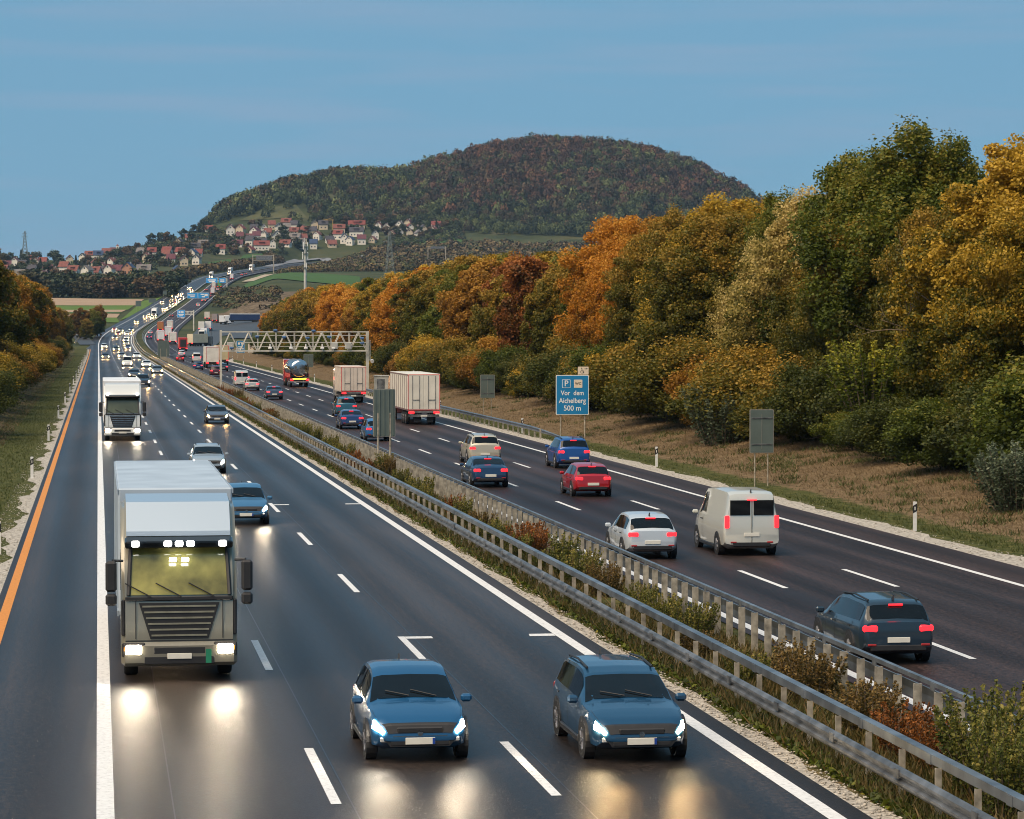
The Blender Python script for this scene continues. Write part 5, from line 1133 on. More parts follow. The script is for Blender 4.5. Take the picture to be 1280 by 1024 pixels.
def carset(k):
    if k in CARM: return CARM[k]
    S = Shape(k); d = S.d; h = d['L'] / 2; P = {}
    P['body'] = fixme(S.body().mesh('body', M['paint']))
    P['windscreen'] = fixme(S.wind(*d['ws']).mesh('windscreen', M['glass'])); P['rear_window'] = fixme((S.wind(*d['rw']) if k != 'van' else _vanrear(S)).mesh('rear_window', M['glass']))
    for s, n in ((1, 'side_window'), (-1, 'side_window_b')): P[n] = fixme(S.patch(d['sw'][0], d['sw'][1], 5.1, 5.88, s, .008, 10, 3).mesh('side_window', M['glass']))
    for s, n in ((1, 'headlight'), (-1, 'headlight_b')):
        mb = S.patch(h - .30, h - .035, 3.75, 4.85, s, .02, 5, 3); P[n] = fixme(mb.mesh('headlight', M['head']))
        zt_ = .62 * float(np.interp(-h + .1, *S.f['belt'])) + .26; wt = float(np.interp(-h + .05, *S.f['w'])); mb = MB()
        if k == 'van': mb.box((s * (wt - .09), -h + .0, 1.15), (.16, .06, .42), bev=.03)
        else: mb.box((s * (wt - .14), -h + .045, zt_), (.34, .1, .15), rz=s * .12, bev=.035)
        P['tail_light' + n[9:]] = mb.mesh('tail_light', M['tail'])
        mb = MB(); mb.box((s * (float(np.interp(d['ws'][1], *S.f['w'])) + .09), d['ws'][1] - .18, float(np.interp(d['ws'][1], *S.f['belt'])) + .07), (.2, .12, .14), bev=.04); P['mirror' + n[9:]] = mb.mesh('mirror', M['paint'])
    mb = MB(); S.wind(h - .1, h - .012, 6.0, mb, 0, .012); mb.box((0, h - .02, float(np.interp(h - .12, *S.f['zt'])) - .13), (float(np.interp(h, *S.f['w'])) * 1.35, .05, .11), bev=.02); mb.box((0, h - .03, .36), (1.05, .06, .1), bev=.02); mb.prism([(-.52, .30), (.52, .30), (.62, .42), (-.62, .42)], 'y', h - .06, h - .012); P['grille'] = mb.mesh('grille', M['trim'])
    mb = MB(); zg = float(np.interp(h - .03, *S.f['zt'])); [mb.box((0, h - .03 + .014 * q, zg - .035 - .035 * q), (.95, .012, .012)) for q in range(3)]; mb.cyl((0, h - .005, zg - .05), (0, 1, 0), .05, .02, 14); P['grille_bar'] = mb.mesh('grille_bar', M['chrome'])
    mb = MB()
    if k in ('estate', 'suv'):
        for s in (1, -1): y0, y1 = d['rw'][1] + .15, d['ws'][0] - .25; mb.tube([tuple(S.S(y, 6.5, s) + Vector((0, 0, .05))) for y in (y0, (y0 + y1) / 2, y1)], .022, 6)
    yb = d['rw'][1] + .2; mb.prism([(yb - .1, float(np.interp(yb, *S.f['zt'])) - .01), (yb + .08, float(np.interp(yb, *S.f['zt'])) - .01), (yb - .08, float(np.interp(yb, *S.f['zt'])) + .11)], 'x', -.015, .015); P['roof_trim'] = mb.mesh('roof_trim', M['trim'])
    zp = float(np.interp(h, *S.f['zt'])) - .07
    mb = MB(); mb.box((0, h + .012, zp - .03), (.52, .02, .12), bev=.006); mb.box((-.285 + .05, h + .024, zp - .03), (.045, .006, .11), 1); P['number_plate'] = mb.mesh('number_plate', [M['plate'], M['plate_blue']])
    mb = MB(); mb.box((0, -h - .012, .58 if k != 'van' else .72), (.52, .03, .12), bev=.006); P['number_plate_b'] = mb.mesh('number_plate', M['plate'])
    mb = MB(); mb.box((0, -h + .02, .40), (1.3, .07, .16), bev=.03); P['bumper'] = mb.mesh('bumper', M['trim'])
    w0 = float(np.interp(0, *S.f['w'])); aw, bw = wheel_mb(d['wh']); P['tyre'] = fixme(aw.mesh('tyre', M['tyre'])); P['rim'] = bw.mesh('rim', M['rim'])
    mb = MB(); mb.cyl((0, 0, .02), (1, 0, 0), d['wh'] + .06, .185, 22); P['wheel_arch'] = mb.mesh('wheel_arch', M['trim']); P['_w'] = w0 - .10
    for s, n in ((1, ''), (-1, '_b')): P['headlight_far' + n] = fixme(S.patch(h - .32, h - .03, 3.5, 5.1, s, .03, 5, 3).mesh('headlight', M['headfar']))
    # seams, wipers, lamps that only show close up
    mb = MB()
    for s in (1, -1): S.patch(d['ws'][1] + .04, h - .28, 5.92, 6.0, s, .004, 8, 1, mb)
    for y in (d['sw'][0] + .42, d['sw'][1] - .75, d['sw'][1] + .12):
        for s in (1, -1): S.patch(y, y + .02, 1.8, 5.0, s, .004, 1, 6, mb)
    if k != 'van':
        y0, y1 = d['rw'][0] - .02, -h + .005
        for s in (1, -1): S.patch(y1, -h + .035, 5.9, 5.97, s, .006, 4, 1, mb)
    for s in (1, -1):
        for y in (d['sw'][0] + .62, d['sw'][1] - .55): p = S.S(y, 4.35, s); mb.box((p.x + s * .012, p.y, p.z), (.03, .17, .03), bev=.008)
        mb.box((s * (float(np.interp(0, *S.f['w'])) - .015), 0, .27), (.05, d['ax'][0] - d['ax'][1] - .9, .12), bev=.02)
    P['seam'] = mb.mesh('seam', M['trim'])
    mb = MB(); zc = float(np.interp(d['ws'][1], *S.f['zt']))
    for x0, x1 in ((-.55, .05), (.1, .62)):
        mb.tube([tuple(S.S(d['ws'][1] - .01, 8 - 1.2 * abs(x0), 1 if x0 > 0 else -1) + Vector((0, .01, .03))), tuple(S.S(d['ws'][1] - .16, 8 - 1.3 * abs(x1), 1 if x1 > 0 else -1) + Vector((0, .02, .03)))], .012, 4)
    P['wiper'] = mb.mesh('wiper', M['trim'])
    mb = MB(); zt2 = float(np.interp(d['rw'][1], *S.f['zt'])); mb.box((0, d['rw'][1] - (.06 if k != 'van' else .04), zt2 - .0), (.32, .05, .035)); P['brake_lamp'] = mb.mesh('brake_lamp', M['tail'])
    for s, n in ((1, ''), (-1, '_b')):
        mb = MB(); mb.box((s * .62, -h + .0, .47), (.2, .05, .05), bev=.01); P['reflector' + n] = mb.mesh('reflector', M['lampoff'])
        mb = MB(); mb.box((s * .60, h - .06, .42), (.2, .05, .09), bev=.02); P['fog_lamp' + n] = mb.mesh('fog_lamp', M['lensoff'])
    # light version: the whole shell in one mesh
    mb = S.body(); b = MB(); b.v, b.f, b.m = mb.v, mb.f, [0] * len(mb.f); S.wind(*d['ws'], mb=b, m=1); (S.wind(*d['rw'], mb=b, m=1) if k != 'van' else b.box((0, -h - .004, 1.6), (1.5, .01, .5), 1))
    for s in (1, -1):
        S.patch(d['sw'][0], d['sw'][1], 5.1, 5.88, s, .008, 6, 2, b, 1)
        for y in d['ax']: b.cyl((s * (w0 - .09), y, d['wh']), (1, 0, 0), d['wh'], .2, 12, 2)
    b.box((0, -h - .01, .58), (.5, .03, .11), 3); b.box((0, h + .01, .45), (.5, .03, .11), 3); b.box((0, h - .03, .36), (1.05, .06, .1), 2)
    P['_lite'] = fixme(b.mesh('car', [M['paint'], M['glass'], M['tyre'], M['plate']])); CARM[k] = P; return P
def _vanrear(S):
    mb = MB(); h = S.d['L'] / 2
    for s in (-1, 1): mb.box((s * .4, -h - .004, 1.62), (.68, .012, .5))
    mb.box((0, -h - .004, 1.15), (.02, .012, 1.5)); return mb
GROUPS = {'L': 'traffic coming towards the camera', 'R': 'traffic driving away from the camera'}
LANE = {'L1': 1.85, 'L2': 5.53, 'L3': 9.35, 'R1': 25.1, 'R2': 21.5, 'R3': 18.05}
def place(o, lane, Y, L, off=0.0, toward=None):
    """near end of the vehicle stands at Y"""
    left = lane[0] == 'L'; lat = LANE[lane] + off; yc = Y + L / 2; p = rp(lat, yc); o.location = p
    sl = math.atan2(float(zr(yc + 6) - zr(yc - 6)), 12)
    o.rotation_euler = ((-sl if left else sl), 0, -head(yc) + (math.pi if left else 0)); o['group'] = GROUPS[lane[0]]
BEAM = {}
def beam(e, yf, z, lamp=None, w=.62, far=False):                # dipped beams of a vehicle with its lights on
    key = ('warm' if lamp is not None else 'std') + ('_far' if far else '')
    if key not in BEAM:
        l = bpy.data.lights.new('dipped_beam', 'SPOT'); l.energy = 900 if far else 75; l.color = (1, .58, .22) if (lamp is not None or far) else (1, .76, .50); l.spot_size = math.radians(38); l.spot_blend = .9; l.shadow_soft_size = .12; BEAM[key] = l
    for s in (-1, 1):
        o = link('dipped_beam', BEAM[key], e); o.location = (s * w, yf + .05, z); o.rotation_euler = (math.radians(90 - 3.5), 0, 0)
BEAMW = 4000
def car(k, col, lane, Y, label, lite=False, off=0.0, lamp=None, name='car', cat='car', place_=True):
    P = carset(k); e = empty(name, (0, 0, 0), 0, label, cat); left = lane[0] == 'L'; far = Y > 300
    def add(key, nm, parent=e, m=None, colr=None):
        o = link(nm, P[key], parent)
        if key == 'brake_lamp' and left: o.material_slots[0].link = 'OBJECT'; o.material_slots[0].material = M['lampoff']
        if colr: o.color = (*colr, 1)
        if m is not None: o.material_slots[0].link = 'OBJECT'; o.material_slots[0].material = m
        return o
    if lite: add('_lite', 'body', colr=col)
    else:
        add('body', 'body', colr=col)
        for q in ('windscreen', 'rear_window', 'side_window', 'side_window_b', 'grille', 'number_plate', 'number_plate_b', 'bumper', 'grille_bar', 'roof_trim', 'seam', 'wiper', 'brake_lamp', 'reflector', 'reflector_b', 'fog_lamp', 'fog_lamp_b'): add(q, q.replace('_b', '') if q.endswith('_b') else q)
        for q in ('mirror', 'mirror_b'): add(q, 'mirror', colr=col)
        for y in KIND[k]['ax']:
            for s in (1, -1): w = add('tyre', 'wheel'); w.location = (s * P['_w'], y, KIND[k]['wh']); r = add('rim', 'rim', w); r = add('wheel_arch', 'wheel_arch'); r.location = (s * (P['_w'] + .01), y, KIND[k]['wh'])
    hm = lamp or (M['headfar'] if far else M['head'])
    for q in ('headlight', 'headlight_b'):
        if left or not lite: add(q.replace('light', 'light_far') if lite and left else q, 'headlight', m=hm if left else M['lensoff'])
    for q in ('tail_light', 'tail_light_b'):
        if not left or not lite: add(q, 'tail_light', m=(M['lampoff'] if left else (M['tailfar'] if far else M['tail'])))
    if left and place_: beam(e, KIND[k]['L'] / 2 + .1, .68, lamp, far=far)
    if place_: place(e, lane, Y, KIND[k]['L'], off)
    return e
# ---- lorries. local +Y is forward, origin under the middle of the front edge
def cabprof(h): return [(0.0, .38), (.04, .55), (.04, .95), (.0, 1.85), (-.36, 2.92), (-.55, 3.08), (-1.15, h - .12), (-2.25, h), (-2.3, 1.0), (-2.3, .45)]
def bevel_mesh(mb, name, mats, w=.06, seg=2, ang=30):
    me = mb.mesh(name, mats); bm = bmesh.new(); bm.from_mesh(me); bmesh.ops.recalc_face_normals(bm, faces=bm.faces)
    ed = [e for e in bm.edges if len(e.link_faces) == 2 and e.calc_face_angle(0) > math.radians(ang)]
    bmesh.ops.bevel(bm, geom=ed, offset=w, segments=seg, affect='EDGES', clamp_overlap=True); bm.to_mesh(me); bm.free()
    me.polygons.foreach_set('use_smooth', [True] * len(me.polygons))
    try: me.set_sharp_from_angle(angle=math.radians(45))
    except Exception: pass
    return me
def truck_wheels(e, ys, tw=1.02):
    a, b = wheel_mb(.5, .3)
    if 'tw' not in CARM: CARM['tw'] = (fixme(a.mesh('tyre', M['tyre'])), b.mesh('rim', M['rim']))
    for y in ys:
        for s in (1, -1): w = link('wheel', CARM['tw'][0], e); w.location = (s * tw, y, .5); link('rim', CARM['tw'][1], w)
def trailer(e, y0, y1, col, z0=1.12, z1=4.0, tape=True, side=None, skirts=True):
    mb = MB(); mb.box((0, (y0 + y1) / 2, (z0 + z1) / 2), (2.55, y0 - y1, z1 - z0), bev=.035); t = link('trailer', mb.mesh('trailer', M['boxpaint']), e); t.color = (*col, 1)
    mb = MB(); mb.box((0, (y0 + y1) / 2, z0 - .12), (1.1, y0 - y1 - .3, .2)); mb.build('chassis', M['trim'], e)
    n = 9; mb = MB()
    for s in (-1, 1):
        for k in range(n): mb.box((s * 1.285, y0 + (y1 - y0) * (k + .5) / n, (z0 + z1) / 2 - .05), (.03, .06, z1 - z0 - .25))
        mb.box((s * 1.285, (y0 + y1) / 2, z1 - .07), (.03, y0 - y1, .1)); mb.box((s * 1.285, (y0 + y1) / 2, z0 + .07), (.03, y0 - y1, .12))
    sm = mb.build('side_rail', M['boxpaint'], t); sm.color = (*(side or [c * .8 for c in col]), 1)
    # rear doors
    mb = MB()
    for s in (-1, 1): mb.box((s * .625, y1 - .012, (z0 + z1) / 2 + .03), (1.21, .03, z1 - z0 - .2), bev=.01)
    d = mb.build('rear_door', M['boxpaint'], t); d.color = (*[c * .97 for c in col], 1)
    mb = MB()
    for x in (-.9, -.35, .35, .9): mb.cyl((x, y1 - .05, (z0 + z1) / 2), (0, 0, 1), .018, z1 - z0 - .3, 6)
    for x in (-.62, .62): mb.box((x, y1 - .06, z0 + .85), (.5, .03, .04))
    mb.build('door_bar', M['zinc_old'], d)
    if tape:
        mb = MB(); w = 1.24; yy = y1 - .032
        for s in (-1, 1): mb.box((s * w, yy, (z0 + z1) / 2), (.055, .012, z1 - z0 - .1))
        mb.box((0, yy, z1 - .06), (2.43, .012, .055)); mb.box((0, yy, z0 + .06), (2.43, .012, .055)); mb.build('marking_tape', M['redtape'], t)
    mb = MB(); mb.box((0, y1 + .05, .72), (2.4, .12, .2), bev=.02); mb.box((0, y1 + .02, 1.0), (2.5, .1, .16), bev=.02); mb.build('bumper', M['zinc_old'], e)
    mb = MB(); mb.box((0, y1 - .02, .72), (.52, .03, .12)); mb.build('number_plate', M['plate'], e)
    for s in (-1, 1): mb = MB(); mb.box((s * .5, y1 + .3, .5), (.02 + .5, .02, .6)); mb.build('mud_flap', M['trim'], e)
    return t
def tails(e, y1, on, far=False, z=.98, warm=False):
    for s in (-1, 1):
        mb = MB(); mb.box((s * .98, y1 - .045, z), (.46, .04, .15), bev=.015); mb.build('tail_light', (M['tailfar'] if far else M['tail']) if on else M['lampoff'], e)
M['hazard2'] = mat('amber_lens', (.6, .22, .03), .3)
M['redtape'] = mat('red_tape', (.62, .05, .05), .4)
M['windscreen_reflect'] = mat('windscreen_glass', (.085, .095, .055), .07, var=.35, scale=1.2, coat=.6); M['curtain'] = mat('curtain', (.45, .40, .07), .8, var=.3, scale=3)  # greenish reflection painted into the windscreen's glass colour
def cab(e, col, h=3.85, screen=None, grillm=None, bumper=None, lamps='corner', deflect=None):
    mb = MB(); mb.prism(cabprof(h), 'x', -1.24, 1.24); me = bevel_mesh(mb, 'cab', M['paint'], .09, 3); c = link('cab', me, e); c.color = (*col, 1)
    def part(nm, m, f, parent=c, colr=None):
        mb = MB(); f(mb); o = mb.build(nm, m, parent)
        if colr: o.color = (*colr, 1)
        return o
    def screenf(b):
        q = [(-1.1, .012, 1.86), (1.1, .012, 1.86), (1.04, -.345, 2.9), (-1.04, -.345, 2.9)]; n = Vector((0, .949, .316)) * .02; G = []
        for i in range(5):
            row = []; f = i / 4
            for j in range(13):
                t = j / 12; a = Vector(q[0]) * (1 - t) + Vector(q[1]) * t; bb = Vector(q[3]) * (1 - t) + Vector(q[2]) * t; p = a * (1 - f) + bb * f + n; p.y -= .012 * (abs(2 * t - 1) ** 3); row.append(tuple(p))
            G.append(row)
        b.grid(G, flip=True)
    part('windscreen', screen or M['windscreen_reflect'], screenf)
    def wip(b):
        for x in (-.75, -.05, .6): b.tube([(x, .07, 1.83), (x + .55, .0, 2.12)], .014, 5)
    part('wiper', M['trim'], wip)
    part('sun_visor', M['glass'], lambda b: b.box((0, -.16, 2.98), (2.3, .36, .16), rx=-.25, bev=.03))
    def gr(b):
        b.prism([(-.86, 1.70), (.86, 1.70), (.62, .92), (-.62, .92)], 'y', .03, .055)
    part('grille', grillm or M['trim'], gr)
    def sl(b):
        for i in range(6): z = 1.0 + i * .125; w = .62 + (z - .92) / .78 * .24; b.box((0, .065, z), (2 * w - .1, .025, .035))
    part('grille_bar', M['chrome'] if grillm is None else M['grillbar'], sl)
    part('bumper', M['paint'], lambda b: b.box((0, .02, .60), (2.48, .22, .52), bev=.08), colr=bumper or col)
    part('screen_frame', M['trim'], lambda b: [b.tube([(s * 1.08, .03, 1.86), (s * 1.03, -.315, 2.9)], .045, 6) for s in (-1, 1)])
    part('cowl', M['trim'], lambda b: b.box((0, .03, 1.79), (2.3, .05, .10), bev=.02))
    part('panel_seam', M['trim'], lambda b: (b.box((0, .046, .885), (2.3, .012, .022)), [b.box((s * .93, .046, 1.36), (.018, .012, .86)) for s in (-1, 1)]))
    for s in (-1, 1):
        part('corner_vane', M['trim'], lambda b, s=s: b.box((s * 1.19, -.06, 1.38), (.09, .16, .78), bev=.03))
        part('lamp_surround', M['trim'], lambda b, s=s: b.box((s * .98, .09, .70), (.50, .06, .31), bev=.05))
        part('marker_lamp', M['hazard2'], lambda b, s=s: b.box((s * 1.17, .085, .72), (.07, .08, .12), bev=.02))
    part('lower_intake', M['trim'], lambda b: (b.box((0, .125, .68), (1.1, .02, .14), bev=.02)))
    part('fog_strip', M['trim'], lambda b: b.box((0, .125, .47), (1.5, .02, .16), bev=.02))
    for s in (-1, 1):
        part('headlight', M['head'], lambda b, s=s: (b.box((s * .98, .115, .70), (.36, .06, .2), bev=.05)))
        part('mirror', M['trim'], lambda b, s=s: (b.box((s * 1.45, .05, 2.28), (.24, .16, .66), bev=.05), b.box((s * 1.45, .05, 1.78), (.24, .16, .26), bev=.05), b.tube([(s * 1.2, -.1, 2.6), (s * 1.42, .05, 2.62)], .03, 6)))
        part('side_window', M['glass'], lambda b, s=s: b.prism([(-.35, 1.95), (-.55, 2.75), (-1.35, 2.75), (-1.35, 1.95)], 'x', s * 1.235, s * 1.25))
        part('step', M['trim'], lambda b, s=s: b.box((s * 1.14, -.45, .55), (.2, .7, .3), bev=.03))
    part('number_plate', M['plate'], lambda b: b.box((0, .15, .56), (.52, .02, .12), bev=.005), e)
    return c, part
def lorry(label, lane, Y, cabcol, boxcol, off=0.0, L=16.4, h=3.85, **kw):
    e = empty('lorry', (0, 0, 0), 0, label, 'lorry'); c, part = cab(e, cabcol, h, **kw); trailer(e, -2.9, -L, boxcol); truck_wheels(e, (-1.35, -4.6, -L + 5.3, -L + 4.0, -L + 2.7)); tails(e, -L, lane[0] == 'R'); beam(e, .2, .72, None, .98)
    place(e, lane, Y, 0, off); return e, c, part
M['grillbar'] = mat('grille_bars', (.34, .32, .24), .35, metal=.5)
# the big lorry in front
e, c, part = lorry('large beige lorry nearest the camera with a row of bright lamps across its visor', 'L1', 61.5, (.27, .255, .20), (.40, .48, .56), off=-.15, screen=mat('windscreen_yellow_light', (.26, .235, .065), .06, var=.8, scale=1.3, coat=.6), grillm=M['trim'], bumper=(.22, .205, .16))  # yellow light in the windscreen is painted into its glass colour
for x in (-.93, -.24, 0, .24, .93): part('visor_lamp', M['ledbar'], lambda b, x=x: b.box((x, .045, 2.97), (.17, .06, .13), bev=.03))
for x in (-.13, .13): part('windscreen_lamp', M['ledbar'], lambda b, x=x: b.box((x, .00, 2.62), (.16, .03, .10), rx=-.32, bev=.02))
part('air_deflector', M['paint'], lambda b: b.prism([(-.50, 3.10), (-.52, 3.20), (-1.10, 3.80), (-2.28, 3.92), (-2.28, 3.2)], 'x', -1.12, 1.12), colr=(.42, .50, .58))
part('sticker', mat('sticker_green', (.02, .22, .12), .5), lambda b: b.box((-.62, .135, .55), (.12, .01, .3)))
# the white lorry behind it
e, c, part = lorry('white lorry with dark grille on the left lane behind the large beige one', 'L1', 193.5, (.74, .74, .70), (.72, .74, .76), off=-.25)
for x in (-.98, .98): part('visor_lamp', M['ledbar'], lambda b, x=x: b.box((x, -.35, 3.16), (.16, .08, .12), bev=.03))
# oncoming cars near the camera
car('hatch', (.012, .085, .20), 'L2', 49.2, 'dark blue small car with bright headlights in the middle lane, nearest the camera', name='car')
car('estate', (.010, .055, .12), 'L3', 48.6, 'dark blue estate car with warm headlights beside the median, nearest the camera', lamp=emit('headlight_amber', (1.0, .74, .40), 150))
car('hatch', (.05, .16, .30), 'L2', 110.0, 'light blue car just behind the large beige lorry', off=.1)
car('estate', (.34, .40, .45), 'L2', 149.0, 'silver estate car in the middle lane between the blue car and the white lorry', off=.15)
car('sedan', (.10, .12, .16), 'L3', 227.0, 'grey car with yellow headlights in the lane beside the median', lamp=M['headwarm'])
car('suv', (.016, .022, .035), 'L2', 368.0, 'black car right behind the white lorry, closer of two dark ones', lite=False, off=.1, lamp=M['headwarm'])
car('sedan', (.04, .045, .055), 'L2', 432.0, 'dark grey car behind the black one', lite=True, off=-.2)
car('sedan', (.12, .14, .17), 'L3', 470.0, 'grey car beside the median rail abreast of two dark cars', lite=True, off=.2)
car('estate', (.72, .74, .75), 'L3', 548.0, 'white estate car behind the grey car beside the median rail', lite=True, off=-.3)
# cars and lorries driving away
car('estate', (.018, .035, .055), 'R3', 62.0, 'dark blue estate car with red tail lights nearest the camera on the right carriageway', off=-.25)
car('hatch', (.55, .60, .64), 'R3', 91.5, 'silver car with red tail lights beside the median, behind the dark one', off=-.1)
car('van', (.62, .62, .56), 'R2', 92.5, 'cream white van in the middle lane of the right carriageway, nearest the camera', name='van', cat='van')
car('hatch', (.42, .012, .02), 'R2', 126.0, 'red car in the middle lane of the right carriageway', off=.5)
car('suv', (.012, .08, .30), 'R1', 151.5, 'bright blue car in the outer lane just below the blue parking sign', off=.3)
car('sedan', (.014, .045, .11), 'R3', 134.0, 'dark blue car beside the median, ahead of the silver one', off=.4)
car('suv', (.50, .46, .36), 'R2', 157.0, 'beige car ahead of the dark blue one in the middle lane', off=-.2)
car('hatch', (.03, .14, .34), 'R3', 190.0, 'blue car half hidden behind the ribbed median sign', off=.5)
car('sedan', (.02, .05, .16), 'R3', 213.0, 'deep blue car left of the ribbed median sign', off=.8)
car('suv', (.03, .12, .18), 'R2', 243.0, 'teal car in front of the smaller pale box lorry', off=-.5)
def box_lorry(label, lane, Y, col, L=13.6, off=0.0, side=None, cabcol=(.5, .5, .5), z1=4.0, far=False, on=True, full=True):
    e = empty('lorry', (0, 0, 0), 0, label, 'lorry'); trailer(e, L, 0.0, col, z1=z1, side=side); tails(e, 0.0, on, far)
    if full:
        truck_wheels(e, (2.6, 3.9, 5.2, L - 1.2, L + 2.0))
        mb = MB(); mb.prism([(L + .5, .5), (L + .5, z1 - .25), (L + 1.6, z1 - .3), (L + 2.4, 3.0), (L + 2.75, 1.9), (L + 2.75, .5)], 'x', -1.22, 1.22); c = link('cab', bevel_mesh(mb, 'cab', M['paint'], .08, 2), e); c.color = (*cabcol, 1)
    place(e, lane, Y, 0, off); return e
e = box_lorry('long pale lorry with red edged rear doors beside the verge guard rail', 'R1', 221.5, (.72, .69, .60), 13.6, .1, side=(.20, .13, .13), cabcol=(.3, .1, .1)); 
box_lorry('smaller pale lorry with red edged rear, left of the long one', 'R1', 288.0, (.66, .58, .50), 8.0, .5, cabcol=(.4, .4, .38), z1=3.7)
# tank lorry
e = empty('tank_lorry', (0, 0, 0), 0, 'shiny tank lorry with orange bar across its rear, passing the small grey sign back', 'lorry')
mb = MB(); n = 28; G = []
for y, k in ((-.0, .0), (.0, .55), (.05, .8), (.2, .95), (.45, 1.0), (11.4, 1.0), (11.65, .95), (11.8, .8), (11.85, 0)):
    G.append([(1.24 * k * math.cos(2 * math.pi * j / n), y, 2.35 + 1.2 * k * math.sin(2 * math.pi * j / n)) for j in range(n + 1)])
mb.grid(G); link('tank', fixme(mb.mesh('tank', mat('tank_steel', (.55, .55, .57), .16, metal=1.0, var=.15))), e)
mb = MB()
for y in (1.2, 4, 7, 10): mb.tube([(1.25 * math.cos(a), y, 2.35 + 1.21 * math.sin(a)) for a in np.linspace(0, 2 * math.pi, 29)], .035, 5, cap=False)
mb.build('tank_band', M['zinc_old'], e)
mb = MB(); mb.box((0, .55, 1.0), (2.45, 1.2, .35), bev=.04); mb.box((0, 6, .98), (1.0, 11.5, .25)); mb.build('chassis', M['trim'], e)
mb = MB(); mb.box((0, -.09, 1.06), (1.75, .05, .14), bev=.02); mb.build('orange_bar', M['hazard'], e)
mb = MB(); mb.box((0, -.08, .68), (2.4, .1, .18), bev=.02); mb.build('bumper', M['zinc'], e)
mb = MB(); mb.box((.45, -.05, 2.0), (.5, .05, .4), bev=.02); mb.box((-.5, -.03, 2.5), (.3, .04, .4)); mb.tube([(.85, .1, 1.2), (.85, .1, 3.3)], .03, 6); mb.tube([(1.1, .1, 1.2), (1.1, .1, 3.3)], .03, 6); mb.build('ladder', M['zinc_old'], e)
for s in (-1, 1):
    mb = MB(); mb.box((s * 1.0, -.12, .98), (.42, .05, .17), bev=.02); mb.build('tail_light', M['tailfar'], e); mb = MB(); mb.box((s * 1.22, 5, 1.5), (.05, 9.5, .5)); mb.build('side_guard', M['redtape'], e)
truck_wheels(e, (1.9, 3.2, 4.5, 11, 13.6)); mb = MB(); mb.prism([(12.4, .5), (12.4, 3.4), (13.6, 3.5), (14.4, 2.9), (14.7, 1.9), (14.7, .5)], 'x', -1.22, 1.22); c = link('cab', bevel_mesh(mb, 'cab', M['paint'], .08, 2), e); c.color = (.45, .05, .05, 1)
place(e, 'R1', 365, 0, .4)
car('sedan', (.05, .08, .13), 'R3', 302.0, 'dark car beside the median abreast of the smaller pale lorry', off=.4)
car('estate', (.50, .54, .55), 'R3', 346.0, 'silver car ahead of the dark one beside the median', off=.4)
car('van', (.64, .65, .62), 'R3', 365.0, 'white van under the left end of the gantry', name='van', cat='van', off=.1)
car('suv', (.10, .02, .03), 'R3', 448.0, 'dark red car ahead of the white van by the gantry leg', off=.2, lite=True)
# ---- far traffic: placed by the spot where each stands in the photograph
def spot(u, v, side):
    best = None; ls = ('L1', 'L2', 'L3') if side == 'L' else ('R1', 'R2', 'R3')
    for l in ls:
        for Y in np.arange(380, 2900, 4.0):
            a = proj(rp(LANE[l], Y)); d = (a[0] - u) ** 2 + 2 * (a[1] - v) ** 2
            if best is None or d < best[0]: best = (d, l, Y)
    return best[1], best[2]
def far_lorry(label, lane, Y, col, left, L=13.0, off=0.0, z1=4.0, cabcol=None):
    e = empty('lorry', (0, 0, 0), 0, label, 'lorry'); mb = MB()
    if left:
        mb.prism(cabprof(3.7), 'x', -1.24, 1.24, 1); mb.box((0, -2.6 - L / 2, 2.6), (2.55, L, 2.8), 0, bev=.04); mb.add([(-1.08, .04, 1.86), (1.08, .04, 1.86), (1.02, -.34, 2.9), (-1.02, -.34, 2.9)], [(0, 1, 2, 3)], 2)
        mb.box((0, .06, 1.3), (1.4, .03, .7), 2)
        for y in (-1.35, -4, -L): 
            for s in (1, -1): mb.cyl((s * 1.05, y, .5), (1, 0, 0), .5, .3, 12, 3)
    else:
        mb.box((0, L / 2, 2.55 - (4 - z1) / 2), (2.55, L, z1 - 1.1), 0, bev=.04); mb.box((0, L / 2, .95), (1.2, L, .25), 3); mb.box((0, L + 1.7, 1.9), (2.4, 2.2, 2.8), 1, bev=.15); mb.box((0, .0, .8), (2.4, .1, .35), 3)
        for y in (1.5, 2.8, L): 
            for s in (1, -1): mb.cyl((s * 1.05, y, .5), (1, 0, 0), .5, .3, 12, 3)
    o = link('body', mb.mesh('body', [M['boxpaint'], M['boxpaint'], M['glass'], M['tyre']]), e); o.color = (*col, 1)
    for s in (-1, 1):
        b = MB()
        if left: b.box((s * .95, .1, .75), (.34, .05, .2), bev=.03); b.build('headlight', M['headfar'], e); (beam(e, .15, .75, None, .95, True) if s > 0 else None)
        else: b.box((s * .98, -.08, .95), (.42, .05, .16), bev=.02); b.build('tail_light', M['tailfar'], e)
    if not left:
        b = MB(); 
        for s in (-1, 1): b.box((s * 1.22, -.01, z1 / 2 + .55), (.08, .03, z1 - 1.2))
        b.box((0, -.01, z1 - .04), (2.4, .03, .08)); b.build('marking_tape', M['redtape'], e)
    place(e, lane, Y, 0, off); return e
rv = random.Random(3); CC = [((.5, .53, .56), 'silver'), ((.03, .035, .045), 'black'), ((.7, .7, .7), 'white'), ((.02, .05, .14), 'blue'), ((.12, .13, .14), 'grey'), ((.3, .02, .02), 'red'), ((.05, .06, .07), 'dark')]
seen = {}
def lab(colr, kind, side, lane, Y):
    seen.setdefault(lane, []).append(Y); return None
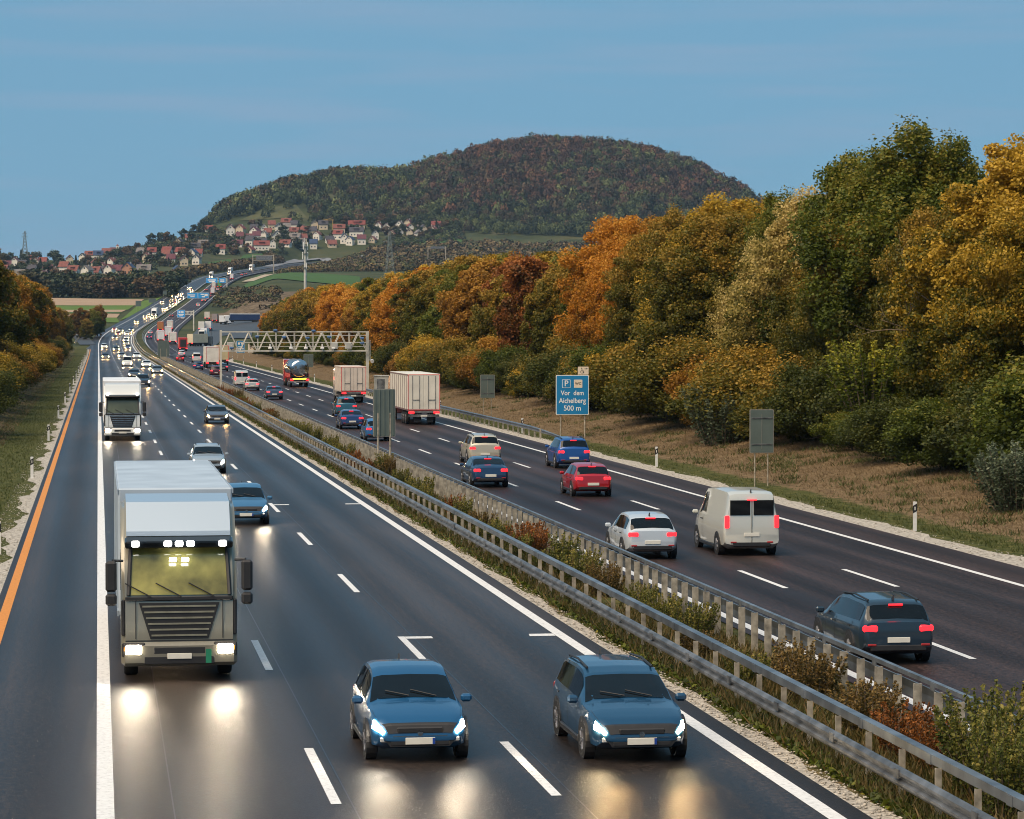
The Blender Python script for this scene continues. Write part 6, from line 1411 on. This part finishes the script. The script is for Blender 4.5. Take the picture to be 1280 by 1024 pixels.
farL = [(132.5, 449, 0), (132.5, 436, 0), (147, 449, 9), (159, 459, 8), (169, 450, 0), (146, 424.5, 0), (155, 432, 0), (160, 428, 0), (149, 420.5, 0), (165, 419, 0), (159, 419.5, 0), (163, 414, 0), (144, 414.5, 0), (170, 403.5, 0), (174.5, 396.5, 7),
        (179, 398, 0), (186, 396, 0), (190, 395.5, 0), (197, 389, 0), (205, 387, 0), (206, 383, 0), (212, 380, 0), (215, 378, 0), (220, 371, 7), (220, 381, 0), (222, 376, 0), (226, 378, 0), (227, 371, 0), (231, 368, 0), (232, 364, 0), (222, 373, 0), (218, 383, 0), (152, 424, 0), (150, 415, 0), (196, 387, 0), (215, 375, 0), (225, 367, 0), (236, 360, 0), (141, 441, 0), (165, 436, 0), (263, 346.5, 7), (254, 351, 0), (288, 346, 0), (299, 342.5, 7), (325, 340.5, 7), (236, 361, 0)]
farR = [(225, 451, 0), (227, 444.5, 0), (250, 461.5, 0), (247, 452, 8), (266, 459, 5), (279, 455, 6), (280, 462, 0), (186, 424.5, 0), (188, 418, 0), (201.5, 428, 5), (216, 430.5, 5), (211, 422, 5), (217, 415, 5), (204, 416, 4), (214, 396.5, 0), (229, 400, 0), (249, 384.5, 8), (265, 384, 5),
        (265, 368, 5), (259, 375.5, 0), (257, 363.5, 0), (272, 363.5, 0), (267, 360.5, 5), (274, 360, 3), (293, 353, 5), (303, 346.5, 0), (308, 345.5, 0), (262, 372, 0), (270, 371, 0), (229, 440, 2)]
place_list = []
for side, lst in (('L', farL), ('R', farR)):
    for u, v, t in lst:
        l, Y = spot(u, v, side)
        if side == 'L' and v < 412: l = rv.choice(['L1', 'L2', 'L2', 'L3', 'L3'])
        place_list.append((side, l, Y, t))
used = {}
place_list.sort(key=lambda q: (q[1], q[2])); last = {}; cnt = {}
LW = {'L1': 'left edge lane', 'L2': 'middle oncoming lane', 'L3': 'oncoming lane by the median', 'R1': 'right edge lane', 'R2': 'middle departing lane', 'R3': 'departing lane by the median'}
for side, l, Y, t in place_list:
    need = 16 if t in (2, 3, 4, 5, 6, 7) else 7
    if l in last and Y < last[l][0] + last[l][1]: Y = last[l][0] + last[l][1]
    last[l] = (Y, need + 3); i = cnt.get(l, 0); cnt[l] = i + 1; tail_ = f'{nth(i)} far vehicle up the {LW[l]}'
    if t in (0, 9):
        cc, cn = rv.choice(CC); k = rv.choice(['hatch', 'estate', 'suv', 'sedan']); e = car(k, cc, l, Y, f'{cn} car, {tail_}', lite=True, off=rv.uniform(-.3, .3), lamp=emit('headlight_glare', (1.0, .62, .25), 600) if t == 9 else None)
    elif t == 8: car('van', (.68, .68, .66), l, Y, f'white van, {tail_}', lite=True, name='van', cat='van')
    elif t == 7: far_lorry(f'white lorry, {tail_}', l, Y, (.7, .7, .68), True)
    elif t == 5: far_lorry(f'pale box lorry, {tail_}', l, Y, rv.choice([(.7, .68, .62), (.66, .6, .54), (.72, .72, .72)]), False)
    elif t == 6: far_lorry(f'yellow-grey box lorry, {tail_}', l, Y, (.52, .44, .26), False)
    elif t == 4: far_lorry(f'orange topped dark lorry, {tail_}', l, Y, (.42, .17, .05), False)
    elif t == 3: far_lorry(f'green lorry, {tail_}', l, Y, (.15, .40, .12), False)
    elif t == 2:
        e = far_lorry(f'red framed lorry with black rear, {tail_}', l, Y, (.55, .03, .03), False, z1=4.1); b = MB(); b.box((0, -.03, 2.55), (1.8, .05, 2.2)); b.build('rear_panel', M['trim'], e)
# lorries parked and queuing in the service area: (u, v ground, heading offset, length, colour, view)
def yard_lorry(u, v, rz, L, col, label, cabcol=(.7, .7, .7), front=False, side=None):
    X, Y, z, d = hit(u, v, d0=720); e = empty('lorry', (X, Y, z + .3), rz, label, 'lorry', 'lorries in the service area'); mb = MB()
    mb.box((0, 0, 2.55), (2.5, L, 2.9), 0, bev=.04); mb.box((0, 0, .9), (1.1, L, .3), 3); mb.box((0, L / 2 + 1.6, 1.85), (2.4, 2.1, 2.9), 1, bev=.2); mb.box((0, L / 2 + 2.66, 2.3), (2.0, .04, .9), 2)
    for y in (-L / 2 + 1.5, -L / 2 + 2.8, L / 2 - 1, L / 2 + 1.6):
        for s in (1, -1): mb.cyl((s * 1.05, y, .5), (1, 0, 0), .5, .3, 12, 3)
    bm_ = mat('yard_box', col, .5, var=.12, scale=.5) if side is None else mat('yard_box', side, .5, var=.12, scale=.5)
    me = mb.mesh('body', [bm_, mat('yard_cab', cabcol, .4), M['glass'], M['tyre']]); link('body', me, e)
    if side is not None: b = MB(); b.box((0, 0, 3.85), (2.54, L + .04, .4), bev=.03); b.build('roof', mat('yard_roof', col, .5), e)
    if not front:
        for s in (-1, 1): b = MB(); b.box((s * .98, -L / 2 - .05, .95), (.42, .05, .16)); b.build('tail_light', M['tailfar'], e)
    return e
yard_lorry(252, 415, -.05, 13, (.70, .68, .62), 'pale lorry in the left queue of the service area, behind the blue services sign'); yard_lorry(261, 414.5, -.08, 13, (.72, .70, .68), 'pale lorry right of the first one in the service area queue')
yard_lorry(259, 401, -.05, 11, (.62, .57, .5), 'pale lorry at the head of the service area queue'); yard_lorry(269, 404, -.1, 11, (.30, .25, .24), 'grey lorry with red tail lights beside the white and blue one', cabcol=(.3, .05, .05))
yard_lorry(282, 406.5, math.pi + .25, 12, (.68, .70, .72), 'white lorry with blue pattern facing the camera in the service area', cabcol=(.62, .66, .72), front=True)
yard_lorry(306, 404.5, math.pi / 2 + .12, 13.2, (.55, .58, .60), 'long dark blue lorry standing sideways in the service area, pale roof', side=(.012, .03, .10), front=True)
yard_lorry(247, 434, -.75, 7.5, (.62, .53, .38), 'beige box lorry turning into the service area', cabcol=(.08, .09, .1)); yard_lorry(256, 425, math.pi - .3, 3.5, (.6, .63, .66), 'white lorry cab with pale blue roof on the slip road', cabcol=(.68, .68, .66), front=True)
# vans waiting on the ramp behind the left trees
for u, v, lb in ((82, 411, 'white van on the joining ramp, farther one behind the left trees'), (97, 421, 'white camper van at the foot of the joining ramp'), (86, 416, 'pale van on the joining ramp, between the other two')):
    X, Y, z, d = hit(u, v); e = car('van', (.62, .66, .70), 'L1', 999, lb, lite=True, name='van', cat='van', place_=False, lamp=M['lensoff']); e.location = (X, Y, z + .3); e.rotation_euler = (0, 0, math.pi - .15); e['group'] = 'vans on the joining ramp'
# ------------------------------------------------------------------ village houses
def roofmat(n, c): return mat(n, c, .8, var=.3, scale=.6, bump=.3)
ROOF = {'red': roofmat('roof_red', (.20, .048, .038)), 'brick': roofmat('roof_brick', (.19, .06, .045)), 'maroon': roofmat('roof_maroon', (.12, .035, .045)), 'dark': roofmat('roof_dark', (.055, .05, .06)), 'blue': roofmat('roof_solar', (.03, .055, .12)), 'grey': roofmat('roof_grey', (.17, .15, .14))}
RN = {'red': 'bright red', 'brick': 'brick red', 'maroon': 'maroon', 'dark': 'dark', 'blue': 'blue solar', 'grey': 'grey brown'}
WALL = {'white': mat('wall_white', (.74, .69, .60), .85, var=.1, scale=.3), 'cream': mat('wall_cream', (.58, .48, .34), .85, var=.1, scale=.3), 'pink': mat('wall_terracotta', (.42, .22, .14), .85, var=.1), 'grey': mat('wall_grey', (.36, .35, .34), .85, var=.1)}
M['win'] = mat('window_glass', (.03, .035, .045), .15)
HM = {}
def house_meshes(w, l, h, rh, dormer):
    key = (round(w), round(l), round(h), dormer)
    if key in HM: return HM[key]
    a = MB(); a.box((0, 0, h / 2 - 1), (w, l, h + 2)); 
    for s in (-1, 1): a.add([(-w / 2, s * (l / 2 - .002), h), (w / 2, s * (l / 2 - .002), h), (0, s * (l / 2 - .002), h + rh * .96)], [(0, 1, 2)])
    r = MB(); o = .7; t = .35; k = rh / (w / 2)
    for s in (-1, 1):
        r.add([(s * (w / 2 + o), -l / 2 - o, h - o * k), (s * (w / 2 + o), l / 2 + o, h - o * k), (0, l / 2 + o, h + rh), (0, -l / 2 - o, h + rh),
               (s * (w / 2 + o), -l / 2 - o, h - o * k + t), (s * (w / 2 + o), l / 2 + o, h - o * k + t), (0, l / 2 + o, h + rh + t), (0, -l / 2 - o, h + rh + t)],
              [(0, 1, 2, 3), (4, 7, 6, 5), (0, 4, 5, 1), (0, 3, 7, 4), (1, 5, 6, 2)])
    c = MB(); c.box((w * .16, l * .12, h + rh * .95), (.7, .7, 1.7))
    dmb = None
    if dormer:
        dmb = MB(); dmb.box((-w * .3, 0, h + rh * .38), (w * .34, l * .34, rh * .55)); dmb.box((-w * .3, 0, h + rh * .70), (w * .44, l * .42, .3))
    W_ = {}
    for side in ('g0', 'g1', 's0', 's1'):
        m = MB(); n = 2 if side[0] == 'g' else max(2, int(l // 3.4))
        for fl in range(max(1, int(h // 2.7))):
            for i in range(n):
                f = (i + .5) / n - .5; z = 1.5 + fl * 2.7; sg = -1 if side[1] == '0' else 1
                if side[0] == 'g': m.box((f * w * .8, sg * l / 2, z), (1.25, .12, 1.3))
                else: m.box((sg * w / 2, f * l * .9, z), (.12, 1.25, 1.3))
        if side[0] == 'g': m.box((0, (-1 if side[1] == '0' else 1) * l / 2, h + rh * .32), (1.2, .12, 1.2))
        W_[side] = m.mesh('window', M['win'])
    HM[key] = (a.mesh('wall', WALL['white']), r.mesh('roof', ROOF['red']), c.mesh('chimney', WALL['grey']), dmb.mesh('dormer', ROOF['red']) if dmb else None, W_); return HM[key]
def house(u, v, wpx, roof, orient, wall='white', st=2, where='', dormer=False, lift=0.0):
    X, Y, z, d = hit(u, v, d0=1400); sc = d / F; wd = wpx * sc
    if orient == 'g': w, l = min(max(wd * .76, 6.5), 11.5), 9.5; rz = rh_.uniform(-.35, .35)
    else: l, w = min(max(wd * .78, 7.2), 20), 8.4; rz = math.pi / 2 + rh_.uniform(-.25, .25)
    h = 2.35 * st + .5; rr = w / 2 * .95; A = house_meshes(w, l, h, rr, dormer)
    e = empty('house', (X, Y, z + .2), rz - PSI, f'{wall if wall != "pink" else "terracotta"} house, {RN[roof]} roof, {where}', 'house', 'houses of the village')
    def add(nm, me, m=None, p=e):
        o = link(nm, me, p)
        if m: o.material_slots[0].link = 'OBJECT'; o.material_slots[0].material = m
        return o
    add('wall', A[0], WALL[wall]); r = add('roof', A[1], ROOF[roof]); add('chimney', A[2], None, r)
    if A[3]: add('dormer', A[3], ROOF[roof], r)
    for s in A[4].values(): add('window', s)
    return e
rh_ = random.Random(12)
HL = [  # hill village, from the photograph: (u, v of the foot, width px, roof, gable/side, wall, storeys, dormer)
 ('top row below the forest', [(228, 290, 9, 'red', 's', 'cream', 1), (261, 290, 12, 'red', 's', 'white', 1), (288, 296, 14, 'red', 'g', 'white', 3), (301, 292, 13, 'red', 'g', 'cream', 2), (319, 296, 15, 'maroon', 'g', 'white', 2), (358, 284, 15, 'brick', 's', 'cream', 2), (368, 293, 14, 'brick', 's', 'cream', 1), (379, 289, 9, 'brick', 'g', 'white', 1),
   (404, 287, 14, 'dark', 's', 'cream', 2), (424, 292, 18, 'brick', 's', 'cream', 2), (446, 287, 26, 'red', 's', 'cream', 2), (449, 277, 8, 'brick', 's', 'cream', 1), (474, 288, 10, 'brick', 'g', 'white', 2), (483, 290, 11, 'maroon', 'g', 'white', 2), (500, 288, 13, 'grey', 'g', 'white', 2), (512, 290, 9, 'red', 'g', 'white', 2), (527, 286, 9, 'grey', 's', 'white', 1), (545, 288, 14, 'red', 's', 'white', 2), (553, 283, 10, 'red', 'g', 'cream', 1)]),
 ('middle row of the hill village', [(300, 299, 10, 'maroon', 's', 'grey', 1), (312, 301, 9, 'maroon', 's', 'grey', 1), (346, 301, 16, 'dark', 'g', 'white', 2), (369, 303, 17, 'grey', 's', 'white', 2), (357, 309, 17, 'brick', 's', 'white', 1), (374, 310, 15, 'grey', 's', 'white', 2), (397, 300, 11, 'brick', 'g', 'white', 2), (412, 304, 12, 'dark', 's', 'white', 1), (423, 299, 14, 'red', 's', 'white', 2), (431, 304, 13, 'blue', 'g', 'white', 2), (438, 306, 12, 'blue', 'g', 'white', 2), (446, 296, 22, 'dark', 's', 'white', 2), (452, 305, 13, 'maroon', 's', 'white', 2), (469, 299, 9, 'dark', 'g', 'white', 2), (466, 303, 8, 'brick', 'g', 'cream', 1), (415, 309, 12, 'brick', 's', 'cream', 1), (392, 311, 10, 'blue', 's', 'white', 2), (335, 294, 9, 'brick', 's', 'cream', 1)]),
 ('front row of the hill village', [(242, 313, 20, 'dark', 's', 'cream', 1), (226, 322, 14, 'red', 's', 'white', 2), (241, 323, 12, 'blue', 'g', 'white', 2), (248, 321, 10, 'red', 's', 'white', 1), (276, 318, 14, 'red', 's', 'white', 2), (292, 317, 12, 'red', 'g', 'white', 2), (297, 309, 16, 'maroon', 's', 'white', 1), (313, 316, 10, 'red', 'g', 'cream', 1), (327, 313, 24, 'red', 's', 'white', 2), (254, 309, 14, 'grey', 's', 'cream', 1)]),
 ('ridge row left of the hill', [(196, 297, 11, 'red', 's', 'white', 1), (205, 293, 8, 'red', 'g', 'cream', 1), (166, 303, 12, 'red', 's', 'white', 1), (222, 289, 12, 'maroon', 's', 'cream', 1)]),
 ('row beside the white church tower', [(61, 322, 8, 'red', 'g', 'white', 2), (71, 324, 8, 'red', 'g', 'white', 2), (79, 322, 12, 'maroon', 's', 'white', 1), (97, 323, 14, 'red', 's', 'white', 2), (104, 327, 8, 'dark', 'g', 'white', 2), (113, 325, 16, 'brick', 's', 'white', 2), (123, 325, 14, 'blue', 's', 'white', 2), (133, 322, 12, 'brick', 's', 'cream', 2), (118, 319, 12, 'red', 's', 'cream', 1), (142, 318, 10, 'maroon', 's', 'cream', 1)]),
 ('middle row of the left village', [(19, 333, 9, 'maroon', 'g', 'white', 2), (28, 335, 12, 'dark', 's', 'white', 1), (45, 334, 11, 'brick', 'g', 'white', 2), (54, 331, 9, 'red', 's', 'white', 1), (8, 336, 14, 'maroon', 's', 'grey', 1), (40, 328, 8, 'brick', 's', 'cream', 1), (92, 343, 16, 'brick', 's', 'white', 1), (190, 322, 14, 'red', 's', 'white', 2), (209, 321, 13, 'red', 's', 'white', 2), (84, 322, 9, 'maroon', 's', 'white', 1)]),
 ('lowest row of the left village', [(40, 342, 13, 'dark', 's', 'white', 1), (60, 342, 14, 'maroon', 's', 'white', 1), (55, 350, 17, 'maroon', 'g', 'cream', 1), (26, 349, 18, 'grey', 's', 'white', 1), (68, 343, 8, 'brick', 'g', 'white', 1), (119, 345, 16, 'brick', 's', 'white', 1), (137, 344, 8, 'red', 'g', 'white', 2), (161, 343, 17, 'blue', 'g', 'pink', 2), (180, 342, 22, 'grey', 's', 'cream', 1), (221, 342, 10, 'blue', 'g', 'cream', 1), (130, 344, 10, 'dark', 's', 'grey', 1)])]
for row, lst in HL:
    for i, q in enumerate(sorted(lst)): house(q[0], q[1], q[2], q[3], q[4], q[5], q[6], f'{nth(i)} from left in the {row}', dormer=(q[2] > 13 and q[4] == 's'))
# smaller houses filling the slopes between the rows
taken = [(q[0], q[1]) for r, l in HL for q in l]; ex = []
for box, n in (((0, 250), 18), ((286, 545), 24)):
    k = 0; tries = 0
    while k < n and tries < 4000:
        tries += 1; u = rh_.uniform(*box)
        v = rh_.uniform(*((np.interp(u, [0, 165, 250], [326, 314, 298]), np.interp(u, [0, 165, 250], [349, 345, 330])) if box[0] == 0 else (np.interp(u, [286, 400, 545], [290, 284, 283]), np.interp(u, [286, 400, 545], [316, 311, 296]))))
        X, Y, z, dd = hit(u, v, 1400)
        if -30 < X - float(xs(Y)) < 55 or any(abs(a - u) < 8.5 and abs(b - v) < 5 for a, b in taken): continue
        taken.append((u, v)); ex.append((box[0], round(u, 1), round(v, 1))); k += 1
for b0, nm in ((0, 'small left slope houses'), (286, 'small hill village houses')):
    for i, (b, u, v) in enumerate(sorted(q for q in ex if q[0] == b0)):
        house(u, v, rh_.uniform(7.5, 10.5), rh_.choice(['brick', 'maroon', 'dark', 'dark', 'grey']), rh_.choice('gs'), rh_.choice(['white', 'white', 'cream', 'white']), rh_.choice([1, 2, 2]), f'{nth(i)} from left among the {nm}')
# church tower
X, Y, z, d = hit(147, 318, 1400); e = empty('church_tower', (X, Y, z - 2), -PSI, 'slim white church tower standing above the left village roofs', 'church'); k = d / F; hh = 10.5 * k + 2
mb = MB(); mb.box((0, 0, hh / 2), (3.6 * k * .9, 3.6 * k * .9, hh)); mb.build('wall', WALL['white'], e); mb = MB(); w = 3.6 * k * .9 / 2 + .2; mb.add([(-w, -w, hh), (w, -w, hh), (w, w, hh), (-w, w, hh), (0, 0, hh + 2.2 * k)], [(0, 1, 4), (1, 2, 4), (2, 3, 4), (3, 0, 4), (3, 2, 1, 0)]); mb.build('roof', ROOF['brick'], e)
mb = MB(); mb.box((0, -w + .15, hh - 2), (1.1, .2, 1.8)); mb.build('bell_window', M['win'], e)
# tower crane among the houses
X, Y, z, d = hit(416, 292, 1400); k = d / F; e = empty('tower_crane', (X, Y, z), -PSI, 'small yellow tower crane over the upper village houses', 'crane'); m_ = mat('crane_yellow', (.42, .27, .06), .6); hc = 17 * k
mb = MB(); mb.box((0, 0, hc / 2), (.7, .7, hc)); mb.build('mast', m_, e); mb = MB(); mb.box((-5 * k, 0, hc - .5), (13 * k, .6, .6)); mb.tube([(0, 0, hc + 2), (-9 * k, 0, hc - .3)], .15, 4); mb.build('jib', m_, e)
# turquoise roofed canopy and long white wall left of the church
X, Y, z, d = hit(31, 352, 1400); k = d / F; e = empty('station_canopy', (X, Y, z), -PSI, 'flat turquoise canopy roof above the left trees below the village', 'canopy'); m_ = mat('canopy_blue', (.16, .36, .46), .4)
mb = MB(); mb.box((0, 0, 6 * k), (18 * k, 6, 1.2), bev=.2); mb.build('roof', m_, e)
for s in (-1, 1): mb = MB(); mb.box((s * 4 * k, 0, 3 * k), (.8, .8, 6 * k)); mb.build('post', WALL['grey'], e)
X, Y, z, d = hit(150, 346.5, 1400); k = d / F; e = empty('boundary_wall', (X, Y, z), -PSI, 'long low white wall in front of the lowest village row', 'wall'); mb = MB(); mb.box((0, 0, 1.2 * k), (38 * k, .6, 2.4 * k), bev=.1); mb.build('wall', WALL['white'], e)
